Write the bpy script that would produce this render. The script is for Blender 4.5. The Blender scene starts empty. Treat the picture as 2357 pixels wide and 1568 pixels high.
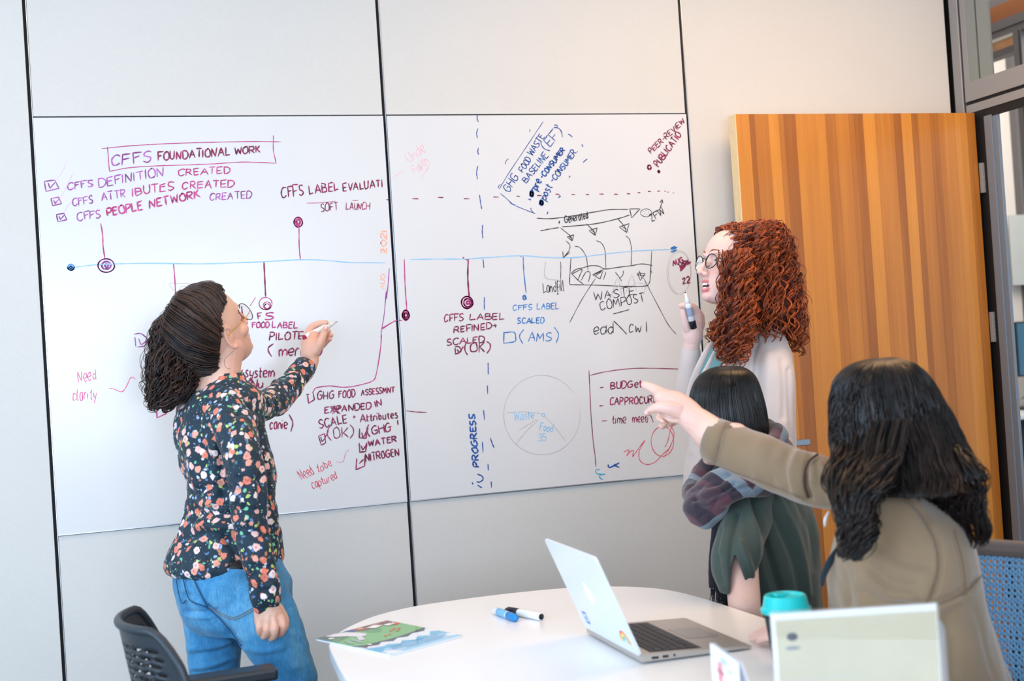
import bpy, bmesh, math, random
import numpy as np
from mathutils import Vector, Matrix

random.seed(7)
rng = np.random.default_rng(7)
SC = bpy.context.scene
COL = SC.collection

# ------------------------------------------------------------------ camera
IMG_W, IMG_H = 2357, 1568
FPX = 3055.5
YAW, PITCH, ROLL = 0.313161, 0.0123075, -0.0644618
CAM = np.array([-0.94928, -4.09018, 1.33])


def cam_axes():
    f = np.array([math.sin(YAW) * math.cos(PITCH), math.cos(YAW) * math.cos(PITCH), math.sin(PITCH)])
    r = np.cross(f, [0, 0, 1]); r /= np.linalg.norm(r)
    u = np.cross(r, f)
    c, s = math.cos(ROLL), math.sin(ROLL)
    return c * r + s * u, -s * r + c * u, f


CR, CU, CF = cam_axes()
cam_data = bpy.data.cameras.new('camera')
cam_data.sensor_width = 36.0
cam_data.lens = 36.0 * FPX / IMG_W
cam_data.clip_start = 0.05
cam_data.dof.use_dof = True
cam_data.dof.focus_distance = 3.75
cam_data.dof.aperture_fstop = 3.6
cam = bpy.data.objects.new('camera', cam_data)
COL.objects.link(cam)
M = Matrix(((CR[0], CU[0], -CF[0], CAM[0]), (CR[1], CU[1], -CF[1], CAM[1]), (CR[2], CU[2], -CF[2], CAM[2]), (0, 0, 0, 1)))
cam.matrix_world = M
SC.camera = cam

# ------------------------------------------------------------------ world, lights, exposure
SC.view_settings.view_transform = 'Standard'
SC.view_settings.look = 'None'
SC.view_settings.gamma = 1.0
SC.view_settings.use_curve_mapping = False
SC.view_settings.exposure = 0.19
world = bpy.data.worlds.new('world'); SC.world = world; world.use_nodes = True
wbg = world.node_tree.nodes['Background']
wbg.inputs[0].default_value = (0.62, 0.80, 1.0, 1)
wbg.inputs[1].default_value = 1.5
SC.cycles.max_bounces = 8
SC.cycles.diffuse_bounces = 4
SC.cycles.sample_clamp_indirect = 6.0


def area(name, loc, target, sx, sy, power, color, spread=180):
    l = bpy.data.lights.new(name, 'AREA'); l.shape = 'RECTANGLE'; l.size = sx; l.size_y = sy
    l.energy = power; l.color = color; l.spread = math.radians(spread)
    o = bpy.data.objects.new(name, l); COL.objects.link(o); o.location = loc
    d = Vector(target) - Vector(loc)
    o.rotation_euler = d.to_track_quat('-Z', 'Y').to_euler()
    return o


# daylight through the big window in the left wall and the one behind the camera
area('window_daylight', (-2.95, -2.6, 1.5), (0.0, -1.5, 0.7), 3.6, 1.5, 70, (0.56, 0.78, 1.0))
area('window_daylight_rear', (-1.0, -5.85, 1.5), (0.2, 0.0, 0.4), 3.6, 1.3, 57, (0.72, 0.83, 1.0), 120)
# warm ceiling fixtures
area('ceiling_light_warm', (1.3, -1.05, 2.86), (1.3, -1.05, 0), 1.8, .8, 25, (1.0, 0.60, 0.28))
area('ceiling_light_neutral', (-1.1, -1.5, 2.86), (-1.1, -1.5, 0), 1.2, 1.2, 12, (1.0, 0.68, 0.40))
# ceiling light of the office beyond the glass
area('office_light', (4.0, 1.2, 3.3), (4.2, 1.8, 0), 1.6, 2.4, 70, (1.0, 0.93, 0.85))


# ------------------------------------------------------------------ pixel helpers (unproject onto real planes)
def ray(u, v):
    return CR * ((u - IMG_W / 2) / FPX) - CU * ((v - IMG_H / 2) / FPX) + CF


def V(u, v, t):
    return CAM + t * ray(u, v)


def onz(u, v, z):
    d = ray(u, v); return CAM + d * ((z - CAM[2]) / d[2])


def ony(u, v, y):
    d = ray(u, v); return CAM + d * ((y - CAM[1]) / d[1])


def onx(u, v, x):
    d = ray(u, v); return CAM + d * ((x - CAM[0]) / d[0])


def project(P):
    q = np.asarray(P) - CAM
    z = q @ CF
    return IMG_W / 2 + FPX * (q @ CR) / z, IMG_H / 2 - FPX * (q @ CU) / z, z


# ------------------------------------------------------------------ materials
def lin(c):
    c = np.array(c, float) / 255.0
    r = np.where(c <= 0.04045, c / 12.92, ((c + 0.055) / 1.055) ** 2.4)
    return (float(r[0]), float(r[1]), float(r[2]), 1.0)


MATS = {}


class NT:
    """small helper around a node tree"""
    def __init__(s, name):
        s.m = bpy.data.materials.new(name); s.m.use_nodes = True
        s.t = s.m.node_tree; s.b = s.t.nodes['Principled BSDF']

    def n(s, typ, **kw):
        x = s.t.nodes.new(typ)
        for k, v in kw.items():
            if k.startswith('i_'):
                x.inputs[k[2:].replace('_', ' ')].default_value = v
            else:
                setattr(x, k, v)
        return x

    def l(s, a, b):
        s.t.links.new(a, b)

    def mix(s, fac, a, b, mode='MIX'):
        x = s.t.nodes.new('ShaderNodeMix'); x.data_type = 'RGBA'; x.blend_type = mode
        for sock, v in ((x.inputs[0], fac), (x.inputs[6], a), (x.inputs[7], b)):
            if isinstance(v, bpy.types.NodeSocket): s.l(v, sock)
            else: sock.default_value = v
        return x.outputs[2]

    def ramp(s, fac, stops, interp='LINEAR'):
        x = s.t.nodes.new('ShaderNodeValToRGB'); x.color_ramp.interpolation = interp
        e = x.color_ramp.elements
        while len(e) < len(stops): e.new(0.5)
        for el, (p, c) in zip(e, stops):
            el.position = p; el.color = c
        s.l(fac, x.inputs[0]); return x.outputs[0]

    def math(s, op, a, b=0.0, clamp=False):
        x = s.t.nodes.new('ShaderNodeMath'); x.operation = op; x.use_clamp = clamp
        for sock, v in ((x.inputs[0], a), (x.inputs[1], b)):
            if isinstance(v, bpy.types.NodeSocket): s.l(v, sock)
            else: sock.default_value = v
        return x.outputs[0]

    def coord(s, scale=(1, 1, 1), kind='Object'):
        tc = s.t.nodes.new('ShaderNodeTexCoord'); mp = s.t.nodes.new('ShaderNodeMapping')
        mp.inputs['Scale'].default_value = scale
        s.l(tc.outputs[kind], mp.inputs[0]); return mp.outputs[0]

    def noise(s, vec, scale, detail=3, rough=0.5, dist=0.0):
        x = s.t.nodes.new('ShaderNodeTexNoise'); x.inputs['Scale'].default_value = scale
        x.inputs['Detail'].default_value = detail; x.inputs['Roughness'].default_value = rough
        x.inputs['Distortion'].default_value = dist
        s.l(vec, x.inputs['Vector']); return x

    def bump(s, h, strength, dist):
        x = s.t.nodes.new('ShaderNodeBump'); x.inputs['Strength'].default_value = strength
        x.inputs['Distance'].default_value = dist; s.l(h, x.inputs['Height']); s.l(x.outputs[0], s.b.inputs['Normal'])


def mat(name, rgb, rough=0.5, metal=0.0, spec=0.5, emis=None, es=0.0, trans=0.0, alpha=1.0, sss=0.0, ior=1.45, noise=0.0, nscale=20, bump=0.0, bscale=200, bdist=0.001, sheen=0.0, coat=0.0):
    if name in MATS: return MATS[name]
    t = NT(name); b = t.b
    b.inputs['Base Color'].default_value = lin(rgb)
    b.inputs['Roughness'].default_value = rough; b.inputs['Metallic'].default_value = metal
    b.inputs['Specular IOR Level'].default_value = spec; b.inputs['IOR'].default_value = ior
    b.inputs['Transmission Weight'].default_value = trans; b.inputs['Alpha'].default_value = alpha
    b.inputs['Sheen Weight'].default_value = sheen; b.inputs['Coat Weight'].default_value = coat
    if sss:
        b.inputs['Subsurface Weight'].default_value = sss
        b.inputs['Subsurface Radius'].default_value = (1.0, 0.35, 0.18); b.inputs['Subsurface Scale'].default_value = 0.01
    if emis:
        b.inputs['Emission Color'].default_value = lin(emis); b.inputs['Emission Strength'].default_value = es
    if noise:
        n = t.noise(t.coord(), nscale, 4)
        c = np.array(lin(rgb)[:3]); lo = tuple(c * (1 - noise)) + (1,); hi = tuple(np.minimum(c * (1 + noise), 1)) + (1,)
        t.l(t.ramp(n.outputs[0], [(0.3, lo), (0.7, hi)]), b.inputs['Base Color'])
    if bump:
        n2 = t.noise(t.coord(), bscale, 2); t.bump(n2.outputs[0], bump, bdist)
    MATS[name] = t.m
    return t.m


# ------------------------------------------------------------------ objects
def link(o, parent=None):
    COL.objects.link(o)
    if parent is not None: o.parent = parent
    return o


def mesh(name, verts, faces, m=None, parent=None, smooth=False, mats=None, fmat=None):
    me = bpy.data.meshes.new(name)
    me.from_pydata([tuple(map(float, v)) for v in verts], [], [tuple(int(i) for i in f) for f in faces])
    if mats:
        for x in mats: me.materials.append(x)
        if fmat is not None: me.polygons.foreach_set('material_index', np.asarray(fmat, np.int32))
    elif m: me.materials.append(m)
    if smooth: me.polygons.foreach_set('use_smooth', [True] * len(me.polygons))
    me.update()
    return link(bpy.data.objects.new(name, me), parent)


def fast_mesh(name, verts, quads, m, parent=None, smooth=True, tint=None):
    """verts (n,3), quads (k,4) numpy arrays; tint (n,) float stored as an attribute"""
    me = bpy.data.meshes.new(name)
    verts = np.ascontiguousarray(verts, np.float32); quads = np.ascontiguousarray(quads, np.int32)
    me.vertices.add(len(verts)); me.vertices.foreach_set('co', verts.ravel())
    k = quads.shape[1]
    me.loops.add(quads.size); me.loops.foreach_set('vertex_index', quads.ravel())
    me.polygons.add(len(quads)); me.polygons.foreach_set('loop_start', np.arange(0, quads.size, k, dtype=np.int32))
    if smooth: me.polygons.foreach_set('use_smooth', np.ones(len(quads), bool))
    me.update(calc_edges=True)
    if tint is not None:
        a = me.attributes.new('tint', 'FLOAT', 'POINT'); a.data.foreach_set('value', np.asarray(tint, np.float32))
    me.materials.append(m)
    return link(bpy.data.objects.new(name, me), parent)


def root(name, label, cat, loc=(0, 0, 0), group=None):
    o = bpy.data.objects.new(name, None); o.empty_display_size = 0.1
    COL.objects.link(o); o.location = loc
    o['label'] = label; o['category'] = cat
    if group: o['group'] = group
    return o


def tag(o, label=None, cat=None, group=None, kind=None):
    if label: o['label'] = label
    if cat: o['category'] = cat
    if group: o['group'] = group
    if kind: o['kind'] = kind
    return o


def box(name, lo, hi, m, parent=None, bev=0.0, seg=2, off=(0, 0, 0)):
    """axis aligned box between two world corners; off = world offset of the parent empty"""
    lo = np.array(lo, float) - off; hi = np.array(hi, float) - off
    bm = bmesh.new()
    bmesh.ops.create_cube(bm, size=1.0)
    for v in bm.verts:
        v.co = Vector([(lo[i] + hi[i]) / 2 + v.co[i] * (hi[i] - lo[i]) for i in range(3)])
    if bev: bmesh.ops.bevel(bm, geom=bm.edges[:], offset=bev, segments=seg, affect='EDGES', profile=0.5)
    me = bpy.data.meshes.new(name); bm.to_mesh(me); bm.free(); me.materials.append(m)
    return link(bpy.data.objects.new(name, me), parent)


def prism(name, pts, m, parent=None, thick=None, smooth=False):
    """closed polygon pts (3d) extruded by vector thick"""
    pts = [np.array(p, float) for p in pts]; n = len(pts); th = np.array(thick, float)
    vs = pts + [p + th for p in pts]
    fs = [list(range(n)), list(range(2 * n - 1, n - 1, -1))] + [[i, i + n, (i + 1) % n + n, (i + 1) % n] for i in range(n)]
    o = mesh(name, vs, fs, m, parent)
    bm = bmesh.new(); bm.from_mesh(o.data); bmesh.ops.recalc_face_normals(bm, faces=bm.faces[:]); bm.to_mesh(o.data); bm.free()
    return o


def lathe(name, prof, m, parent=None, seg=32, loc=(0, 0, 0), axis=None):
    """prof list of (r,z); closed at both ends when r = 0"""
    vs = []; fs = []
    A = Matrix.Identity(3) if axis is None else Vector((0, 0, 1)).rotation_difference(Vector(axis)).to_matrix()
    for r, z in prof:
        for k in range(seg):
            a = 2 * math.pi * k / seg
            vs.append(tuple(A @ Vector((r * math.cos(a), r * math.sin(a), z)) + Vector(loc)))
    for i in range(len(prof) - 1):
        for k in range(seg):
            fs.append((i * seg + k, i * seg + (k + 1) % seg, (i + 1) * seg + (k + 1) % seg, (i + 1) * seg + k))
    fs.append(list(range(seg))[::-1]); fs.append(list(range((len(prof) - 1) * seg, len(prof) * seg)))
    return mesh(name, vs, fs, m, parent, smooth=True)


def smooth_path(P, n):
    P = np.asarray(P, float)
    if len(P) < 3: 
        s = np.linspace(0, 1, n)[:, None]; return P[0] * (1 - s) + P[-1] * s
    Q = np.vstack([2 * P[0] - P[1], P, 2 * P[-1] - P[-2]])
    seg = len(P) - 1; out = []
    for s in np.linspace(0, seg - 1e-9, n):
        i = int(s); f = s - i; a, b, c, d = Q[i:i + 4]
        out.append(0.5 * ((2 * b) + (c - a) * f + (2 * a - 5 * b + 4 * c - d) * f * f + (3 * b - a - 3 * c + d) * f ** 3))
    return np.array(out)


def frames(P):
    T = np.gradient(P, axis=0); T /= np.linalg.norm(T, axis=1)[:, None] + 1e-12
    ref = np.array([0, 0, 1.0]) if abs(T[0][2]) < 0.9 else np.array([1.0, 0, 0])
    N = np.zeros_like(P); n = ref - T[0] * (ref @ T[0]); n /= np.linalg.norm(n); N[0] = n
    for i in range(1, len(P)):
        n = N[i - 1] - T[i] * (N[i - 1] @ T[i]); n /= np.linalg.norm(n) + 1e-12; N[i] = n
    return T, N, np.cross(T, N)


def tube_geo(P, r, sides=10, flat=1.0, cap=True):
    P = np.asarray(P, float); n = len(P)
    r = np.full(n, r) if np.isscalar(r) else np.asarray(r, float)
    T, N, B = frames(P)
    a = np.arange(sides) * 2 * math.pi / sides
    v = P[:, None, :] + r[:, None, None] * (np.cos(a)[None, :, None] * N[:, None, :] + flat * np.sin(a)[None, :, None] * B[:, None, :])
    v = v.reshape(-1, 3); f = []
    for i in range(n - 1):
        for k in range(sides):
            f.append((i * sides + k, i * sides + (k + 1) % sides, (i + 1) * sides + (k + 1) % sides, (i + 1) * sides + k))
    if cap:
        f.append(tuple(range(sides))[::-1]); f.append(tuple(range((n - 1) * sides, n * sides)))
    return v, f


def tube(name, P, r, m, parent=None, sides=10, flat=1.0, smooth=True):
    v, f = tube_geo(P, r, sides, flat); return mesh(name, v, f, m, parent, smooth)


def merged(name, geos, m, parent=None, smooth=True):
    vs = []; fs = []; o = 0
    for v, f in geos:
        vs += list(map(tuple, v)); fs += [tuple(i + o for i in q) for q in f]; o += len(v)
    return mesh(name, vs, fs, m, parent, smooth)


# ================================================================== STRUCTURE
def fabric_mat(name, rgb):
    t = NT(name)
    c = np.array(lin(rgb)[:3])
    n1 = t.noise(t.coord((60, 1, 900)), 1.0, 2); n2 = t.noise(t.coord((900, 1, 60)), 1.0, 2); n3 = t.noise(t.coord(), 6, 3)
    s = t.math('ADD', n1.outputs[0], n2.outputs[0])
    s2 = t.math('ADD', s, t.math('MULTIPLY', n3.outputs[0], 0.35))
    t.l(t.ramp(s2, [(0.0, tuple(c * 0.80) + (1,)), (1.0, tuple(c * 1.0) + (1,))]), t.b.inputs['Base Color'])
    x = t.t.nodes.new('ShaderNodeMapRange'); x.inputs[1].default_value = 0.8; x.inputs[2].default_value = 1.5
    t.l(s2, x.inputs[0])
    t.l(t.ramp(x.outputs[0], [(0.0, tuple(c * 0.93) + (1,)), (1.0, tuple(c) + (1,))]), t.b.inputs['Base Color'])
    t.b.inputs['Roughness'].default_value = 0.9
    t.bump(s, 0.35, 0.0015)
    MATS[name] = t.m; return t.m


M_FAB = fabric_mat('wall_fabric', (217, 215, 211))
M_BOARD = mat('whiteboard_enamel', (220, 220, 221), rough=0.18, spec=0.45, noise=0.015, nscale=3)
M_BLACK = mat('black_joint', (16, 16, 18), rough=0.6)
M_ALU = mat('aluminium', (205, 208, 214), rough=0.3, metal=0.9)
M_FRAME = mat('frame_grey', (150, 148, 148), rough=0.45, metal=0.2, noise=0.04, nscale=300)
M_FRAME2 = mat('frame_greygreen', (138, 144, 140), rough=0.45, metal=0.2)
M_JAMB = mat('jamb_grey', (128, 140, 152), rough=0.4, metal=0.3)
M_WALLP = mat('painted_wall', (232, 228, 222), rough=0.8)
M_CEIL = mat('ceiling_white', (238, 236, 232), rough=0.9)
M_CARPET = mat('carpet_grey', (110, 108, 106), rough=0.95, noise=0.25, nscale=120)
M_WHITE = mat('white_laminate', (240, 241, 243), rough=0.25, spec=0.5)
M_GLASS = mat('clear_glass', (255, 255, 255), rough=0.0, trans=1.0, ior=1.1)

X0, X1, Y0, ZT = -3.0, 2.12, -6.0, 2.9
W1, W2 = -1.0514, 1.0506
ZB_T, ZB_B = 2.117, 0.897
tag(box('floor', (X0 - .1, Y0 - .1, -0.1), (7.0, 5.5, 0), M_CARPET), kind='structure')
tag(box('ceiling', (X0 - .1, Y0 - .1, ZT), (X1 + .1, 0.3, ZT + .1), M_CEIL), kind='structure')
wb = tag(box('wall_back', (X0, 0.02, 0), (X1 + 0.02, 0.12, ZT), M_BLACK), kind='structure')
G = 0.006
cols = [(X0, W1), (W1, 0.0), (0.0, W2), (W2, X1 - 0.004)]
for i, (xa, xb) in enumerate(cols):
    rows = [(0.0, ZT)] if i in (0, 3) else [(ZB_T, ZT), (0.0, ZB_B)]
    for za, zb in rows:
        p = box('panel', (xa + G, -0.002, za + (0.0025 if za else 0)), (xb - G, 0.02, zb - (0.0025 if zb < ZT else 0)), M_FAB, wb, bev=0.0012)
for xx in (0.0, W2):
    box('joint_edge', (xx + G - 0.0035, -0.0035, 0), (xx + G - 0.0008, 0.02, ZT), M_ALU, wb)
box('joint_edge', (W1 + G - 0.0028, -0.003, 0), (W1 + G - 0.0008, 0.02, ZT), M_ALU, wb)

# left wall with a wide window, wall behind the camera with another
def wall_with_window(name, lo, hi, axis, wlo, whi, zlo, zhi, m):
    r = bpy.data.objects.new(name, None); COL.objects.link(r); r['kind'] = 'structure'
    a = 1 - axis  # running axis
    def b(n, s0, s1, z0, z1, mm=m, grow=0.0):
        l = [0, 0, z0]; h = [0, 0, z1]; l[a] = s0; h[a] = s1; l[axis] = lo - grow; h[axis] = hi + grow
        box(n, l, h, mm, r)
    s0, s1 = wlo[0], wlo[1]
    b('wall_part', whi[0], s0, 0, ZT); b('wall_part', s1, whi[1], 0, ZT)
    b('wall_part', s0, s1, 0, zlo); b('wall_part', s0, s1, zhi, ZT)
    for k in range(4):
        x = s0 + (s1 - s0) * k / 3
        b('window_mullion', x - .03, x + .03, zlo, zhi, M_FRAME)
    return r
wall_with_window('wall_left', X0 - .1, X0, 0, (-4.6, -0.8), (Y0, 0.02), 0.85, 2.65, M_WALLP)
wall_with_window('wall_front', Y0 - .1, Y0, 1, (-2.9, 0.9), (X0, X1), 0.95, 2.65, M_WALLP)

# right wall: aluminium glazed partition with the door opening
wr = bpy.data.objects.new('wall_right', None); COL.objects.link(wr); wr['kind'] = 'structure'
ZTR = 2.125
def rp(n, y0, y1, z0, z1, m, x0=X1, x1=X1 + .012, bev=0.0): return box(n, (x0, y1, z0), (x1, y0, z1), m, wr, bev)
rp('reveal', 0.02, -0.172, ZTR, ZT, M_BLACK, X1 + .010, X1 + .016)
rp('reveal', 0.02, -0.160, 0.0, ZTR, M_BLACK, X1 + .010, X1 + .016)
rp('post', -0.016, -0.062, 0.0, ZT, M_FRAME, bev=.001)
rp('joint_edge', -0.0625, -0.068, 0.0, ZT, M_ALU, X1 - .002)
rp('post', -0.076, -0.104, ZTR + .012, ZT, M_FRAME, bev=.001)
rp('post', -0.104, -0.155, ZTR + .012, ZT, M_FRAME2, X1 + .002)
rp('post', -0.167, -0.228, ZTR + .075, ZT, M_FRAME2)
rp('transom', -0.076, -2.2, ZTR + .012, ZTR + .080, M_FRAME, X1 - .001, bev=.001)
rp('reveal', -0.076, -2.2, ZTR - .01, ZTR + .02, M_BLACK, X1 + .006)
rp('door_head', -0.076, -2.2, ZTR - .030, ZTR, M_FRAME, bev=.001)
rp('door_head', -0.080, -1.16, ZTR - .060, ZTR - .030, M_BLACK, X1 + .004)
rp('door_jamb', -0.105, -0.150, 0.0, ZTR - .03, M_BLACK, X1 + .006)
rp('door_jamb', -0.150, -0.168, 0.0, ZTR - .03, M_BLACK, X1 + .003)
rp('door_jamb', -0.168, -0.207, 0.0, ZTR - .055, M_JAMB, X1, X1 + .012, bev=.001)
rp('door_jamb', -0.207, -0.232, 0.0, ZTR - .055, M_JAMB, X1 + .006, X1 + .018, bev=.001)
rp('door_jamb', -1.13, -1.2, 0.0, ZTR - .03, M_JAMB)
rp('glass_frame', -2.13, -2.2, 0.0, ZT, M_FRAME)
rp('glass_frame', -1.2, -2.13, 0.0, 0.1, M_FRAME)
rp('glass_pane', -0.225, -2.15, ZTR + .078, ZT, M_GLASS, X1 + .004, X1 + .010)
rp('glass_pane', -1.2, -2.13, .1, ZTR - .03, M_GLASS, X1 + .004, X1 + .010)
rp('solid_wall', -2.2, Y0, 0, ZT, M_WALLP)

# ---- open door
def wood_mat(name, rgb):
    t = NT(name); c = np.array(lin(rgb)[:3])
    oi = t.n('ShaderNodeObjectInfo')
    vec = t.coord((1, 1, 0.035))
    n = t.noise(vec, 55, 4, 0.6, 0.3); n2 = t.noise(t.coord((1, 1, 0.15)), 9, 2)
    f = t.math('ADD', t.math('MULTIPLY', n.outputs[0], 0.5), t.math('MULTIPLY', n2.outputs[0], 0.25))
    f = t.math('ADD', f, t.math('MULTIPLY', t.math('SUBTRACT', oi.outputs['Random'], 0.5), 0.68))
    t.l(t.ramp(f, [(0.05, tuple(c * (0.66, 0.58, 0.50)) + (1,)), (0.38, tuple(c) + (1,)), (0.75, tuple(np.minimum(c * (1.36, 1.52, 1.6), 1)) + (1,))]), t.b.inputs['Base Color'])
    t.b.inputs['Roughness'].default_value = 0.38
    t.b.inputs['Coat Weight'].default_value = 0.1
    MATS[name] = t.m; return t.m


M_WOOD = wood_mat('fir_veneer', (192, 120, 42))
M_WOODE = mat('maple_lipping', (238, 208, 160), rough=0.4, noise=0.05, nscale=60)
dr = bpy.data.objects.new('door_1', None); COL.objects.link(dr); dr['kind'] = 'structure'
DX0, DX1, DYF, DZ = 1.163, 2.112, -0.130, 2.090
box('door_leaf', (DX0 + .003, DYF + .003, 0.01), (DX1 - .001, DYF + .042, DZ - .001), M_WOODE, dr)
box('door_edge', (DX0, DYF, 0.01), (DX0 + .0032, DYF + .045, DZ), M_WOODE, dr)
x = DX0 + .0032
ws = [.050, .020, .052, .038, .020, .045, .030, .060, .024, .040, .052, .022, .035, .048, .020, .055, .030, .042, .025, .050, .035, .022, .045, .050, .03, .04, .05]
for w in ws:
    if x > DX1 - .004: break
    xe = min(x + w, DX1)
    box('veneer_strip', (x, DYF, 0.01), (xe - .0003, DYF + .004, DZ), M_WOOD, dr); x = xe
h = bpy.data.objects.new('door_handle', None); link(h, dr)
M_LEV = mat('satin_steel', (150, 165, 178), rough=0.35, metal=0.6)
box('handle_lever', (1.225, -0.196, 0.974), (1.328, -0.184, 0.995), M_LEV, h, bev=.003)
lathe('handle_rose', [(0.0, 0), (.026, 0), (.026, .008), (.0, .009)], M_LEV, h, 24, (1.235, DYF, .984), (0, -1, 0))
tube('handle_neck', [(1.235, DYF, .984), (1.235, -.19, .984)], .009, M_LEV, h)
for z in (1.856, 1.326, 0.30):
    hg = box('door_hinge', (2.112, -0.150, z - .053), (2.128, -0.134, z + .053), M_FRAME, dr, bev=.001)
    for dz in (-.028, .0, .028):
        lathe('screw', [(0, 0), (.0035, 0), (.003, .0012), (0, .0014)], M_FRAME, hg, 10, (2.119, -.150, z + dz), (0, -1, 0))

# ---- the office beyond the glass
M_BWALL = mat('office_white', (236, 228, 220), rough=0.8)
M_GFILM = mat('frosted_film', (196, 202, 200), rough=0.6, noise=0.06, nscale=4)
M_DWOOD = mat('soffit_wood', (150, 92, 54), rough=0.5, noise=0.08, nscale=15)
M_LWOOD = mat('wood_light', (214, 160, 112), rough=0.5, noise=0.1, nscale=12)
tag(box('wall_office', (2.3, 3.06, 0), (7.0, 3.16, 3.6), M_BWALL), kind='structure')
tag(box('wall_office_right', (6.9, -6, 0), (7.0, 3.1, 3.6), M_BWALL), kind='structure')
tag(box('ceiling_office', (2.22, -6, 3.6), (7.0, 3.1, 3.7), M_CEIL), kind='structure')
tag(box('wall_office_left', (2.25, 0.15, 0), (2.35, 3.1, 3.6), M_BWALL), kind='structure')
tr = bpy.data.objects.new('trim_1', None); COL.objects.link(tr); tr['kind'] = 'structure'
M_OFR = mat('office_frame', (112, 110, 112), rough=0.5)
M_OLT = mat('office_lintel', (205, 200, 192), rough=0.5)
def gp(n, y0, y1, z0, z1, m, x0=3.6, x1=3.66): return box(n, (x0, y0, z0), (x1, y1, z1), m, tr)
gp('soffit', -.5, 3.05, 2.885, 2.965, M_DWOOD); gp('head_rail', -.5, 3.05, 2.838, 2.885, M_OFR)
gp('head_joint', -.5, 3.05, 2.832, 2.838, M_BLACK, 3.597); gp('head_rail', -.5, 3.05, 2.800, 2.832, M_OFR)
gp('head_strip', 1.45, 3.05, 2.785, 2.800, M_OLT); gp('light_cove', -.5, 3.05, 2.965, 3.01, M_OFR)
gp('office_post', 1.395, 1.455, 0.0, 2.80, M_OFR); gp('post_joint', 1.405, 1.41, 0, 2.8, M_BLACK, 3.597)
gp('wood_band', 1.455, 3.05, 2.745, 2.785, M_LWOOD, 3.62, 3.68)
gp('office_rail', 1.455, 3.05, 2.708, 2.745, M_OFR, 3.62, 3.68)
gp('ceiling_beam', -.5, 3.0, 3.01, 3.08, M_BLACK, 3.3, 3.5)
film = tag(box('trim_2', (4.73, 2.99, 1.58), (5.6, 3.0, 2.03), M_GFILM), kind='structure')
tag(box('trim_3', (4.70, 3.03, 0), (4.712, 3.06, 3.0), M_OFR), kind='structure')
tag(box('trim_4', (4.845, 3.0, 0.0), (4.90, 3.06, 3.2), M_OFR), kind='structure')
mon = root('computer_monitor', 'computer monitor with blue screen on the desk beyond the doorway', 'monitor', (4.9, 2.75, .8))
off = np.array([4.9, 2.75, .8])
M_DKP = mat('dark_plastic', (38, 42, 48), rough=0.45)
box('bezel', (4.53, 2.75, 1.005), (5.1, 2.78, 1.345), M_DKP, mon, .004, off=off)
box('screen', (4.54, 2.746, 1.015), (5.09, 2.7505, 1.335), mat('screen_blue', (60, 100, 125), rough=.3, emis=(60, 110, 140), es=.25), mon, off=off)
box('stand', (4.78, 2.77, .81), (4.84, 2.79, 1.1), M_DKP, mon, .002, off=off)
box('stand_foot', (4.53, 2.66, .80), (4.95, 2.86, .815), M_DKP, mon, .003, off=off)
dk = root('office_desk', 'pale desk with a black cabinet below, beyond the doorway', 'desk', (5.0, 2.7, 0))
off = np.array([5.0, 2.7, 0])
box('desk_top', (4.2, 2.4, .77), (6.0, 3.04, .80), M_WHITE, dk, .004, off=off)
box('cabinet', (4.22, 2.45, 0.0), (5.98, 3.0, .765), M_DKP, dk, .004, off=off)
box('cabinet_door', (4.25, 2.437, .03), (4.80, 2.448, .74), M_DKP, dk, .002, off=off)
pl = root('desk_plant', 'small plant with green strap leaves on the desk beyond the doorway', 'plant', (4.55, 2.6, .8))
lathe('pot', [(0, 0), (.035, 0), (.045, .06), (.04, .06), (0, .05)], M_WHITE, pl, 20)
M_LEAF = mat('leaf_green', (70, 120, 50), rough=.5)
for k in range(9):
    a = k * 0.7; L = .10 + .02 * (k % 3)
    P = smooth_path([(0, 0, .05), (L * .4 * math.cos(a), L * .4 * math.sin(a), .11), (L * math.cos(a), L * math.sin(a), .07)], 10)
    tube('leaf', P, np.linspace(.009, .002, 10), M_LEAF, pl, 6, 0.2)
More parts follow.
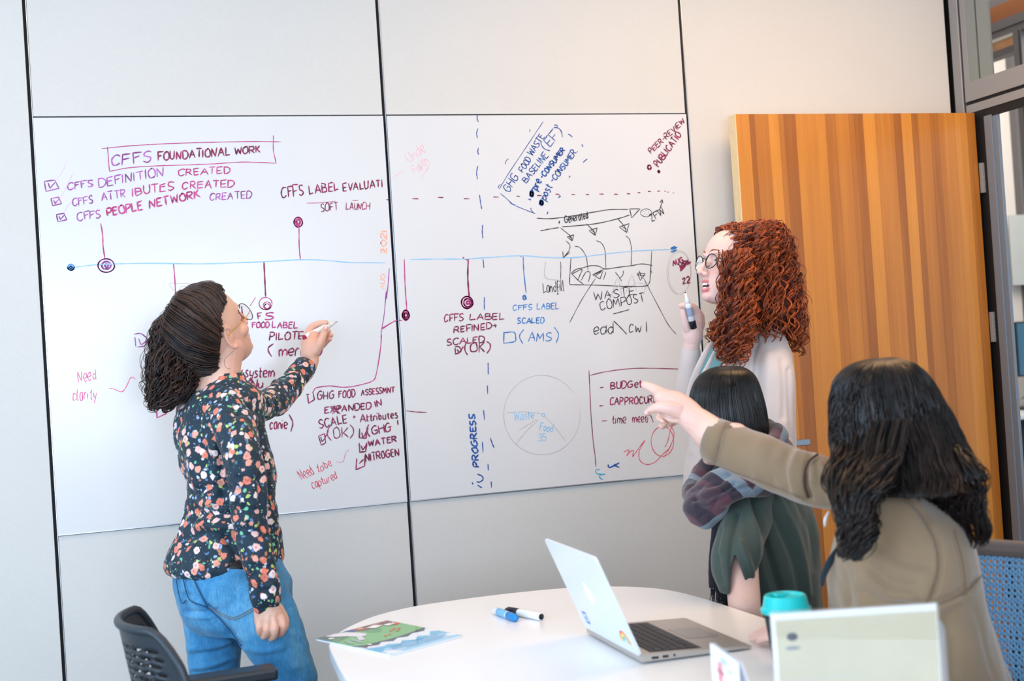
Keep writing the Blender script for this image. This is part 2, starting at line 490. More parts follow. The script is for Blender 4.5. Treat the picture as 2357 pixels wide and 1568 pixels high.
# ================================================================== WHITEBOARDS AND WRITING
GLY = {
 'A': (8, '0,0 4,10 8,0|2,4 7,4'), 'B': (7, '0,0 0,10|~0,10 5,9 5,6 0,5|~0,5 6,4 6,1 0,0'), 'C': (7, '~7,9 4,10 1,8 0,5 1,1 4,0 7,2'),
 'D': (7, '0,0 0,10|~0,10 4,10 7,7 7,3 4,0 0,0'), 'E': (6, '6,10 0,9.6 0,0 6,0.4|0,5 5,5.4'), 'F': (6, '7,10 0,10 0,0|0,5 5,6'),
 'G': (8, '~7,9 4,10 1,8 0,5 1,1 4,0 7,2 7,5|4,5 8,5'), 'H': (7, '0,0 0,10|7,0 7,10|0,5 7,5'), 'I': (1, '0,0 0,10'), 'J': (5, '~5,10 5,3 3,0 0,2'),
 'K': (6, '0,0 0,10|6,10 0,4|1,5 6,0'), 'L': (6, '0,10 0,0|~0,0 3,0.5 6,1'), 'M': (9, '0,0 1,10 4,3 8,10 9,0'), 'N': (7, '0,0 0,10 6,0 7,10'),
 'O': (7, '~4,10 1,8 0,5 1,1 4,0 7,2 7,7 5,10 3,10'), 'P': (6, '0,0 0,10|~0,10 5,10 6,7 4,5 0,4'), 'R': (7, '0,0 0,10|~0,10 5,10 6,7 4,5 0,5|2,5 7,0'),
 'S': (6, '~6,9 4,10 1,9 1,6 5,4 6,2 3,0 0,1'), 'T': (7, '0,10 7,10|3.5,10 3.5,0'), 'U': (6, '~0,10 0,3 2,0 5,1 6,4 6,10'), 'V': (7, '0,10 3,0 7,10'),
 'W': (9, '0,10 2,0 4.5,8 7,0 9,10'), 'X': (7, '0,10 7,0|7,10 0,0'), 'Y': (6, '0,10 3,5 6,10|3,5 3,0'), 'Z': (6, '0,10 6,10 0,0 6,0'),
 'a': (5, '~5,6 2,7 0,4 1,0 4,1 5,4|5,7 5,0'), 'b': (5, '0,10 0,0|~0,5 3,6 5,3 3,0 0,1'), 'c': (5, '~5,6 2,7 0,4 1,0 5,1'), 'd': (5, '~5,5 2,6 0,3 2,0 5,2|5,10 5,0'),
 'e': (5, '~0,3 5,4 4,7 1,6 0,3 2,0 5,1'), 'f': (5, '~5,9 3,10 2,7 2,-3 0,-2|0,5 5,5'), 'g': (5, '~5,6 2,7 0,4 2,1 5,3|~5,7 5,-2 3,-4 0,-2'), 'h': (5, '0,0 0,10|~0,4 3,7 5,4 5,0'),
 'i': (1, '0,0 0,6|0,9 0,9.7'), 'l': (2, '~0,10 0,1 2,0'), 'm': (8, '0,0 0,6|~0,4 2,6 4,4 4,0|~4,4 6,6 8,4 8,0'), 'n': (5, '0,0 0,6|~0,4 3,6 5,4 5,0'),
 'o': (5, '~2,6 0,4 1,0 4,1 5,4 3,6 2,6'), 'p': (5, '0,-4 0,6|~0,5 3,6 5,3 3,0 0,1'), 'r': (4, '0,0 0,6|~0,4 2,6 4,6'), 's': (4, '~4,6 1,6 1,4 4,2 2,0 0,0'),
 't': (4, '~2,9 2,1 4,0|0,6 4,6'), 'u': (5, '~0,6 0,1 3,0 5,3|5,6 5,0'), 'w': (7, '~0,6 1,0 3.5,4 5,0 7,6'), 'x': (5, '0,6 5,0|5,6 0,0'), 'y': (5, '~0,6 1,2 4,2|5,6 3,-1 1,-4'),
 'v': (5, '0,6 2,0 5,6'),
 '1': (2, '0,10 0,0'), '2': (6, '~0,8 3,10 5,7 0,0|0,0 6,0.5'), '0': (6, '~3,10 0,7 0,3 3,0 6,3 6,7 3,10'), '5': (5, '5,10 1,10 0,6|~0,6 4,6 5,3 3,0 0,1'), '3': (5, '~0,9 4,10 4,6 1,5|~1,5 5,4 4,0 0,1'),
 '(': (3, '~3,12 0,8 0,3 3,-2'), ')': (3, '~0,12 3,8 3,3 0,-2'), '-': (4, '0,5 4,5'), '+': (5, '0,5 5,5|2.5,8 2.5,2'), '/': (4, '0,-2 4,12'), '\\': (5, '0,12 5,-2'), ',': (1, '0,1 -1,-2'), '.': (1, '0,0 0.3,0.3'), "'": (1, '0,10 0,8'), ' ': (4, ''),
}
INK = {}
def ink(name, rgb, rgb2=None):
    t = NT('marker_ink_' + name); a = lin(rgb); b = lin(rgb2 or [min(255, c * 0.75 + 62) for c in rgb])
    n = t.noise(t.coord(), 28, 4, 0.7)
    t.l(t.ramp(n.outputs[0], [(0.42, a), (0.66, b)]), t.b.inputs['Base Color'])
    t.b.inputs['Roughness'].default_value = 0.45
    INK[name] = t.m
ink('maroon', (112, 14, 58), (170, 50, 105)); ink('purple', (125, 40, 120), (195, 110, 195)); ink('magenta', (170, 30, 105), (205, 90, 160)); ink('pink', (226, 70, 140), (236, 130, 180))
ink('red', (214, 36, 66), (232, 110, 130)); ink('orange', (246, 160, 125), (250, 196, 170)); ink('blue', (8, 62, 140), (30, 95, 175)); ink('mid_blue', (20, 100, 180), (80, 150, 215))
ink('pale_blue', (130, 190, 235), (165, 208, 240)); ink('black', (28, 22, 28), (62, 55, 62)); ink('grey', (176, 170, 174), (200, 196, 198)); ink('pale_pink', (244, 176, 188), (246, 205, 212)); ink('teal', (20, 160, 205)); ink('pale_purple', (222, 190, 225), (232, 210, 235))
YB = -0.0093


def ribbon(strokes_px, width, ymult=1.0, jitter=0.0):
    vs = []; fs = []
    for s in strokes_px:
        P = np.array([ony(u, v, -0.0093) for u, v in s])[:, [0, 2]]
        if len(P) < 2: continue
        T = np.gradient(P, axis=0); L = np.linalg.norm(T, axis=1); T /= L[:, None] + 1e-9
        N = np.stack([-T[:, 1], T[:, 0]], 1)
        w = width / 2 * (1 + 0.18 * np.sin(np.arange(len(P)) * 0.9 + rng.random() * 6)); w[0] *= .6; w[-1] *= .5
        a = P + N * w[:, None]; b = P - N * w[:, None]
        a0 = P[0] - T[0] * width * .4; b0 = P[-1] + T[-1] * width * .4
        o = len(vs); y = YB - 0.0001 * ymult - 0.00015 * rng.random()
        for k in range(len(P)):
            vs.append((a[k][0], y, a[k][1])); vs.append((b[k][0], y, b[k][1]))
        vs.append((a0[0], y, a0[1])); vs.append((b0[0], y, b0[1]))
        n = len(P)
        for k in range(n - 1):
            fs.append((o + 2 * k, o + 2 * k + 1, o + 2 * k + 3, o + 2 * k + 2))
        fs.append((o, o + 2 * n, o + 1)); fs.append((o + 2 * n - 2, o + 2 * n - 1, o + 2 * n + 1))
    return vs, fs


class Crop:
    """reads positions off a magnified view of the photograph"""
    def __init__(s, x0, y0, k): s.o = np.array([x0, y0], float); s.k = k
    def __call__(s, p): return s.o + np.array(p, float) / s.k


def glyph_strokes(txt):
    out = []; x = 0.0
    for ch in txt:
        w, d = GLY[ch]
        for st in d.split('|'):
            if not st: continue
            sm = st[0] == '~'; pts = [tuple(map(float, q.split(','))) for q in st.lstrip('~').split()]
            jx, jy = rng.normal(0, .2, 2); kx, ky = rng.normal(1, .05, 2)
            pts = [(a * kx + x + jx + rng.normal(0, .24) + .08 * b, b * ky + jy + rng.normal(0, .24)) for a, b in pts]
            if sm: pts = smooth_path(pts, max(8, 4 * len(pts)))
            else:
                q = []
                for (a, b), (c, d2) in zip(pts[:-1], pts[1:]):
                    q += [(a + (c - a) * k / 4, b + (d2 - b) * k / 4) for k in range(4)]
                q.append(pts[-1]); pts = np.array(q)
            out.append(np.array(pts))
        x += w + 2.2
    return out, max(x - 2.2, 1)


def text(crop, txt, a, b, h, slant=0.0):
    """strokes in photo pixels for txt written from a to b (crop coordinates), cap height h (crop px)"""
    a = crop(a); b = crop(b); h = h / crop.k
    st, w = glyph_strokes(txt)
    d = (b - a) / w; n = (b - a) / np.linalg.norm(b - a); up = np.array([n[1], -n[0]])
    return [a + s[:, :1] * d + s[:, 1:] / 10 * h * (up + n * slant) for s in st]


def pl(crop, *pts, sm=True, n=None):
    P = np.array([crop(p) for p in pts])
    if sm and len(P) > 2: return smooth_path(P, n or 6 * len(P))
    q = []
    for a, b in zip(P[:-1], P[1:]): q += [a + (b - a) * k / 5 for k in range(5)]
    return np.array(q + [P[-1]])


def circ(crop, c, rx, ry, turns=1.0, ph=0.0, shrink=1.0, n=28):
    t = np.linspace(0, 1, int(n * max(turns, .3)) + 2); r = 1 + (shrink - 1) * t; a = ph + t * turns * 2 * math.pi
    return np.array([crop((c[0] + rx * q * math.cos(w), c[1] + ry * q * math.sin(w))) for q, w in zip(r, a)])


def board(name_label, xa, xb):
    o = box('whiteboard', (xa + G, -0.009, ZB_B + .0025), (xb - G, -0.0036, ZB_T - .0025), M_BOARD, None, bev=.0008)
    tag(o, name_label, 'whiteboard'); return o


BL = board('left whiteboard panel with pink and purple notes headed CFFS FOUNDATIONAL WORK', W1, 0.0)
BR = board('right whiteboard panel with blue, maroon and black notes beside the wooden door', 0.0, W2)
for bb, xa, xb in ((BL, W1, 0.0), (BR, 0.0, W2)):
    box('board_edge', (xa + G, -0.0092, ZB_B - .0005), (xb - G, -.0036, ZB_B + .0028), M_ALU, bb)


def write(parent, inkname, strokes, w=.0042, label=None, name='handwriting'):
    groups = [[s] for s in strokes]
    if name == 'handwriting': groups = [strokes]
    else:  # separate drawn marks that do not touch become parts of their own
        i = 0
        while i < len(groups):
            j = i + 1
            while j < len(groups):
                A = np.vstack(groups[i]); B = np.vstack(groups[j])
                if np.min(np.hypot(A[:, None, 0] - B[None, :, 0], A[:, None, 1] - B[None, :, 1])) < 9:
                    groups[i] += groups.pop(j); j = i + 1
                else: j += 1
            i += 1
    for g in groups:
        vs, fs = ribbon(g, w)
        o = mesh(name, vs, fs, INK[inkname], parent)
        if label and len(groups) == 1: o['label'] = label
    return o


c1 = Crop(60, 260, 2.6136)
T = lambda *a, **k: text(c1, *a, **k)
write(BL, 'purple', T('CFFS', (515, 318), (752, 293), 62), .0042, 'purple handwritten word CFFS in the heading box')
write(BL, 'maroon', T('FOUNDATIONAL', (795, 285), (1225, 255), 48) + T('WORK', (1258, 252), (1408, 236), 40), .0046, 'maroon handwritten words FOUNDATIONAL WORK')
write(BL, 'magenta', [pl(c1, (490, 205), (496, 290), (502, 352)), pl(c1, (502, 352), (620, 330), (800, 318), (1000, 312), (1150, 305), (1290, 296), (1400, 298), (1505, 303)), pl(c1, (1505, 303), (1488, 225), (1488, 135)),
      pl(c1, (455, 215), (640, 197), (900, 183), (1150, 176), (1380, 172), (1533, 174))], .0026, 'magenta hand-drawn box around the heading', 'drawn_line')
write(BL, 'purple', T('CFFS', (252, 463), (400, 440), 42) + T('DEFINITION', (440, 447), (828, 378), 52), .0038, 'purple handwriting CFFS DEFINITION')
write(BL, 'magenta', T('CREATED', (915, 380), (1225, 362), 40), .0036, 'magenta handwritten word CREATED after DEFINITION')
write(BL, 'purple', T('CFFS', (282, 562), (402, 542), 44) + T('ATTR', (455, 530), (600, 505), 46), .0036, 'purple handwriting CFFS ATTR')
write(BL, 'magenta', T('IBUTES', (640, 500), (888, 462), 50) + T('CREATED', (940, 458), (1248, 445), 42), .0040, 'magenta handwriting IBUTES CREATED')
write(BL, 'purple', T('CFFS', (310, 648), (448, 630), 48), .0036, 'purple handwritten word CFFS before PEOPLE')
write(BL, 'magenta', T('PEOPLE', (490, 622), (700, 582), 48) + T('NETWORK', (745, 573), (1045, 508), 46), .0050, 'magenta bold handwriting PEOPLE NETWORK')
write(BL, 'purple', T('CREATED', (1105, 527), (1355, 512), 40), .0036, 'purple handwritten word CREATED after NETWORK')
for i, (x, y) in enumerate([(110, 412), (150, 515), (182, 612)]):
    s = (1.0, .72, .72)[i]
    write(BL, 'purple', [pl(c1, (x, y), (x + 62 * s, y - 8), (x + 88 * s, y + 42 * s), (x + 10, y + 60 * s), (x, y), sm=False), pl(c1, (x + 22 * s, y + 8), (x + 34 * s, y + 42 * s), (x + 62 * s, y + 8 * s), sm=False)] +
          ([] if i == 0 else []), .0034, None, 'checkbox')
write(BL, 'pale_purple', [pl(c1, (175, 412), (220, 350), (248, 280)), pl(c1, (205, 515), (250, 430), (280, 362)), pl(c1, (215, 620), (250, 560), (272, 535))], .002, 'faint pale strokes above the checkboxes', 'drawn_line')
write(BL, 'maroon', T('CFFS', (1540, 512), (1670, 494), 62) + T('LABEL', (1705, 490), (1880, 465), 50) + T('EVALUATI', (1908, 472), (2143, 445), 44), .0042, 'maroon handwriting CFFS LABEL EVALUATI cut off by the seam')
write(BL, 'maroon', T('SOFT', (1775, 595), (1878, 583), 46) + T('LAUNCH', (1925, 582), (2065, 582), 42), .0030, 'maroon thin handwriting SOFT LAUNCH')
write(BL, 'magenta', [pl(c1, (1688, 543), (1780, 540), (1860, 531)), pl(c1, (1962, 527), (2000, 525))], .0020, None, 'drawn_line')
write(BL, 'magenta', [circ(c1, (1637, 657), 27, 32, 2.0, 0, .85), circ(c1, (1637, 657), 18, 24, 2.5, 1, .3), pl(c1, (1645, 630), (1650, 660), (1638, 690))], .0034, 'magenta scribbled circle above its stem', 'drawn_circle')
write(BL, 'magenta', [pl(c1, (1642, 690), (1643, 800), (1650, 883))], .0032, None, 'drawn_line')
write(BL, 'orange', text(c1, '2021', (2168, 845), (2168, 705), 32), .0042, 'faint orange vertical number 2021')
write(BL, 'orange', text(c1, 'AUG', (2158, 1062), (2163, 972), 30), .0022, 'faint orange vertical word AUG')
write(BL, 'pale_blue', [pl(c1, (295, 928), (360, 920), (450, 912), (700, 905), (1050, 908), (1250, 902), (1430, 895), (1650, 883), (1800, 887), (1950, 900), (2165, 901))], .0030, 'light blue timeline across the left board', 'drawn_line')
write(BL, 'mid_blue', [circ(c1, (270, 929), 20, 18, 1.5, 0, .9), circ(c1, (270, 929), 12, 10, 2, 0, .3)], .0042, 'blue scribbled dot at the start of the timeline', 'drawn_circle')
write(BL, 'purple', [circ(c1, (482, 918), 52, 43, 2.0, 0, .9), circ(c1, (484, 918), 32, 28, 2.0, 2, .65), circ(c1, (486, 918), 15, 14, 2, 1, .3)], .0030, 'purple spiral target on the timeline', 'drawn_circle')
write(BL, 'magenta', [pl(c1, (449, 665), (460, 730), (463, 800), (475, 885)), pl(c1, (887, 908), (897, 1040), (899, 1165))], .0036, None, 'drawn_line')
write(BL, 'maroon', [pl(c1, (1431, 897), (1436, 1000), (1441, 1105))], .0046, None, 'drawn_line')
write(BL, 'magenta', [circ(c1, (1441, 1147), 40, 38, 1.3, .5, .95), circ(c1, (1450, 1158), 24, 22, .9, 1.2, .9), circ(c1, (1450, 1163), 16, 15, 1.2, 3, .9)], .0028, 'magenta concentric circles below the timeline', 'drawn_circle')
write(BL, 'purple', [pl(c1, (650, 1332), (690, 1328), (728, 1362), (715, 1400), (668, 1409)), pl(c1, (655, 1350), (660, 1405)), pl(c1, (678, 1360), (692, 1392), (720, 1375), (775, 1322))], .0030, None, 'checkbox')
write(BL, 'magenta', T('F', (1397, 1243), (1418, 1240), 36) + T('S', (1438, 1245), (1485, 1240), 40) + T('FOOD', (1362, 1295), (1462, 1290), 34) + T('LABEL', (1480, 1293), (1632, 1297), 40), .0040, 'magenta handwriting FS FOOD LABEL beside the head')
write(BL, 'maroon', T('PILOTE', (1466, 1368), (1668, 1362), 46), .0042, 'maroon handwritten word PILOTE')
write(BL, 'maroon', T('(', (1456, 1455), (1480, 1455), 50) + T('merce', (1520, 1462), (1720, 1458), 62) + [pl(c1, (1770, 1398), (1782, 1425), (1768, 1458), (1755, 1460))], .0044, 'maroon handwritten word merce in brackets behind the hand')
write(BL, 'magenta', [pl(c1, (1346, 1162), (1365, 1135), (1380, 1110))], .0020, None, 'drawn_line')
c2 = Crop(100, 700, 2.6136)
T = lambda *a, **k: text(c2, *a, **k)
write(BL, 'maroon', [pl(c2, (1197, 395), (1178, 455)), pl(c2, (1165, 437), (1175, 437))] + T('system', (1213, 440), (1385, 440), 60) + T('(Nu', (1232, 510), (1320, 505), 50), .0042, 'maroon handwriting system behind the arm')
write(BL, 'purple', [pl(c2, (1568, 455), (1568, 470))], .004, None, 'drawn_line')
write(BL, 'maroon', T('canie', (1362, 752), (1465, 748), 55) + [pl(c2, (1478, 665), (1500, 715), (1488, 768))], .0040, 'maroon handwriting and bracket at the chest')
write(BL, 'purple', [pl(c2, (2062, -80), (2050, 60), (2035, 150), (2030, 200))], .0026, None, 'drawn_line')
write(BL, 'magenta', [pl(c2, (2034, 185), (2026, 280), (2000, 430), (1975, 465), (1920, 483), (1860, 496), (1800, 501), (1720, 493), (1645, 503), (1630, 515), (1618, 535)), pl(c2, (2035, 152), (2080, 122), (2118, 100))], .0032, 'magenta curved arrow line down to the GHG FOOD note', 'drawn_line')
write(BL, 'purple', [pl(c1, (2185, 935), (2178, 1030), (2168, 1120)), pl(c1, (2170, 1075), (2168, 1120))], .0032, None, 'drawn_line')
write(BL, 'maroon', T('GHG', (1647, 573), (1750, 570), 46) + T('FOOD', (1778, 567), (1875, 558), 44) + T('ASSESSMNT', (1912, 550), (2112, 533), 34) +
      [pl(c2, (1588, 545), (1595, 598), (1630, 575), (1622, 535), sm=False), pl(c2, (1582, 545), (1600, 543))], .0040, 'maroon handwriting GHG FOOD ASSESSMENT with a box')
write(BL, 'maroon', T('EXPANDED', (1692, 657), (1972, 630), 36) + T('IN', (2000, 622), (2036, 610), 36) + [pl(c2, (1735, 615), (1785, 662)), pl(c2, (1785, 615), (1738, 662)), pl(c2, (1745, 612), (1772, 660))], .0044, 'maroon handwriting EXPANDED IN')
write(BL, 'maroon', T('SCALE', (1662, 750), (1830, 712), 48) + T('+', (1865, 695), (1880, 690), 28) + T('Attributes', (1908, 710), (2128, 685), 44), .0042, 'maroon handwriting SCALE + Attributes')
write(BL, 'maroon', T('(OK)', (1715, 812), (1862, 798), 62) + [pl(c2, (1655, 795), (1672, 850), (1698, 835), (1690, 780), (1655, 795), sm=False), pl(c2, (1668, 800), (1680, 825), (1715, 765))], .0034, 'maroon handwriting OK in brackets with a ticked box')
write(BL, 'maroon', T('(GHG', (1955, 790), (2093, 765), 50) + [pl(c2, (2130, 698), (2133, 728)), pl(c2, (1902, 750), (1900, 805), (1940, 808), (1950, 750), sm=False), pl(c2, (1915, 775), (1925, 800), (1955, 745))], .0044, 'maroon handwriting GHG with a ticked box')
write(BL, 'maroon', T('WATER', (1957, 857), (2124, 828), 34) + [pl(c2, (1900, 838), (1903, 892), (1938, 888), (1945, 835), sm=False), pl(c2, (1912, 855), (1922, 875), (1942, 850))], .0050, 'maroon handwriting WATER with a ticked box')
write(BL, 'maroon', T('NITROGEN', (1942, 948), (2140, 910), 44) + [pl(c2, (1885, 930), (1880, 997), (1932, 975), (1935, 905), sm=False), pl(c2, (1900, 960), (1925, 935))], .0044, 'maroon handwriting NITROGEN with a ticked box')
write(BL, 'red', T('Need', (1555, 1058), (1632, 1025), 62, slant=-.2) + T('to', (1650, 1012), (1690, 1000), 50) + T('be', (1700, 990), (1735, 970), 48) + T('captured', (1622, 1112), (1768, 1050), 48), .0022, 'thin red handwriting Need to be captured')
write(BL, 'red', [pl(c2, (1762, 950), (1785, 952), (1805, 945), (1818, 895), (1838, 877))], .0014, None, 'drawn_line')
write(BL, 'pink', T('Need', (210, 472), (315, 455), 64, slant=.05) + T('clarity', (178, 578), (318, 572), 66), .0022, 'thin pink handwriting Need clarity')
write(BL, 'pink', [pl(c2, (395, 508), (425, 512), (470, 528), (497, 500), (520, 450), (538, 440), (552, 455))], .0022, 'thin pink squiggle', 'drawn_line')
write(BL, 'magenta', [pl(c2, (680, 620), (683, 685), (738, 660), (718, 618), sm=False)], .0034, None, 'checkbox')
# ---- right board
c3 = Crop(880, 250, 2.6135)
T = lambda *a, **k: text(c3, *a, **k)
write(BR, 'pale_pink', T('Unde', (165, 325), (262, 255), 60) + T('Faith', (200, 395), (282, 330), 50) + [pl(c3, (65, 415), (100, 392), (135, 368)), pl(c3, (232, 418), (260, 380), (285, 345))], .0020, 'faint pink scrawl Unde Faith')
dash = [((572, 40), (570, 60), (578, 80)), ((575, 120), (567, 150), (573, 178)), ((578, 238), (574, 258), (579, 278)), ((575, 345), (567, 385), (573, 425)), ((585, 520), (590, 560), (598, 605)), ((604, 700), (601, 740), (605, 780)), ((606, 908), (608, 930), (611, 958)), ((614, 1135), (613, 1170), (614, 1212)), ((636, 1530), (637, 1568), (637, 1600))]
write(BR, 'blue', [pl(c3, *d) for d in dash], .0030, 'blue dashed vertical line down the right board', 'drawn_line')
write(BR, 'maroon', [pl(c3, (x, y), (x + w, y + 1)) for x, y, w in [(25, 548, 10), (180, 542, 38), (335, 534, 32), (490, 542, 34), (668, 532, 32), (808, 527, 20), (932, 523, 26), (1042, 515, 22), (1140, 517, 20), (1224, 517, 20), (1305, 514, 26), (1395, 515, 22), (1472, 512, 20), (1535, 506, 18), (1598, 498, 18), (1655, 496, 16), (1698, 497, 6), (1716, 502, 6), (1748, 508, 5)]], .0034, 'maroon dashed horizontal line across the right board', 'drawn_line')
write(BR, 'blue', [pl(c3, (968, 78), (880, 210), (760, 390), (705, 482)), pl(c3, (705, 482), (697, 470), (712, 455)), pl(c3, (740, 335), (745, 315), (760, 302)), pl(c3, (885, 140), (888, 128), (888, 124)), pl(c3, (708, 510), (740, 535), (790, 578), (850, 605), (920, 632)), pl(c3, (890, 602), (905, 622), (920, 634)), pl(c3, (765, 562), (785, 578), (800, 577)), pl(c3, (893, 598), (898, 602))], .0022, 'thin blue bracket left of the slanted note', 'drawn_line')
write(BR, 'blue', [pl(c3, (1035, 103), (1045, 98), (1055, 107)), pl(c3, (1118, 153), (1130, 160), (1143, 172)), pl(c3, (1200, 215), (1207, 230)), pl(c3, (1208, 324), (1220, 313), (1233, 303)), pl(c3, (1122, 416), (1130, 405)), pl(c3, (1065, 520), (1070, 530), (1058, 535)), pl(c3, (990, 636), (997, 620)), pl(c3, (880, 545), (884, 548))], .0034, 'short blue dashes right of the slanted note', 'drawn_line')
write(BR, 'blue', T('GHG', (762, 508), (822, 415), 52) + T('FOOD', (848, 384), (897, 308), 36) + T('WASTE', (903, 287), (978, 170), 40), .0032, 'blue slanted handwriting GHG FOOD WASTE')
write(BR, 'blue', T('BASELINE', (868, 450), (1000, 285), 42) + T('(EF)', (990, 255), (1085, 148), 58), .0032, 'blue slanted handwriting BASELINE EF')
write(BR, 'blue', T('pre', (928, 492), (957, 438), 44) + T('-CONSUMER', (968, 425), (1100, 250), 30), .0046, 'blue slanted handwriting pre-consumer')
write(BR, 'blue', T('post', (980, 552), (1022, 470), 46) + T('-CONSUMER.', (1035, 448), (1175, 258), 36), .0038, 'blue slanted handwriting post-consumer')
write(BR, 'blue', [circ(c3, (898, 512), 12, 20, 3, 0, .3), circ(c3, (900, 505), 10, 18, 2, 0, .4), circ(c3, (957, 565), 13, 18, 3, 0, .2), circ(c3, (957, 562), 8, 14, 3, 0, .2), pl(c3, (900, 490), (903, 480)), pl(c3, (965, 545), (968, 535)), pl(c3, (888, 545), (892, 550))], .0050, 'blue filled bullet dots', 'drawn_circle')
write(BR, 'maroon', T('PEER-REVIEW', (1618, 272), (1822, 82), 32), .0038, 'maroon slanted handwriting PEER-REVIEW')
write(BR, 'maroon', T('PUBLICATIO', (1662, 352), (1800, 160), 40), .0046, 'maroon slanted handwriting PUBLICATIO cut off by the seam')
write(BR, 'maroon', [circ(c3, (1606, 352), 13, 16, 1.8, 0, .5), circ(c3, (1663, 378), 7, 9, 2, 0, .3)], .0042, 'maroon bullet circles', 'drawn_circle')
write(BR, 'black', [pl(c3, (930, 660), (1020, 662), (1150, 645), (1260, 625), (1370, 608), (1480, 606)), pl(c3, (1488, 604), (1550, 603), (1500, 658), (1488, 604), sm=False), pl(c3, (952, 736), (1000, 726), (1062, 716)), pl(c3, (1080, 712), (1200, 702), (1300, 690), (1420, 662), (1488, 640))], .0030, 'black hand-drawn arrow outline', 'drawn_arrow')
write(BR, 'black', T('Generated', (1100, 690), (1238, 660), 44) + T('F', (1064, 693), (1070, 692), 14), .0032, 'black handwritten word Generated inside the arrow')
write(BR, 'black', [circ(c3, (1587, 627), 34, 24, 1.1, .4, .98)] + [pl(c3, (x, y), (x + 3, y + 2)) for x, y in [(1570, 618), (1583, 613), (1598, 620), (1576, 632), (1590, 636), (1602, 630)]], .0020, 'black oval with dots', 'drawn_circle')
write(BR, 'black', T('ZFW', (1620, 680), (1700, 632), 42) + [pl(c3, (1638, 622), (1668, 605), (1682, 560)), pl(c3, (1670, 565), (1683, 547), (1688, 570), sm=False)], .0032, 'black handwriting ZFW with an upward arrow')
tri = lambda x, y, s: [pl(c3, (x - s, y - 4), (x + s, y - s * .8), (x + s * .5, y + s), (x - s, y - 4), sm=False), pl(c3, (x - s * .4, y - 5), (x + s * .5, y + s * .3)), pl(c3, (x, y - s * .5), (x + s * .4, y + s * .8))]
write(BR, 'black', [pl(c3, (1072, 718), (1135, 768)), pl(c3, (1228, 693), (1265, 730)), pl(c3, (1418, 665), (1452, 702))] + tri(1132, 776, 20) + tri(1268, 738, 25) + tri(1455, 716, 30), .0028, 'three black arrows pointing down', 'drawn_arrow')
write(BR, 'black', [pl(c3, (1104, 795), (1128, 822), (1122, 855), (1088, 898)), pl(c3, (1086, 860), (1088, 898), (1130, 862), sm=False), pl(c3, (1157, 828), (1190, 838), (1225, 890), (1238, 975)), pl(c3, (1287, 794), (1320, 812), (1340, 860), (1345, 960)), pl(c3, (1465, 766), (1488, 790), (1500, 860), (1496, 945))], .0024, 'black thin curves running down to the box', 'drawn_line')
write(BR, 'black', [pl(c3, (1135, 900), (1130, 970), (1127, 1050), (1140, 1060)), pl(c3, (1140, 1060), (1300, 1063), (1460, 1070), (1580, 1068), (1605, 1050), (1612, 1010), (1621, 855)), pl(c3, (1135, 992), (1165, 968), (1200, 960), (1250, 946), (1300, 948), (1340, 965), (1420, 955), (1500, 945), (1560, 935), (1625, 944))], .0028, 'black drawn bin box with a wavy top', 'drawn_box')
write(BR, 'black', [pl(c3, (1140, 995), (1200, 968), (1185, 1010), (1175, 1035)), pl(c3, (1140, 995), (1175, 1030), (1210, 1058)), pl(c3, (1195, 1035), (1225, 985), (1250, 990), (1240, 1045)), pl(c3, (1265, 1000), (1330, 968), (1310, 1025), (1265, 1000), sm=False), pl(c3, (1272, 1002), (1322, 975)), pl(c3, (1280, 1008), (1318, 982)), pl(c3, (1345, 985), (1330, 1030)), pl(c3, (1402, 985), (1425, 1015), (1440, 1038)), pl(c3, (1450, 975), (1447, 1000), (1430, 1020)), pl(c3, (1535, 990), (1582, 992), (1552, 1035), (1535, 990), sm=False), pl(c3, (1545, 975), (1560, 1020)), pl(c3, (1530, 1000), (1580, 1005)), pl(c3, (1612, 968), (1622, 990))], .0026, 'black scribbles inside the bin box', 'drawn_line')
write(BR, 'black', [pl(c3, (1282, 1022), (1200, 1150), (1127, 1288)), pl(c3, (1572, 1020), (1660, 1190), (1720, 1300), (1768, 1358))], .0022, 'two long thin black lines spreading down from the box', 'drawn_line')
write(BR, 'grey', [pl(c3, (1380, 1130), (1415, 1020), (1440, 1125)), pl(c3, (1375, 1110), (1440, 1050)), pl(c3, (1465, 1110), (1500, 1005), (1530, 1100)), pl(c3, (1480, 1080), (1530, 1050)), pl(c3, (1540, 1050), (1585, 1060), (1570, 1120)), pl(c3, (982, 920), (980, 1015), (1070, 1035))], .0022, 'faint grey half-wiped strokes', 'drawn_line')
write(BR, 'black', [pl(c3, (1072, 922), (1074, 960), (1072, 1030))], .0022, None, 'drawn_line')
write(BR, 'black', T('Landfill', (970, 1110), (1095, 1095), 60), .0026, 'black handwritten word Landfill')
write(BR, 'black', T('WASTE', (1275, 1155), (1520, 1120), 50) + T('COMPOST', (1312, 1215), (1580, 1160), 52) + [pl(c3, (1388, 1236), (1430, 1225), (1485, 1210))], .0030, 'black handwriting WASTE COMPOST underlined')
write(BR, 'black', T('ead', (1268, 1360), (1392, 1352), 68) + [pl(c3, (1392, 1278), (1430, 1315), (1470, 1358))] + T('cw', (1485, 1345), (1560, 1345), 62) + [pl(c3, (1588, 1282), (1590, 1345))], .0032, 'black handwriting ead cwl')
write(BR, 'pale_blue', [pl(c3, (168, 908), (330, 905), (500, 905), (650, 895), (830, 885), (950, 893), (1080, 898), (1200, 892), (1400, 868), (1550, 855), (1730, 848))], .0032, 'light blue timeline across the right board', 'drawn_line')
write(BR, 'mid_blue', [pl(c3, (1735, 842), (1755, 832), (1772, 838)), pl(c3, (1738, 848), (1772, 836)), pl(c3, (1735, 862), (1770, 850)), pl(c3, (1745, 864), (1765, 858))], .0052, 'blue dot at the end of the timeline', 'drawn_circle')
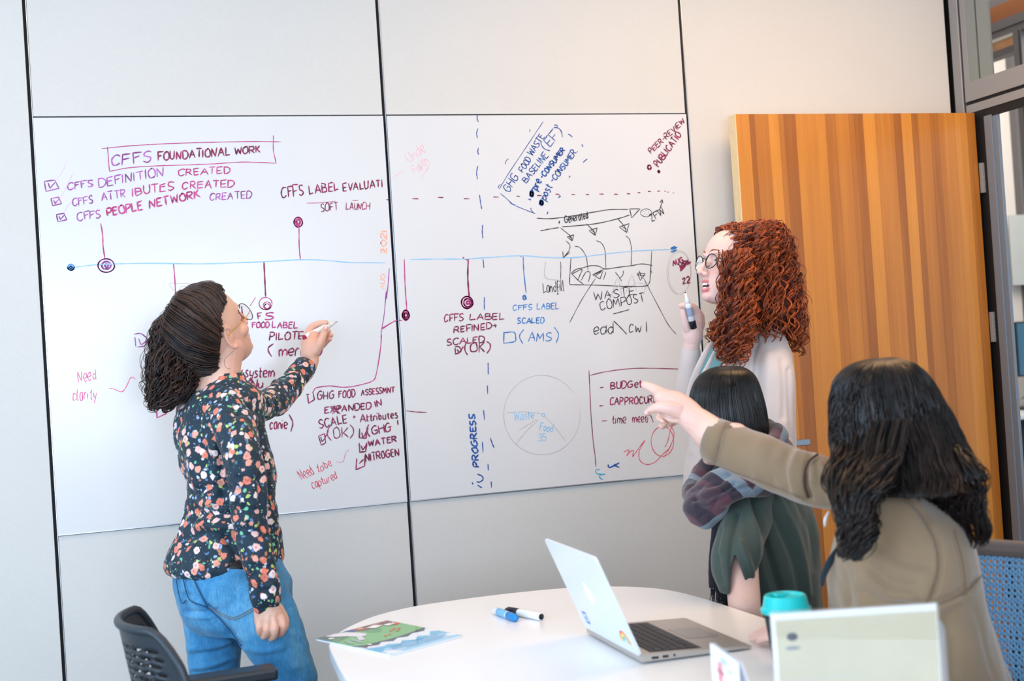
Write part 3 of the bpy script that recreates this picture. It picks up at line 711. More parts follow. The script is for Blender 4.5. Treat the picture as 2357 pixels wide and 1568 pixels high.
write(BR, 'magenta', [pl(c3, (132, 906), (136, 1050), (143, 1150), (147, 1212)), pl(c3, (-2, 1322), (50, 1292), (90, 1272)), pl(c3, (100, 1272), (118, 1277))], .0034, None, 'drawn_line')
write(BR, 'magenta', [circ(c3, (141, 1242), 22, 32, 2, 0, .8), circ(c3, (141, 1245), 16, 22, 2.5, 1, .4)], .0046, 'magenta scribbled dot near the seam', 'drawn_circle')
write(BR, 'maroon', [pl(c3, (486, 896), (490, 900)), pl(c3, (500, 906), (520, 910)), pl(c3, (517, 910), (514, 1000), (518, 1080), (524, 1140))], .0052, None, 'drawn_line')
write(BR, 'magenta', [circ(c3, (510, 1166), 36, 38, 2, 0, .9), circ(c3, (514, 1168), 26, 27, 2, 1, .8), circ(c3, (518, 1168), 15, 14, 2, 2, .3)], .0042, 'magenta spiral target above CFFS LABEL REFINED', 'drawn_circle')
write(BR, 'maroon', T('CFFS', (373, 1282), (485, 1275), 40) + T('LABEL', (528, 1272), (735, 1268), 38), .0040, 'maroon handwriting CFFS LABEL')
write(BR, 'maroon', T('REFINED+', (433, 1350), (688, 1322), 36), .0042, 'maroon handwriting REFINED +')
write(BR, 'maroon', T('SCALED', (390, 1425), (612, 1405), 38), .0042, 'maroon handwriting SCALED')
write(BR, 'maroon', T('D', (440, 1477), (478, 1470), 38) + [pl(c3, (450, 1450), (465, 1465), (487, 1432))] + T('(OK)', (495, 1470), (645, 1462), 58), .0044, 'maroon handwriting OK in brackets with a ticked box')
write(BR, 'mid_blue', [pl(c3, (847, 892), (851, 980), (865, 1112)), circ(c3, (855, 1136), 12, 17, 2, 0, .3), pl(c3, (832, 888), (836, 892))], .0036, 'blue stem ending in a small spiral', 'drawn_line')
write(BR, 'mid_blue', T('CFFS', (785, 1215), (900, 1210), 32) + T('LABEL', (930, 1208), (1060, 1206), 36), .0032, 'blue handwriting CFFS LABEL')
write(BR, 'mid_blue', T('SCALED', (812, 1295), (975, 1290), 34), .0036, 'blue handwriting SCALED')
write(BR, 'mid_blue', T('AMS', (878, 1400), (1012, 1398), 50) + [pl(c3, (732, 1345), (730, 1408)), pl(c3, (728, 1350), (790, 1345), (802, 1375), (795, 1402), (728, 1412)), pl(c3, (850, 1330), (825, 1370), (845, 1415)), pl(c3, (1035, 1315), (1060, 1360), (1045, 1412))], .0034, 'blue handwriting AMS in brackets with a box')
write(BR, 'grey', [circ(c3, (1785, 985), 72, 130, 1.15, 1.7, 1.02), circ(c3, (1788, 985), 66, 122, .8, 2, 1.02)], .0014, 'faint grey oval around the AUG 22 note', 'drawn_circle')
write(BR, 'maroon', T('AUG', (1750, 948), (1812, 925), 32) + T('APRIL', (1798, 972), (1858, 925), 28) + [pl(c3, (1792, 975), (1815, 945), (1840, 922)), pl(c3, (1796, 978), (1822, 948))] + T('22', (1808, 1055), (1852, 1048), 34), .0050, 'maroon handwriting AUG 22 with a crossed-out word')
c4 = Crop(880, 800, 2.6135)
T = lambda *a, **k: text(c4, *a, **k)
dash = [((636, 95), (637, 160)), ((632, 230), (634, 280)), ((609, 378), (615, 437)), ((602, 568), (606, 633)), ((650, 545), (660, 575), (673, 605)), ((635, 700), (638, 740)), ((655, 808), (657, 845)), ((572, 828), (600, 845))]
write(BR, 'blue', [pl(c4, *d) for d in dash], .0034, None, 'drawn_line')
write(BR, 'blue', T('PROGRESS', (582, 715), (556, 405), 34), .0052, 'blue vertical handwriting PROGRESS')
write(BR, 'blue', [pl(c4, (568, 808), (585, 810), (605, 795), (600, 775), (572, 762)), pl(c4, (540, 812), (546, 824))], .0040, 'blue vertical handwriting IN')
write(BR, 'maroon', [pl(c4, (145, 381), (200, 388), (267, 391))], .0030, None, 'drawn_line')
write(BR, 'grey', [circ(c4, (960, 408), 230, 238, .56, -.15, 1.0, 40), circ(c4, (958, 405), 228, 238, .40, 3.2, 1.0, 40)], .0014, 'faint grey pie-chart circle', 'drawn_circle')
write(BR, 'grey', [pl(c4, (748, 394), (850, 388), (960, 397)), pl(c4, (975, 412), (1040, 480), (1100, 562)), pl(c4, (940, 435), (870, 500), (800, 585)), pl(c4, (930, 432), (820, 500))], .0016, 'faint grey pie-chart spokes', 'drawn_line')
write(BR, 'pale_blue', T('Waste', (795, 438), (912, 428), 50) + T('Food', (945, 500), (1025, 508), 48) + T('35', (938, 565), (985, 560), 44) + [circ(c4, (969, 407), 9, 9, 1.0)], .0026, 'pale blue handwriting Waste Food 35 in the circle')
write(BR, 'maroon', [pl(c4, (1243, 138), (1248, 250), (1255, 400), (1268, 560), (1280, 655), (1285, 720)), pl(c4, (1248, 168), (1350, 145), (1500, 127), (1650, 126), (1845, 132))], .0028, 'maroon corner line around the budget list', 'drawn_line')
write(BR, 'maroon', T('-', (1308, 252), (1328, 250), 20) + T('BUDGet', (1373, 250), (1560, 238), 42), .0042, 'maroon handwriting BUDGET')
write(BR, 'maroon', T('-', (1308, 362), (1326, 360), 20) + T('CAP', (1370, 345), (1445, 345), 44) + T('PROCUREM', (1460, 345), (1690, 330), 42), .0042, 'maroon handwriting CAP PROCUREM')
write(BR, 'maroon', T('-', (1322, 452), (1352, 450), 20) + T('time', (1383, 458), (1465, 455), 50) + T('meeti', (1505, 452), (1600, 448), 50) + [pl(c4, (1585, 412), (1612, 408), (1630, 450))], .0032, 'maroon handwriting time meeting')
write(BR, 'red', [pl(c4, (1452, 630), (1475, 618), (1485, 620), (1468, 655)), pl(c4, (1468, 655), (1495, 625), (1510, 622), (1505, 660)), pl(c4, (1505, 660), (1540, 610), (1580, 558)), pl(c4, (1580, 558), (1545, 625), (1550, 680), (1590, 704), (1640, 690), (1690, 640), (1730, 605)), circ(c4, (1685, 565), 68, 90, .98, 5.5, 1.0), pl(c4, (1762, 460), (1735, 490), (1718, 560), (1700, 600)), pl(c4, (1735, 470), (1755, 520), (1735, 590), (1690, 665))], .0026, 'red scrawled loops and zigzag', 'drawn_line')
write(BR, 'blue', [pl(c4, (1358, 705), (1368, 722), (1425, 695)), pl(c4, (1378, 718), (1400, 712), (1425, 722)), pl(c4, (1385, 714), (1412, 700))], .0046, 'blue bold smudge arrow near the bottom edge', 'drawn_arrow')
write(BR, 'teal', [pl(c4, (1310, 735), (1285, 738), (1290, 758), (1330, 765)), pl(c4, (1342, 762), (1312, 768), (1308, 782), (1325, 796))], .0034, 'turquoise squiggle near the bottom edge', 'drawn_line')

# ================================================================== TABLE
tb = root('meeting_table', 'white laminate meeting table with a rounded end', 'table', (0, -1.9, 0))
TZ = 0.74
tl = [(-.512, -1.72), (-.510, -1.594), (-.500, -1.42), (-.480, -1.225), (-.440, -1.125), (-.371, -1.028), (-.306, -.968), (-.221, -.926), (-.14, -.912), (-.051, -.906), (.05, -.908), (.14, -.920), (.21, -.942), (.27, -.977), (.338, -1.045), (.375, -1.13), (.392, -1.25), (.398, -1.40), (.400, -1.60)]
edge = list(smooth_path(np.array(tl), 70))
edge = [(a, b) for a, b in edge] + [(.40, -2.9), (.36, -3.05), (.25, -3.12), (-.36, -3.12), (-.47, -3.05), (-.512, -2.9)]
off = np.array([0, -1.9, 0])
top = prism('tabletop', [np.array([a, b, TZ - .028]) - off for a, b in edge][::-1], M_WHITE, tb, (0, 0, .028))
bv = top.modifiers.new('bevel', 'BEVEL'); bv.width = .003; bv.segments = 2; bv.limit_method = 'ANGLE'; bv.angle_limit = 1.0
M_SILV = mat('table_leg_silver', (190, 192, 195), rough=.35, metal=.7)
for yy in (-1.45, -2.65):
    box('column', (-.14, yy - .04, .05), (-.04, yy + .04, TZ - .035), M_SILV, tb, .006, off=off)
    box('foot', (-.42, yy - .035, 0.0), (.30, yy + .035, .045), M_SILV, tb, .01, off=off)
    box('support_bar', (-.40, yy - .03, TZ - .06), (.28, yy + .03, TZ - .03), M_SILV, tb, .004, off=off)

# ---- laptop
LP = np.array([.016, -1.63, TZ])
lap = root('laptop', 'silver laptop open on the table with rainbow sticker and glowing emblem on its lid', 'laptop', tuple(LP))
a_ = math.radians(1.0)
lx = np.array([math.cos(-.03), math.sin(-.03), 0]); ly = np.array([-lx[1], lx[0], 0]); lz = np.array([0, 0, 1.0])
M_AL = mat('laptop_aluminium', (196, 190, 184), rough=.38, metal=.75)
M_LID = mat('laptop_lid', (222, 228, 234), rough=.35, metal=.12)
M_KEY = mat('key_black', (34, 33, 38), rough=.45)
def LB(x, y, z): return lx * x + ly * y + lz * z   # local to the laptop root
def lbox(n, lo, hi, m, parent=lap, bev=0.0):
    o = box(n, lo, hi, m, parent, bev); o.matrix_local = Matrix.Rotation(-.03, 4, 'Z'); return o
# base: wedge, thicker at the hinge
hw = .155
prof = [(0.0, .004), (0.0, .016), (.006, .0175), (.224, .0085), (.228, .006), (.222, .0035)]
prism('base', [LB(x, -hw, z) for x, z in prof], M_AL, lap, ly * (2 * hw))
ang = math.radians(112)  # lid opening
ld = lx * math.cos(ang) + lz * math.sin(ang); ln = lx * math.sin(ang) - lz * math.cos(ang)
def LD(s, y, n=0.0): return LB(0, 0, .016) + ly * y + ld * s - ln * n
def lidpoly(name, pts, m, t0, th, parent): return prism(name, [LD(s, y, t0) for s, y in pts], m, parent, -ln * th)
def rrect(s0, s1, y0, y1, r, k=5):
    pts = []
    for (cs, cy, a0) in ((s0 + r, y0 + r, 180), (s1 - r, y0 + r, 270), (s1 - r, y1 - r, 0), (s0 + r, y1 - r, 90)):
        for i in range(k + 1):
            a = math.radians(a0 + 90 * i / k); pts.append((cs + r * math.cos(a), cy + r * math.sin(a)))
    return pts
lid = lidpoly('lid', rrect(0, .208, -hw, hw, .009), M_LID, -.002, .005, lap)
lidpoly('screen', rrect(.012, .200, -hw + .008, hw - .008, .002), mat('screen_dark', (28, 30, 34), rough=.1), -.0024, .0003, lap)
# emblem on the lid: apple outline with a bite and a leaf
app = [(.00, -.034), (.10, -.038), (.20, -.036), (.27, -.030), (.35, -.014), (.40, 0), (.42, .012)]
def apple():
    P = []
    for a in np.linspace(0, 2 * math.pi, 48, endpoint=False):
        x = math.cos(a); z = math.sin(a)
        r = .0165 * (1 + .05 * math.cos(2 * a)) - .0022 * math.exp(-((a - math.pi / 2) / .28) ** 2) - .0014 * math.exp(-((a - 3 * math.pi / 2) / .22) ** 2)
        p = np.array([r * x, r * z * 1.05])
        d = p - np.array([-.0185, .003])
        if np.linalg.norm(d) < .0075: p = np.array([-.0185, .003]) + d / np.linalg.norm(d) * .0075
        P.append(p)
    return P
M_GLOW = mat('emblem_glow', (255, 255, 255), rough=.3, emis=(255, 255, 255), es=.9)
ec = np.array([.104, 0.0])
em = lidpoly('emblem', [(ec[0] + p[1], ec[1] + p[0]) for p in apple()], M_GLOW, .003, .0004, lap)
leafp = [(.0, .0185), (.004, .020), (.0065, .026), (.002, .0245), (-.0005, .021)]
lidpoly('emblem_leaf', [(ec[0] + p[1], ec[1] + p[0]) for p in leafp], M_GLOW, .003, .0004, em)
# blue sticker and rainbow sticker
st = lidpoly('sticker', rrect(.018, .046, .098, .122, .001), mat('sticker_blue', (70, 120, 200), rough=.5), .003, .0003, lap); st['label'] = 'small blue and white square sticker'
lidpoly('sticker_print', rrect(.023, .041, .102, .118, .004), mat('sticker_white', (225, 235, 250), rough=.5), .0033, .0001, st)
lidpoly('sticker_print', rrect(.027, .036, .106, .114, .001), mat('sticker_blue', (70, 120, 200)), .0034, .0001, st)
rb = None
for i, c in enumerate([(228, 90, 100), (244, 160, 80), (246, 226, 110), (130, 205, 130), (80, 170, 220)]):
    r0 = .026 - i * .0036; pts = [(.020 + r0 * math.sin(a), -.108 + r0 * math.cos(a)) for a in np.linspace(0, math.pi, 20)] + [(.020 + (r0 - .0036) * math.sin(a), -.108 + (r0 - .0036) * math.cos(a)) for a in np.linspace(math.pi, 0, 20)]
    o = lidpoly('rainbow_sticker' if rb is None else 'rainbow_band', pts, mat('rainbow_%s' % 'abcde'[i], c, rough=.5), .003, .0003, lap if rb is None else rb)
    if rb is None: rb = o; o['label'] = 'small rainbow sticker'
# keyboard: recessed well, keys one by one
def on_base(x): return .0178 - (x - .006) * (.0090 / .218)
sl = (-.009) / .218
def tilt(name, x0, x1, y0, y1, h, m, parent, bev=.0008):
    o = prism(name, [LB(x0, y0, on_base(x0)), LB(x1, y0, on_base(x1)), LB(x1, y1, on_base(x1)), LB(x0, y1, on_base(x0))], m, parent, (0, 0, h)); return o
kb = tilt('keyboard_well', .024, .130, -.138, .138, .0002, mat('key_well', (60, 58, 60), rough=.5), lap)
rows = [(.026, .010, 14, [1] * 14), (.0385, .0145, 14, [1] * 13 + [1.5]), (.0555, .0145, 14, [1.5] + [1] * 13), (.0725, .0145, 13, [1.75] + [1] * 11 + [1.75]), (.0895, .0145, 12, [2.25] + [1] * 10 + [2.25]), (.1065, .0150, 9, [1, 1, 1, 1.25, 5, 1.25, 1, 1, 1.4])]
for x0, dx, n, wsx in rows:
    tot = sum(wsx); unit = .272 / tot; y = .136
    for w in wsx:
        y1 = y - w * unit; tilt('key', x0, x0 + dx, y1 + .0012, y - .0012, .0011, M_KEY, lap); y = y1
tilt('trackpad', .140, .206, -.052, .052, .0002, mat('trackpad', (176, 170, 165), rough=.3, metal=.6), lap)
for x, w in ((.02, .014), (.042, .012), (.064, .004)):
    prism('port', [LB(x, -hw - .0004, .0075), LB(x + w, -hw - .0004, .0072), LB(x + w, -hw - .0004, .0118), LB(x, -hw - .0004, .0122)], M_KEY, lap, ly * .001)
for x in (.02, .2):
    for y in (-.13, .13): lathe('rubber_foot', [(0, 0), (.006, 0), (.006, .004), (0, .004)], M_KEY, lap, 12, LB(x, y, 0))

# ---- markers on the table
def marker(label, A, B, ink_m, body_m, capped_at_A=True, parent_name='marker_pen', r=.0085, band=None, open_tip=False, z_off=0):
    A = np.array(A); B = np.array(B); d = (B - A); L = np.linalg.norm(d); d /= L
    rt = root(parent_name, label, 'marker', tuple(A))
    if not open_tip:
        lathe('barrel', [(0, L * .36), (r * .95, L * .36), (r, L * .38), (r, L * .97), (r * .9, L * .985), (0, L * .985)], body_m, rt, 24, (0, 0, 0), d)
        lathe('end_plug', [(0, L * .975), (r * .8, L * .975), (r * .78, L), (r * .4, L), (r * .38, L - .002), (0, L - .002)], ink_m, rt, 24, (0, 0, 0), d)
        lathe('cap', [(0, 0), (r * .55, 0), (r * .62, .004), (r * 1.02, .010), (r * 1.08, L * .36), (r * .9, L * .37), (0, L * .37)], ink_m, rt, 24, (0, 0, 0), d)
    else:
        # tip at A
        lathe('nib', [(0, 0), (.0012, .0003), (.0022, .006), (0, .007)], ink_m, rt, 12, (0, 0, 0), d)
        lathe('tip_cone', [(0, .004), (.0032, .004), (.0042, .018), (r * .72, .022), (r * .78, .040), (0, .041)], body_m, rt, 24, (0, 0, 0), d)
        lathe('barrel', [(0, .036), (r * .92, .036), (r, .040), (r, L - .003), (0, L - .003)], body_m, rt, 24, (0, 0, 0), d)
    if band is not None:
        a, b, m = band
        lathe('label_band', [(r * 1.0, L * a), (r * 1.03, L * a + .0005), (r * 1.03, L * b - .0005), (r * 1.0, L * b)], m, rt, 24, (0, 0, 0), d)
    return rt
M_PEN = mat('pen_white', (228, 231, 235), rough=.35)
M_PBLUE = mat('pen_blue', (28, 130, 200), rough=.35); M_PBLK = mat('pen_black', (22, 22, 34), rough=.35); M_PMAR = mat('pen_maroon', (170, 22, 70), rough=.35)
M_LBL = mat('pen_label_blue', (120, 180, 226), rough=.5)
pz = TZ + .0092
A = onz(1138, 1405, pz); B = onz(1190, 1424, pz)
d = (A - B) / np.linalg.norm(A - B); A = B + d * .125
marker('white marker with blue label and blue end lying in front of the black-ended one', B, A, M_PBLUE, M_PEN, band=(.40, .80, M_LBL))
B = onz(1248, 1421, pz); A = onz(1168, 1408, pz)
d = (A - B) / np.linalg.norm(A - B); A = B + d * .128
rt = marker('white marker with black cap and black end lying behind the blue one', A + np.array([.006, .012, 0]), B + np.array([0, .004, 0]), M_PBLK, M_PEN)

# ---- booklet
BK = np.array([-.36, -1.27, TZ])
bk = root('booklet', 'thin booklet with green hill and blue sky cover at the table corner', 'booklet', tuple(BK))
q = [onz(727, 1470, TZ + .005), onz(892, 1428, TZ + .005), onz(1064, 1462, TZ + .005), onz(898, 1507, TZ + .005)]
q = [np.array([p[0], p[1], 0]) for p in q]
def bq(a, b, z=0.0):
    """a along 0-1 (spine edge q0->q1), b along q0->q3"""
    p = (q[0] * (1 - a) + q[1] * a) * (1 - b) + (q[3] * (1 - a) + q[2] * a) * b
    return np.array([p[0] - BK[0], p[1] - BK[1], z])
def bpatch(name, pts, rgb, z, th=.0001, parent=None):
    return prism(name, [bq(a, b, z) for a, b in pts][::-1], mat('print_%d_%d_%d' % rgb, rgb, rough=.35, coat=.3), parent, (0, 0, th))
prism('pages', [bq(a, b, .0004) for a, b in ((.005, .005), (.995, .005), (.995, .995), (.005, .995))][::-1], mat('paper', (236, 234, 236), rough=.8), bk, (0, 0, .0036))
cv = bpatch('cover', ((0, 0), (1, 0), (1, 1), (0, 1)), (108, 188, 226), .0041, .0004, bk)
sq = lambda pts, n=40: [tuple(p) for p in smooth_path(np.array(pts), n)]
art = [((168, 214, 240), [(.0, .88), (.15, .80), (.3, .84), (.42, .78), (.6, .84), (.78, .76), (1, .82), (1, 1), (0, 1)]),
       ((232, 240, 250), [(.0, .66), (.10, .70), (.2, .73), (.28, .70), (.38, .77), (.48, .70), (.58, .78), (.70, .70), (.80, .76), (.92, .66), (1, .70), (1, .55), (.5, .52), (0, .55)]),
       ((240, 244, 250), [(.0, .98), (.06, .86), (.14, .90), (.20, .99), (.1, 1)]),
       ((240, 244, 250), [(.86, .86), (.92, .84), (1, .88), (1, .94), (.93, .93)]),
       ((62, 66, 84), [(.0, .52), (.04, .66), (.10, .62), (.2, .66), (.3, .60), (.4, .66), (.52, .60), (.62, .64), (.75, .58), (.9, .60), (1, .52), (1, .4), (0, .4)]),
       ((122, 184, 118), [(.0, .04), (0, .50), (.12, .57), (.3, .57), (.45, .58), (.6, .57), (.75, .55), (1, .50), (1, .10), (.6, .05), (.3, .02)]),
       ((86, 142, 98), [(0, .02), (.0, .30), (.12, .26), (.25, .22), (.3, .0)]), ((60, 96, 84), [(0, 0), (0, .16), (.12, .12), (.2, 0)]),
       ((96, 156, 104), [(.50, .14), (.62, .10), (.70, .22), (.60, .30), (.50, .26)]),
       ((132, 76, 62), [(.42, .005), (.99, .005), (.99, .10), (.93, .16), (.80, .13), (.66, .12), (.55, .16), (.46, .12)]),
       ((92, 52, 52), [(.62, .01), (.85, .01), (.90, .06), (.75, .08)]), ((196, 120, 70), [(.70, .03), (.84, .02), (.86, .05), (.74, .06)]),
       ((52, 82, 150), [(.36, .01), (.46, .01), (.50, .07), (.42, .11)]), ((212, 96, 62), [(.48, .02), (.54, .01), (.56, .07), (.50, .08)]), ((238, 196, 120), [(.52, .04), (.58, .03), (.58, .09)]),
       ((216, 70, 62), [(.86, .14), (.98, .12), (.99, .19), (.90, .22)]),
       ((232, 228, 238), [(.10, .02), (.24, .015), (.36, .06), (.42, .16), (.44, .26), (.38, .31), (.30, .28), (.24, .18), (.14, .10)]),
       ((216, 216, 228), [(.28, .28), (.34, .30), (.26, .42), (.20, .40)]), ((150, 168, 172), [(.04, .44), (.08, .30), (.11, .31), (.08, .46)]), ((176, 190, 196), [(.14, .48), (.16, .32), (.19, .33), (.18, .49)])]
for i, (rgb, pts) in enumerate(art):
    bpatch('cover_print', pts if len(pts) < 5 else pts, rgb, .00455 + i * .00007, .00006, cv)
zt = .0062
bpatch('cover_print', [(.60, .09), (.74, .06), (.80, .13), (.66, .17)], (244, 244, 248), zt, parent=cv)
bpatch('cover_print', [(.80, .13), (.93, .12), (.92, .18), (.82, .19)], (240, 240, 244), zt, parent=cv)
for a, b in ((.68, .36), (.73, .33), (.78, .31), (.82, .34), (.76, .38), (.71, .41), (.50, .46), (.56, .46)):
    bpatch('cover_print', [(a + .018 * math.cos(t), b + .018 * math.sin(t)) for t in np.linspace(0, 5.5, 7)], (232, 110, 84), zt, parent=cv)
for a, b, r_, c in ((.075, .14, .030, (236, 240, 240)), (.93, .135, .024, (240, 238, 240)), (.14, .60, .022, (236, 240, 246))):
    bpatch('cover_print', [(a + r_ * math.cos(t), b + r_ * math.sin(t)) for t in np.linspace(0, 5.9, 14)], c, zt, parent=cv)
for row, (b0, a0, a1) in enumerate(((.80, .20, .86), (.86, .17, .90), (.915, .30, .80))):
    a = a0
    while a < a1:
        w = .012 + .02 * rng.random()
        bpatch('cover_lettering', [(a, b0), (a + w, b0 + .003), (a + w, b0 + .020), (a, b0 + .017)], (60, 150, 200), zt, parent=cv); a += w + .012

# ---- coffee cup
cp = root('coffee_cup', 'black takeaway coffee cup with a turquoise lid behind the sign holder', 'cup', (.242, -1.926, TZ))
lathe('cup_body', [(0, 0), (.029, 0), (.030, .003), (.0405, .098), (0, .098)], mat('cup_black', (24, 24, 30), rough=.4), cp, 40)
M_TEAL = mat('lid_turquoise', (20, 196, 196), rough=.3, coat=.3)
ld_ = lathe('lid', [(0.0405, .0925), (.0445, .0935), (.0462, .0985), (.0455, .1025), (.0425, .1045), (.0415, .106), (.0385, .122), (.0365, .1255), (.0335, .126), (.0315, .1235), (.030, .119), (0, .118)], M_TEAL, cp, 48)
box('sip_ridge', (-.012, .012, .117), (.012, .030, .1255), M_TEAL, ld_, .003)

# ---- sign holder (acrylic) with cream sheet
sg = root('acrylic_sign_holder', 'clear acrylic sign holder with a cream printed sheet, blurred in the foreground', 'sign holder', (.08, -2.42, TZ))
off = np.array([.08, -2.42, TZ])
sa = V(1772, 1411, 1.9); sb = V(2158, 1386, 1.9); sd = sb - sa; sd[2] = 0; sw = np.linalg.norm(sd); sd /= sw; sn = np.array([-sd[1], sd[0], 0])
M_ACR = mat('acrylic', (255, 255, 255), rough=.02, trans=1.0, ior=1.3)
M_CREAM = mat('cream_sheet', (208, 200, 172), rough=.6, noise=.03, nscale=18)
o0 = np.array([sa[0], sa[1], TZ]) - off; H = .2
def sbox(name, a0, a1, z0, z1, n0, n1, m, parent=sg): return prism(name, [o0 + sd * a0 + sn * n0 + np.array([0, 0, z0]), o0 + sd * a1 + sn * n0 + np.array([0, 0, z0]), o0 + sd * a1 + sn * n0 + np.array([0, 0, z1]), o0 + sd * a0 + sn * n0 + np.array([0, 0, z1])], m, parent, sn * (n1 - n0))
sbox('acrylic_sheet', 0, sw, 0, H, .006, .0085, M_ACR)
sbox('acrylic_sheet', 0, sw, 0, H, -.0025, 0, M_ACR)
sh = sbox('paper_sheet', .008, sw - .003, .002, H - .012, .002, .0026, M_CREAM)
sbox('paper_sheet', .001, sw - .001, .002, H - .002, .0035, .004, mat('white_sheet', (240, 240, 236), rough=.6))
sbox('acrylic_foot', .01, sw, 0, .003, -.01, .05, M_ACR)
M_PR = mat('print_grey', (96, 96, 104), rough=.6)
prism('emblem_print', [o0 + sd * (.030 + .008 * math.cos(t)) + np.array([0, 0, H - .036 + .006 * math.sin(t)]) + sn * .0018 for t in np.linspace(0, 6, 14)], M_PR, sh, -sn * .0004)
prism('emblem_print', [o0 + sd * (.030 + .011 * math.cos(t)) + np.array([0, 0, H - .052 + .003 * math.sin(t)]) + sn * .0018 for t in np.linspace(0, 6, 14)], mat('print_grey_light', (150, 150, 150)), sh, -sn * .0004)
for k in range(3):
    sbox('print_line', .02, .045 if k < 1 else .15 - .03 * k, H - .080 - .018 * k, H - .078 - .018 * k, .0018, .0016, mat('print_pale', (205, 202, 186)), sh)
# rounded clear card pocket at its right side
pk = [(sw + .002, 0), (sw + .018, 0), (sw + .018, .155), (sw + .014, .165), (sw + .006, .168), (sw + .002, .168)]
prism('side_pocket', [o0 + sd * a + np.array([0, 0, z]) + sn * .03 for a, z in pk], mat('pocket_grey', (170, 166, 162), rough=.15, trans=.35), sg, sn * .012)
tube('pocket_rim', [o0 + sd * a + np.array([0, 0, z]) + sn * .03 for a, z in pk[1:]], .0016, M_ACR, sg, 8)
# ---- small tent card
tc = root('tent_card', 'small white folded card with pink and teal print in front of the laptop', 'card', (-.09, -2.33, TZ))
off = np.array([-.09, -2.33, TZ])
ca = np.array([-.076, -2.266, TZ]) - off; cb = np.array([-.099, -2.400, TZ]) - off
cn = np.array([.985, -.17, 0.0])
for s, nm in ((-1, 'front_leaf'), (1, 'rear_leaf')):
    lo = cn * .022 * (s + 1) 
    a0, b0 = ca + lo, cb + lo; a1, b1 = ca + np.array([0, 0, .141]) + cn * .002 * (s + 1), cb + np.array([0, 0, .141]) + cn * .002 * (s + 1)
    lf = prism(nm, [a0, b0, b1, a1], mat('card_white', (243, 245, 252), rough=.6), tc, cn * .0006 * s)
    if s == -1:
        for (u, z, w, hh, c) in ((.035, .092, .022, .030, (228, 150, 160)), (.03, .105, .035, .006, (225, 140, 150)), (.09, .085, .015, .02, (150, 215, 225)), (.05, .122, .03, .01, (190, 205, 235)), (.085, .115, .02, .006, (190, 225, 240)), (.06, .06, .05, .006, (200, 200, 215)), (.095, .045, .02, .012, (140, 215, 220))):
            p = a0 + (b0 - a0) / np.linalg.norm(b0 - a0) * u; e = (b0 - a0) / np.linalg.norm(b0 - a0) * w
            prism('card_print', [p + np.array([0, 0, z]) - cn * .0012, p + e + np.array([0, 0, z]) - cn * .0012, p + e + np.array([0, 0, z + hh]) - cn * .0012, p + np.array([0, 0, z + hh]) - cn * .0012], mat('cprint_%d_%d' % c[:2], c), lf, -cn * .0002)
# ================================================================== PEOPLE TOOLKIT
_perm = rng.permutation(256); _perm = np.concatenate([_perm, _perm, _perm]); _val = rng.random(256) * 2 - 1


def vnoise(P, scale=1.0, seed=0):
    """smooth value noise on (n,3) points, -1..1"""
    Q = np.asarray(P, float) * scale + seed * 17.13 + 100; I = np.floor(Q).astype(int); F = Q - I; F = F * F * (3 - 2 * F); I &= 255
    def h(i, j, k): return _val[_perm[_perm[_perm[i & 255] + (j & 255)] + (k & 255)] & 255]
    r = 0
    for di in (0, 1):
        for dj in (0, 1):
            for dk in (0, 1):
                w = (F[..., 0] if di else 1 - F[..., 0]) * (F[..., 1] if dj else 1 - F[..., 1]) * (F[..., 2] if dk else 1 - F[..., 2])
                r = r + w * h(I[..., 0] + di, I[..., 1] + dj, I[..., 2] + dk)
    return r


def ring(c, S, F, a, b, n=28, e=2.0):
    th = np.arange(n) * 2 * math.pi / n; ct, st = np.cos(th), np.sin(th)
    x = np.sign(ct) * np.abs(ct) ** (2 / e); y = np.sign(st) * np.abs(st) ** (2 / e)
    return c + a * x[:, None] * S + b * y[:, None] * F


def loft(rings, cap=True):
    n = len(rings[0]); v = np.vstack(rings); f = []
    for i in range(len(rings) - 1):
        for k in range(n): f.append((i * n + k, i * n + (k + 1) % n, (i + 1) * n + (k + 1) % n, (i + 1) * n + k))
    if cap:
        v = np.vstack([v, rings[0].mean(0), rings[-1].mean(0)]); o = len(rings) * n
        for k in range(n): f.append((k, o, (k + 1) % n)); f.append(((len(rings) - 1) * n + k, (len(rings) - 1) * n + (k + 1) % n, o + 1))
    return v, f


def interp(rows, m):
    """resample parameter rows smoothly"""
    return smooth_path(np.array(rows, float), m)


def LR(uL, uR, v, t, yaw, asp):
    """ring parameters of an upright elliptical section whose silhouette spans uL..uR at height v"""
    c = V((uL + uR) / 2, v, t); w = abs(uR - uL) / 2 * t / FPX
    F = np.array([math.cos(yaw), math.sin(yaw), 0]); S = np.array([math.sin(yaw), -math.cos(yaw), 0])
    e = math.sqrt((S @ CR) ** 2 + (asp * (F @ CR)) ** 2); a = w / e
    return c, S, F, a, a * asp


def torso(rows, yaw, m=40, n=36, e=2.2):
    """rows (uL,uR,v,t,aspect[,dyaw])"""
    rows = [tuple(r) + ((0,) if len(r) == 5 else ()) for r in rows]
    R = interp(rows, m)
    return loft([ring(*LR(r[0], r[1], r[2], r[3], yaw + r[5], r[4]), n=n, e=e) for r in R])


def limb(pts, sides=16, n=None, flat=1.0):
    """pts (u,v,t,r_px) -> tapered tube"""
    P = np.array([V(p[0], p[1], p[2]) for p in pts]); r = np.array([p[3] * p[2] / FPX for p in pts])
    Q = smooth_path(np.hstack([P, r[:, None]]), n or 6 * len(pts))
    return dome(Q[:, :3], np.maximum(Q[:, 3], 1e-4), sides, flat)


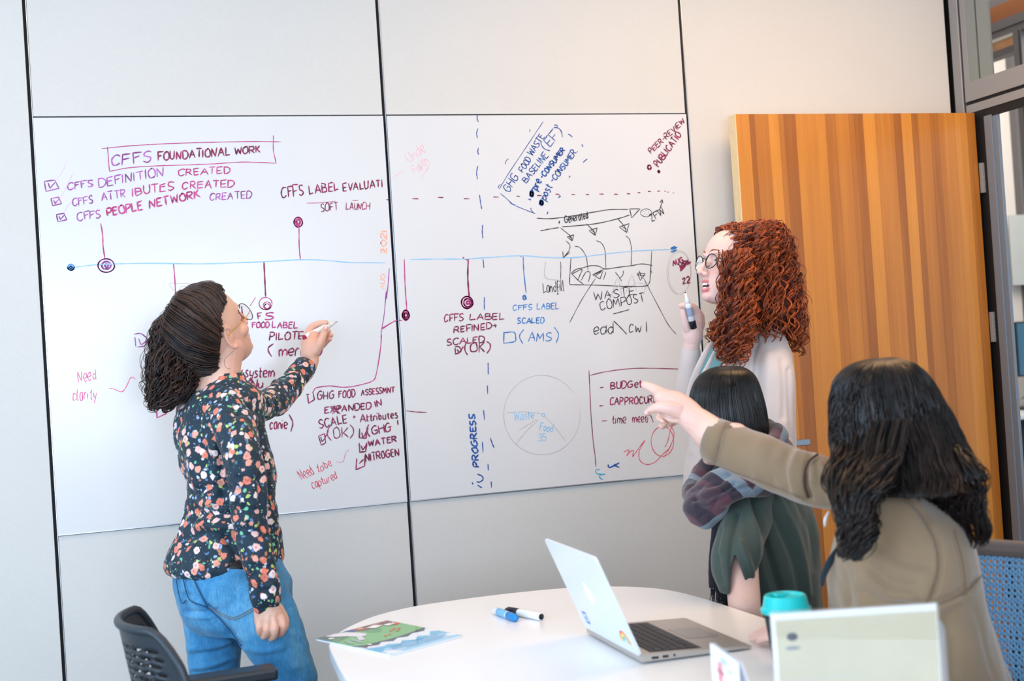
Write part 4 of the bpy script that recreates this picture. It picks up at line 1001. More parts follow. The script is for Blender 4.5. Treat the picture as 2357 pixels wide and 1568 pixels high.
def dome(P, r, sides=14, flat=1.0):
    """tube with rounded ends"""
    P = np.asarray(P, float); r = np.asarray(r, float)
    t0 = P[0] - P[1]; t0 /= np.linalg.norm(t0); t1 = P[-1] - P[-2]; t1 /= np.linalg.norm(t1)
    k = [(.5, .866), (.85, .52), (.98, .2)]
    P2 = [P[0] + t0 * r[0] * a for a, b in k[::-1]] + list(P) + [P[-1] + t1 * r[-1] * a for a, b in k]
    r2 = [r[0] * b for a, b in k[::-1]] + list(r) + [r[-1] * b for a, b in k]
    return tube_geo(np.array(P2), np.array(r2), sides, flat)


def ball(c, rad, R=None, n=14):
    vs = []; fs = []; R = np.eye(3) if R is None else R
    for i in range(n + 1):
        p = math.pi * i / n
        for k in range(2 * n):
            a = math.pi * k / n; vs.append(np.array(c) + R @ (np.array(rad) * np.array([math.sin(p) * math.cos(a), math.sin(p) * math.sin(a), math.cos(p)])))
    m = 2 * n
    for i in range(n):
        for k in range(m): fs.append((i * m + k, i * m + (k + 1) % m, (i + 1) * m + (k + 1) % m, (i + 1) * m + k))
    return np.array(vs), fs


def remesh(geos, voxel, smooth=4, factor=0.5):
    """union closed shapes into one continuous skin; returns verts, faces"""
    vs = []; fs = []; o = 0
    for v, f in geos:
        vs.append(np.asarray(v)); fs += [tuple(i + o for i in q) for q in f]; o += len(v)
    me = bpy.data.meshes.new('tmp'); me.from_pydata(np.vstack(vs).tolist(), [], fs); me.update()
    ob = bpy.data.objects.new('tmp', me); COL.objects.link(ob)
    bm = bmesh.new(); bm.from_mesh(me); bmesh.ops.recalc_face_normals(bm, faces=bm.faces[:]); bm.to_mesh(me); bm.free()
    m = ob.modifiers.new('r', 'REMESH'); m.mode = 'VOXEL'; m.voxel_size = voxel; m.use_smooth_shade = True
    if smooth:
        s = ob.modifiers.new('s', 'SMOOTH'); s.factor = factor; s.iterations = smooth
    dg = bpy.context.evaluated_depsgraph_get(); ev = ob.evaluated_get(dg); em = ev.to_mesh()
    nv = len(em.vertices); co = np.zeros(nv * 3); em.vertices.foreach_get('co', co); no = np.zeros(nv * 3); em.vertices.foreach_get('normal', no)
    nl = len(em.loops); li = np.zeros(nl, int); em.loops.foreach_get('vertex_index', li)
    quads = li.reshape(-1, 4) if nl == 4 * len(em.polygons) else None
    faces = quads if quads is not None else [tuple(p.vertices) for p in em.polygons]
    ev.to_mesh_clear(); bpy.data.objects.remove(ob); bpy.data.meshes.remove(me)
    return co.reshape(-1, 3), np.asarray(faces), no.reshape(-1, 3)


def seg_dist(uv, poly):
    best = np.full(len(uv), 1e9); poly = np.asarray(poly, float)
    for a, b in zip(poly[:-1], poly[1:]):
        d = b - a; L = d @ d; s = np.clip(((uv - a) @ d) / L, 0, 1); q = uv - (a + s[:, None] * d)
        best = np.minimum(best, np.hypot(q[:, 0], q[:, 1]))
    return best


def sculpt(co, no, creases, both=False):
    """push the skin in (-) or out (+) along folds given as photo polylines: (points, width_px, metres)"""
    u, v, z = project(co); uv = np.stack([u, v], 1)
    toc = CAM - co; toc /= np.linalg.norm(toc, axis=1)[:, None]
    face = np.clip((no * toc).sum(1) * 1.6, 0, 1)
    out = co.copy()
    for pts, w, amp in creases:
        P = smooth_path(np.array(pts, float), 4 * len(pts)) if len(pts) > 2 else np.array(pts, float)
        d = seg_dist(uv, P); out += no * (amp * np.exp(-(d / w) ** 2) * face)[:, None]
    return out


def folds(co, no, amp, scale=(14, 14, 14), seed=1, power=1.0):
    n = vnoise(co * np.array(scale), 1.0, seed) + 0.5 * vnoise(co * np.array(scale) * 2.1, 1.0, seed + 3)
    if power != 1: n = np.sign(n) * np.abs(n) ** power
    return co + no * (amp * n)[:, None]


def solid(name, co, faces, m, parent, off, mats=None, fm=None):
    co = co - off
    if mats is None: return fast_mesh(name, co, faces, m, parent)
    o = fast_mesh(name, co, faces, mats[0], parent)
    for x in mats[1:]: o.data.materials.append(x)
    o.data.polygons.foreach_set('material_index', np.asarray(fm, np.int32)); return o


def strands(name, P, r, m, parent, off, sides=4, tint=None, ref=(0.13, 0.21, 0.97)):
    """P (S,n,3) paths; r (S,n) or (n,) radii -> one mesh of fine tubes"""
    S, n, _ = P.shape
    r = np.broadcast_to(np.asarray(r, float), (S, n))
    T = np.gradient(P, axis=1); T /= np.linalg.norm(T, axis=2, keepdims=True) + 1e-9
    N = np.cross(T, np.array(ref)); N /= np.linalg.norm(N, axis=2, keepdims=True) + 1e-9; B = np.cross(T, N)
    a = np.arange(sides) * 2 * math.pi / sides
    v = P[:, :, None, :] + r[:, :, None, None] * (np.cos(a)[:, None] * N[:, :, None, :] + np.sin(a)[:, None] * B[:, :, None, :])
    idx = np.arange(S * n * sides).reshape(S, n, sides)
    q = np.stack([idx[:, :-1, :], np.roll(idx[:, :-1, :], -1, 2), np.roll(idx[:, 1:, :], -1, 2), idx[:, 1:, :]], -1).reshape(-1, 4)
    if tint is None: tint = rng.random(S)
    tt = np.repeat(tint, n * sides)
    o = fast_mesh(name, v.reshape(-1, 3) - off, q, m, parent, True, tt)
    o['kind'] = 'stuff'; return o


def curl(P, amp, turns, phase, grow=0.25, ref=(0.13, 0.21, 0.97)):
    """wind paths (S,n,3) into helices; amp, turns, phase (S,)"""
    S, n, _ = P.shape; s = np.linspace(0, 1, n)
    T = np.gradient(P, axis=1); T /= np.linalg.norm(T, axis=2, keepdims=True) + 1e-9
    N = np.cross(T, np.array(ref)); N /= np.linalg.norm(N, axis=2, keepdims=True) + 1e-9; B = np.cross(T, N)
    w = 2 * math.pi * turns[:, None] * (s ** 1.1) + phase[:, None]; A = amp[:, None] * np.clip(s / grow, 0, 1)
    return P + (A * np.cos(w))[..., None] * N + (A * np.sin(w))[..., None] * B


def hair_mat(name, dark, light, rough=0.38, spec=0.5, stops=(0.1, 0.95)):
    t = NT(name); at = t.n('ShaderNodeAttribute', attribute_name='tint')
    t.l(t.ramp(at.outputs['Fac'], [(stops[0], lin(dark)), (stops[1], lin(light))]), t.b.inputs['Base Color'])
    t.b.inputs['Roughness'].default_value = rough; t.b.inputs['Specular IOR Level'].default_value = spec
    t.b.inputs['IOR'].default_value = 1.55
    MATS[name] = t.m; return t.m


def skin_mat(name, rgb, red=(214, 130, 110)):
    t = NT(name); c = lin(rgb); r = lin(red)
    n = t.noise(t.coord(), 9, 3); n2 = t.noise(t.coord(), 160, 2)
    t.l(t.ramp(n.outputs[0], [(0.35, c), (0.85, tuple(0.55 * np.array(c) + 0.45 * np.array(r)))]), t.b.inputs['Base Color'])
    t.b.inputs['Roughness'].default_value = 0.48; t.b.inputs['Subsurface Weight'].default_value = 0.25
    t.b.inputs['Subsurface Radius'].default_value = (1.0, 0.35, 0.18); t.b.inputs['Subsurface Scale'].default_value = 0.008
    t.bump(n2.outputs[0], 0.15, 0.0006)
    MATS[name] = t.m; return t.m


def cloth_mat(name, rgb, weave=700, var=0.06, rough=0.85, sheen=0.15, bump=0.3):
    t = NT(name); c = np.array(lin(rgb)[:3]); n = t.noise(t.coord(), 11, 3); n2 = t.noise(t.coord(), weave, 1)
    t.l(t.ramp(n.outputs[0], [(0.3, tuple(c * (1 - var)) + (1,)), (0.7, tuple(np.minimum(c * (1 + var), 1)) + (1,))]), t.b.inputs['Base Color'])
    t.b.inputs['Roughness'].default_value = rough; t.b.inputs['Sheen Weight'].default_value = sheen
    t.bump(n2.outputs[0], bump, 0.0008)
    MATS[name] = t.m; return t.m


class Head:
    """local axes: x forward (face), y to the head's left, z up; origin at eye level in the middle of the skull"""
    def __init__(s, c, yaw, pitch, roll=0.0, sc=1.0):
        f = np.array([math.cos(yaw) * math.cos(pitch), math.sin(yaw) * math.cos(pitch), math.sin(pitch)])
        l = np.cross([0, 0, 1.0], f); l /= np.linalg.norm(l); u = np.cross(f, l)
        cr, sr = math.cos(roll), math.sin(roll)
        s.R = np.stack([f, cr * l + sr * u, -sr * l + cr * u], 1); s.c = np.array(c, float); s.sc = sc
    def W(s, p): return s.c + (np.asarray(p, float) * s.sc) @ s.R.T
    def tf(s, g): return s.W(g[0]), g[1]

    ROWS = [(.118, .010, -.030, .012), (.113, .036, -.056, .036), (.100, .062, -.078, .054), (.080, .080, -.093, .066), (.055, .091, -.100, .0725), (.030, .0945, -.101, .075), (.012, .0900, -.100, .0755),
            (.000, .0850, -.098, .075), (-.018, .0845, -.094, .073), (-.035, .0865, -.088, .0695), (-.050, .0875, -.078, .0655), (-.065, .0885, -.062, .061), (-.080, .0860, -.044, .055), (-.095, .0830, -.022, .045), (-.108, .0790, .004, .033), (-.116, .068, .022, .020)]

    def geos(s, mouth='closed', ears=True, nose=1.0):
        R = interp(s.ROWS, 46); X = np.array([1.0, 0, 0]); Y = np.array([0, 1.0, 0])
        g = [loft([ring(np.array([(r[1] + r[2]) / 2, 0, r[0]]), X, Y, (r[1] - r[2]) / 2, r[3], 40, 2.25) for r in R])]
        D = lambda pts, rr: dome(smooth_path(np.array(pts), 14), np.interp(np.linspace(0, 1, 14), np.linspace(0, 1, len(rr)), rr), 12)
        g.append(D([(.078, 0, .020), (.094, 0, .002), (.1045 + .002 * nose, 0, -.016), (.108 + .004 * nose, 0, -.031)], [.0065, .0065, .0080, .0095]))
        g.append(ball((.109 + .004 * nose, 0, -.034), (.0095, .0095, .0090)))
        for q in (-1, 1):
            g.append(ball((.099, q * .0115, -.039), (.0105, .0075, .0075)))
            g.append(D([(.066, q * .050, .022), (.083, q * .036, .027), (.092, q * .018, .024), (.090, q * .006, .018)], [.006, .0075, .0075, .006]))
            g.append(ball((.054, q * .043, -.030), (.026, .024, .020)))
            g.append(ball((.0705, q * .031, -.001), (.0135, .0155, .0115)))
            if ears:
                E = []
                for a in np.linspace(-.6, 4.0, 18): E.append((-.006 - .017 * math.cos(a) * 1.0 + .004 * math.sin(a), q * (.0785 + .006 * (a > 0.5)), -.006 + .029 * math.sin(a)))
                E = [(-.002 - .014 * math.sin(w), q * (.081 + .003 * math.sin(w * .5)), -.008 + .030 * math.cos(w)) for w in np.linspace(-.9, math.pi + .1, 18)]
                g.append(dome(np.array(E), np.linspace(.0042, .0048, 18), 8))
                g.append(ball((-.004, q * .076, -.008), (.012, .006, .024)))
                g.append(ball((.000, q * .079, -.036), (.007, .0045, .008)))
                g.append(ball((.004, q * .0765, -.010), (.006, .006, .008)))
        g.append(ball((.074, 0, -.100), (.018, .022, .016)))
        if mouth == 'open':
            g.append(D([(.074, -.027, -.064), (.091, -.012, -.0585), (.0955, 0, -.0595), (.091, .012, -.0585), (.074, .027, -.064)], [.003, .0045, .005, .0045, .003]))
            g.append(D([(.074, -.026, -.070), (.087, -.013, -.083), (.0905, 0, -.0855), (.087, .013, -.083), (.074, .026, -.070)], [.003, .005, .0058, .005, .003]))
        else:
            g.append(D([(.076, -.024, -.068), (.092, -.010, -.0640), (.0955, 0, -.0655), (.092, .010, -.0640), (.076, .024, -.068)], [.003, .0045, .005, .0045, .003]))
            g.append(D([(.076, -.022, -.070), (.090, -.010, -.0745), (.094, 0, -.0755), (.090, .010, -.0745), (.076, .022, -.070)], [.003, .0050, .0058, .0050, .003]))
        return [s.tf(x) for x in g]


def person(label, base):
    r = root('person', label, 'person', tuple(base)); return r, np.array(base, float)


def join_geo(parts):
    """parts: list of (co, faces) quads arrays -> one"""
    vs = []; fs = []; o = 0
    for co, f in parts: vs.append(co); fs.append(np.asarray(f) + o); o += len(co)
    return np.vstack(vs), np.vstack(fs)


def finger(pts, rr=None, r=7.2):
    rr = rr or np.linspace(r, r * .78, len(pts))
    return limb([tuple(p) + (q,) for p, q in zip(pts, rr)], sides=12, n=16)


def shoe(c, yaw, m, parent, off):
    f = np.array([math.cos(yaw), math.sin(yaw), 0]); s = np.array([-f[1], f[0], 0]); c = np.array([c[0], c[1], 0.0])
    R = []
    for x, w, z, h in [(-.09, .022, .03, .03), (-.075, .034, .035, .034), (-.03, .036, .045, .044), (.03, .040, .035, .034), (.09, .045, .026, .025), (.13, .038, .022, .021), (.155, .018, .018, .016)]:
        R.append(ring(c + f * x + np.array([0, 0, z]), s, np.array([0, 0, 1.0]), w, h, 20, 2.4))
    co, f_, no = remesh([loft(R), dome(np.array([c + f * -.045 + np.array([0, 0, .05]), c + f * -.045 + np.array([0, 0, .11])]), [.035, .034])], .006, 4)
    co[:, 2] = np.maximum(co[:, 2], 0.001)
    return solid('shoe', co, f_, m, parent, off)


def clumped(P, k, spread):
    """k parallel strands for every path"""
    T = np.gradient(P, axis=1); T /= np.linalg.norm(T, axis=2, keepdims=True) + 1e-9
    N = np.cross(T, np.array((0.13, 0.21, 0.97))); N /= np.linalg.norm(N, axis=2, keepdims=True) + 1e-9; B = np.cross(T, N)
    out = []
    taper = np.interp(np.linspace(0, 1, P.shape[1]), [0, .2, .8, 1], [.5, 1, 1, .3])[None, :, None]
    for j in range(k):
        a = 2 * math.pi * j / k + rng.random((len(P), 1, 1)) * .5; e = spread * rng.uniform(.6, 1.2, (len(P), 1, 1)) * taper
        out.append(P + e * (np.cos(a) * N + np.sin(a) * B))
    return np.concatenate(out, 0)


def smooth_boundary(co, faces, it=10):
    """relax the ragged rim left by cutting faces away"""
    E = np.concatenate([faces[:, [0, 1]], faces[:, [1, 2]], faces[:, [2, 3]], faces[:, [3, 0]]]); Es = np.sort(E, 1)
    key = Es[:, 0].astype(np.int64) * 10 ** 7 + Es[:, 1]; u, idx, cnt = np.unique(key, return_index=True, return_counts=True)
    b = Es[idx[cnt == 1]]
    co = co.copy()
    for _ in range(it):
        acc = np.zeros_like(co); n = np.zeros(len(co))
        for a, c in ((0, 1), (1, 0)):
            np.add.at(acc, b[:, a], co[b[:, c]]); np.add.at(n, b[:, a], 1)
        m = n > 0; co[m] = .4 * co[m] + .6 * acc[m] / n[m][:, None]
    return co
# ================================================================== WOMAN AT THE LEFT (floral shirt, jeans, ponytail)
M_SKIN1 = skin_mat('skin_fair_a', (228, 186, 164))
M_SKIN2 = skin_mat('skin_fair_b', (240, 206, 196), (232, 140, 130))
M_SKIN3 = skin_mat('skin_fair_c', (230, 196, 182), (222, 150, 138))
M_LIP = mat('lips', (196, 104, 104), rough=.35)
M_GOLD = mat('gold_wire', (226, 176, 96), rough=.25, metal=.9)
M_TORT = mat('tortoise_rim', (70, 46, 40), rough=.25)
M_LENS = mat('lens_glass', (255, 255, 255), rough=.0, trans=1.0, ior=1.12, spec=.6)


def floral():
    t = NT('floral_cloth'); b = t.b
    v0 = t.coord((1, 1, 1))
    nz = t.noise(v0, 85, 3); off_ = t.n('ShaderNodeVectorMath', operation='SCALE'); off_.inputs[3].default_value = .013
    t.l(nz.outputs['Color'], off_.inputs[0]); ad = t.n('ShaderNodeVectorMath', operation='ADD'); t.l(v0, ad.inputs[0]); t.l(off_.outputs[0], ad.inputs[1])
    vec = ad.outputs[0]
    def vor(scale, rnd=1.0, vv=vec):
        x = t.n('ShaderNodeTexVoronoi'); x.inputs['Scale'].default_value = scale; x.inputs['Randomness'].default_value = rnd; t.l(vv, x.inputs['Vector']); return x
    base = lin((14, 54, 74)); col = t.mix(nz.outputs[0], base, lin((8, 24, 36)))
    def layer(col, scale, lo, hi, ramp, sh=0.0):
        m = t.n('ShaderNodeMapping'); m.inputs['Location'].default_value = (sh, sh * 1.7, sh * .6); t.l(vec, m.inputs[0])
        x = vor(scale, 1.0, m.outputs[0]); sep = t.n('ShaderNodeSeparateColor'); t.l(x.outputs['Color'], sep.inputs[0])
        c = t.ramp(sep.outputs[0], ramp, 'CONSTANT')
        mr = t.n('ShaderNodeMapRange'); mr.inputs[1].default_value = hi; mr.inputs[2].default_value = lo; t.l(x.outputs['Distance'], mr.inputs[0])
        on = t.math('GREATER_THAN', sep.outputs[1], 0.25 if sh else 0.05)
        return t.mix(t.math('MULTIPLY', mr.outputs[0], on), col, c), x
    col, _ = layer(col, 62, .26, .32, [(0, lin((88, 120, 170))), (.3, lin((150, 176, 220))), (.5, lin((110, 190, 150))), (.75, lin((180, 200, 110)))], .31)
    col, _ = layer(col, 62, .22, .28, [(0, lin((70, 110, 120))), (.4, lin((200, 210, 225))), (.7, lin((190, 120, 90)))], .87)
    col, x = layer(col, 38, .32, .38, [(0, lin((226, 128, 104))), (.3, lin((232, 160, 140))), (.5, lin((238, 190, 182))), (.75, lin((240, 218, 220)))], 0.0)
    inner = t.n('ShaderNodeMapRange'); inner.inputs[1].default_value = .13; inner.inputs[2].default_value = .09; t.l(x.outputs['Distance'], inner.inputs[0])
    col = t.mix(t.math('MULTIPLY', inner.outputs[0], .7), col, lin((206, 84, 84)))
    col, _ = layer(col, 105, .075, .11, [(0, lin((225, 240, 235))), (.5, lin((190, 225, 225)))], .5)
    t.l(col, b.inputs['Base Color']); b.inputs['Roughness'].default_value = .75; b.inputs['Sheen Weight'].default_value = .1
    n2 = t.noise(t.coord(), 900, 1); t.bump(n2.outputs[0], .2, .0006)
    MATS['floral'] = t.m; return t.m


def denim():
    t = NT('denim'); 
    n = t.noise(t.coord((1, 1, .5)), 9, 4, .6); n2 = t.noise(t.coord((500, 500, 60)), 1, 2); n3 = t.noise(t.coord(), 60, 3)
    f = t.math('ADD', t.math('MULTIPLY', n.outputs[0], .7), t.math('MULTIPLY', n2.outputs[0], .25)); f = t.math('ADD', f, t.math('MULTIPLY', n3.outputs[0], .12))
    t.l(t.ramp(f, [(.34, lin((28, 92, 138))), (.54, lin((58, 134, 182))), (.74, lin((120, 180, 212)))]), t.b.inputs['Base Color'])
    t.b.inputs['Roughness'].default_value = .85; t.b.inputs['Sheen Weight'].default_value = .1; t.bump(n2.outputs[0], .3, .001)
    MATS['denim'] = t.m; return t.m


M_FLOR = floral(); M_DENIM = denim()
M_HAIRD = hair_mat('hair_dark_brown', (16, 10, 9), (84, 58, 46), .36, .35)
M_SHOE = mat('shoe_dark', (40, 38, 40), rough=.5)
P1, O1 = person('woman in a floral navy shirt and blue jeans writing on the left board', (-.70, -.70, 0))
BY = math.radians(15)
H1 = Head(V(484, 766, 3.36), math.radians(27), math.radians(34), math.radians(8), 0.97)
# --- body: head, neck, hands finely; hidden core coarsely
neck1 = [limb([(512, 800, 3.37, 52), (508, 850, 3.36, 46), (505, 905, 3.36, 58)], 20)]
head = remesh(H1.geos() + neck1, .0026, 5)
hand1 = [limb([(704, 862, 3.775, 17), (712, 845, 3.79, 17), (717, 825, 3.80, 18)], 16),
         limb([(716, 832, 3.80, 18), (714, 812, 3.80, 22), (718, 792, 3.805, 22), (722, 780, 3.81, 18)], 18),
         limb([(708, 815, 3.81, 12), (704, 790, 3.82, 12), (706, 778, 3.83, 11)], 14),
         finger([(726, 808, 3.79), (736, 790, 3.785), (744, 772, 3.79), (749, 757, 3.80)], [13, 10.5, 8.6, 7.2]),          # thumb
         finger([(705, 782, 3.83), (715, 757, 3.85), (732, 746, 3.86), (750, 743, 3.86)], [10, 9, 7.6, 6.4]),               # index over the pen
         finger([(712, 790, 3.84), (730, 778, 3.88), (748, 768, 3.87), (756, 762, 3.86)], [10, 8.5, 7.4, 6.2]),
         finger([(720, 800, 3.84), (740, 788, 3.89), (754, 776, 3.88), (762, 772, 3.86)], [10, 8, 7, 5.8]),
         finger([(726, 806, 3.83), (742, 796, 3.87), (752, 786, 3.87), (759, 781, 3.86)], [9, 7.2, 6.2, 5.4])]
handL = remesh(hand1, .0018, 3)
tR = 3.17
hand2 = [limb([(612, 1375, tR + .01, 27), (616, 1395, tR, 27), (620, 1412, tR, 30), (624, 1428, tR, 31)], 18),
         limb([(596, 1405, tR + .01, 12), (598, 1420, tR, 13), (597, 1432, tR, 12)], 12),
         finger([(598, 1428, tR - .01), (597, 1445, tR - .02), (599, 1458, tR - .01), (606, 1462, tR + .01)], [10, 8.5, 7.6, 6.5]),
         finger([(614, 1430, tR - .015), (614, 1448, tR - .03), (613, 1462, tR - .02), (606, 1467, tR + .0)], [11, 9, 8, 6.8]),
         finger([(631, 1428, tR - .015), (633, 1448, tR - .03), (631, 1465, tR - .02), (623, 1471, tR + .0)], [11, 9, 8.2, 6.8]),
         finger([(645, 1422, tR - .005), (651, 1442, tR - .015), (648, 1458, tR - .005), (640, 1462, tR + .015)], [11, 9, 8, 6.6]),
         finger([(640, 1400, tR + .03), (655, 1425, tR + .035), (655, 1445, tR + .03), (646, 1455, tR + .02)], [12, 10, 8.6, 7])]
handR = remesh(hand2, .0018, 3)
kn = [((597, 1430), 5), ((614, 1430), 5), ((631, 1429), 5), ((646, 1424), 5)]
co = sculpt(handR[0], handR[2], [([(k[0], k[1] - 1), (k[0], k[1] + 1)], 5, .0016) for k, _ in kn] + [([(606, 1420), (606, 1445)], 3, -.0016), ([(623, 1420), (623, 1448)], 3, -.0016), ([(640, 1415), (641, 1445)], 3, -.0016)])
handR = (co, handR[1], handR[2])
core = remesh([torso([(470, 552, 880, 3.38, .7), (440, 575, 940, 3.38, .5), (440, 575, 1010, 3.39, .55), (460, 585, 1110, 3.39, .6), (460, 600, 1200, 3.39, .6), (450, 600, 1300, 3.39, .6), (450, 600, 1380, 3.38, .6)], BY, 20),
               limb([(545, 950, 3.28, 18), (560, 1010, 3.22, 22), (562, 1080, 3.18, 24), (575, 1190, 3.17, 22), (602, 1320, 3.165, 20), (613, 1385, 3.17, 24)]),
               limb([(580, 930, 3.45, 22), (640, 924, 3.62, 20), (704, 862, 3.775, 17)])], .009, 3)
parts = [(head[0], head[1]), (handL[0], handL[1]), (handR[0], handR[1]), (core[0], core[1])]
bco, bf = join_geo(parts)
body1 = solid('body', bco, bf, M_SKIN1, P1, O1)
# nails
for (u, v, t) in ((750, 755, 3.785),):
    g = ball(V(u, v, t), (.0045, .003, .0065)); merged('fingernail', [(g[0] - O1, g[1])], mat('nail', (236, 200, 200), rough=.25), body1)
# --- shirt
rows = [(466, 560, 868, 3.37, .80), (440, 580, 888, 3.37, .74), (412, 600, 915, 3.37, .66), (398, 606, 950, 3.37, .66), (396, 612, 1000, 3.37, .70), (410, 626, 1050, 3.37, .78), (424, 634, 1110, 3.37, .84), (431, 633, 1150, 3.37, .86),
        (425, 637, 1190, 3.37, .86), (408, 641, 1230, 3.37, .88), (388, 645, 1265, 3.37, .90), (380, 647, 1292, 3.37, .92), (388, 640, 1312, 3.37, .92), (405, 620, 1318, 3.37, .9)]
sg1 = [torso(rows, BY, 60, 44),
       limb([(528, 950, 3.26, 44), (548, 1010, 3.20, 48), (560, 1080, 3.17, 46), (572, 1160, 3.165, 44), (586, 1240, 3.165, 42), (602, 1320, 3.165, 36), (614, 1388, 3.165, 34)], 22),
       limb([(566, 930, 3.43, 48), (598, 934, 3.50, 38), (640, 920, 3.62, 34), (672, 882, 3.71, 29), (700, 845, 3.775, 24)], 22)]
co, f_, no = remesh(sg1, .0050, 5)
u, v, z = project(co)
cut = ((u - 614) * .15 + (v - 1388) < 4) | (z > 3.3)
tw = [([(548, 945), (520, 1000), (508, 1080), (515, 1160)], 11, -.012), ([(602, 985), (612, 1060), (606, 1140), (612, 1210)], 10, -.010), ([(440, 1135), (500, 1120), (545, 1135)], 8, -.010), ([(435, 1155), (490, 1160), (540, 1150)], 7, .008),
      ([(430, 1180), (500, 1185), (560, 1175)], 8, -.010), ([(440, 1210), (510, 1215), (565, 1200)], 9, .008), ([(420, 1240), (480, 1225), (530, 1240)], 8, -.008), ([(450, 960), (470, 1030), (480, 1100)], 14, -.009), ([(420, 1000), (440, 1060), (450, 1120)], 9, .008),
      ([(520, 1240), (545, 1280), (540, 1310)], 9, -.010), ([(470, 1250), (480, 1290), (470, 1315)], 8, -.006), ([(545, 1100), (575, 1110), (600, 1100)], 6, -.006), ([(560, 1165), (590, 1180), (618, 1170)], 6, -.007), ([(565, 1190), (595, 1205), (620, 1195)], 6, .005),
      ([(570, 1230), (600, 1240), (622, 1232)], 5, -.005), ([(585, 1300), (610, 1310), (632, 1300)], 5, -.005), ([(590, 1340), (614, 1350), (636, 1338)], 5, .004), ([(610, 900), (640, 905), (670, 895)], 7, -.006), ([(620, 930), (660, 915), (690, 880)], 7, -.007), ([(640, 885), (670, 880), (690, 860)], 5, .005),
      ([(480, 905), (520, 925), (560, 950)], 7, -.006), ([(600, 915), (590, 940), (606, 960)], 6, -.008), ([(520, 890), (560, 905), (590, 930)], 4, -.005)]
co = sculpt(co, no, tw); co = folds(co, no, .0075, (20, 20, 10), 2); co = folds(co, no, .0035, (48, 48, 34), 5)
shirt = solid('floral_shirt', co, f_, M_FLOR, P1, O1); shirt['label'] = 'navy shirt with small pink flowers'
# collar and cuffs
def band(name, c0, S, F, a, b, h, th, m, parent, O, tilt=0.0, n=40, e=2.0, flare=0.0):
    r0 = ring(c0, S, F, a, b, n, e); up = np.array([0, 0, 1.0]); up = up + tilt * F; up /= np.linalg.norm(up)
    r1 = ring(c0 + up * h, S, F, a * (1 + flare), b * (1 + flare), n, e); i0 = ring(c0, S, F, a - th, b - th, n, e); i1 = ring(c0 + up * h, S, F, a * (1 + flare) - th, b * (1 + flare) - th, n, e)
    v = np.vstack([r0, r1, i1, i0]) - O; f = []
    for j in range(4):
        for k in range(n): f.append((j * n + k, j * n + (k + 1) % n, ((j + 1) % 4) * n + (k + 1) % n, ((j + 1) % 4) * n + k))
    return mesh(name, v, f, m, parent, True)
c, S, F, a, b = LR(462, 566, 882, 3.365, BY, .85)
cl = band('collar', c, S, F, a * 1.0, b * 1.0, .024, .003, M_FLOR, shirt, O1, .15, flare=-.10)
band('collar_fold', c + np.array([0, 0, -.004]), S, F, a * 1.06, b * 1.06, .022, .003, M_FLOR, shirt, O1, .1, flare=-.09)
def cuff(name, A, B, r0, r1, th, m, parent, O, n=28):
    A = np.array(A); B = np.array(B); P = np.array([A, B, B, A]); T = (B - A) / np.linalg.norm(B - A)
    N = np.cross(T, [0.2, 0.9, 0.3]); N /= np.linalg.norm(N); Bn = np.cross(T, N)
    R = [ring(A, N, Bn, r0, r0, n), ring(B, N, Bn, r1, r1, n), ring(B, N, Bn, r1 - th, r1 - th, n), ring(A, N, Bn, r0 - th, r0 - th, n)]
    v = np.vstack(R) - O; f = []
    for j in range(4):
        for k in range(n): f.append((j * n + k, j * n + (k + 1) % n, ((j + 1) % 4) * n + (k + 1) % n, ((j + 1) % 4) * n + k))
    return mesh(name, v, f, m, parent, True)
cuff('cuff', V(684, 868, 3.75), V(703, 843, 3.785), 25.5 * 3.76 / FPX, 27 * 3.78 / FPX, .003, M_FLOR, shirt, O1)
cuff('cuff', V(608, 1352, 3.165), V(615, 1390, 3.165), 35 * 3.165 / FPX, 33 * 3.165 / FPX, .003, M_FLOR, shirt, O1)
# --- belt and jeans
c, S, F, a, b = LR(402, 644, 1296, 3.37, BY, .85)
band('belt', c + np.array([0, 0, -.012]), S, F, a, b, .034, .004, mat('belt_black', (16, 15, 18), rough=.5), P1, O1)
jg = [torso([(410, 640, 1285, 3.37, .85), (400, 652, 1315, 3.37, .88), (402, 668, 1345, 3.37, .92), (412, 672, 1385, 3.37, .92), (425, 670, 1420, 3.37, .9), (450, 650, 1448, 3.37, .85)], BY, 26, 40),
      limb([(478, 1370, 3.43, 66), (490, 1430, 3.45, 68), (494, 1500, 3.45, 62), (494, 1570, 3.45, 57), (492, 1640, 3.45, 50), (488, 1760, 3.45, 48), (484, 1900, 3.46, 38), (484, 2010, 3.46, 34)], 24),
      limb([(580, 1370, 3.30, 80), (612, 1430, 3.28, 78), (645, 1500, 3.28, 68), (672, 1570, 3.28, 58), (690, 1640, 3.28, 50), (700, 1760, 3.30, 48), (690, 1900, 3.32, 38), (690, 2080, 3.32, 34)], 24)]
co, f_, no = remesh(jg, .0055, 5)
jc = [([(478, 1400), (520, 1450), (556, 1490)], 7, -.014), ([(430, 1408), (470, 1412), (500, 1405)], 5, -.008), ([(430, 1418), (470, 1422), (500, 1416)], 5, .006), ([(440, 1495), (500, 1488), (545, 1468)], 6, .008), ([(445, 1508), (500, 1500), (540, 1482)], 5, -.007),
      ([(438, 1540), (490, 1530), (540, 1512)], 6, .008), ([(440, 1552), (490, 1545), (530, 1528)], 5, -.007), ([(428, 1330), (450, 1370), (478, 1400)], 4, -.006), ([(560, 1490), (600, 1500), (650, 1490)], 7, .005), ([(405, 1370), (440, 1372)], 6, -.006),
      ([(640, 1340), (665, 1400), (680, 1460), (700, 1540)], 5, -.003), ([(600, 1400), (640, 1410), (680, 1395)], 9, -.004)]
co = sculpt(co, no, jc); co = folds(co, no, .0035, (14, 14, 26), 8)
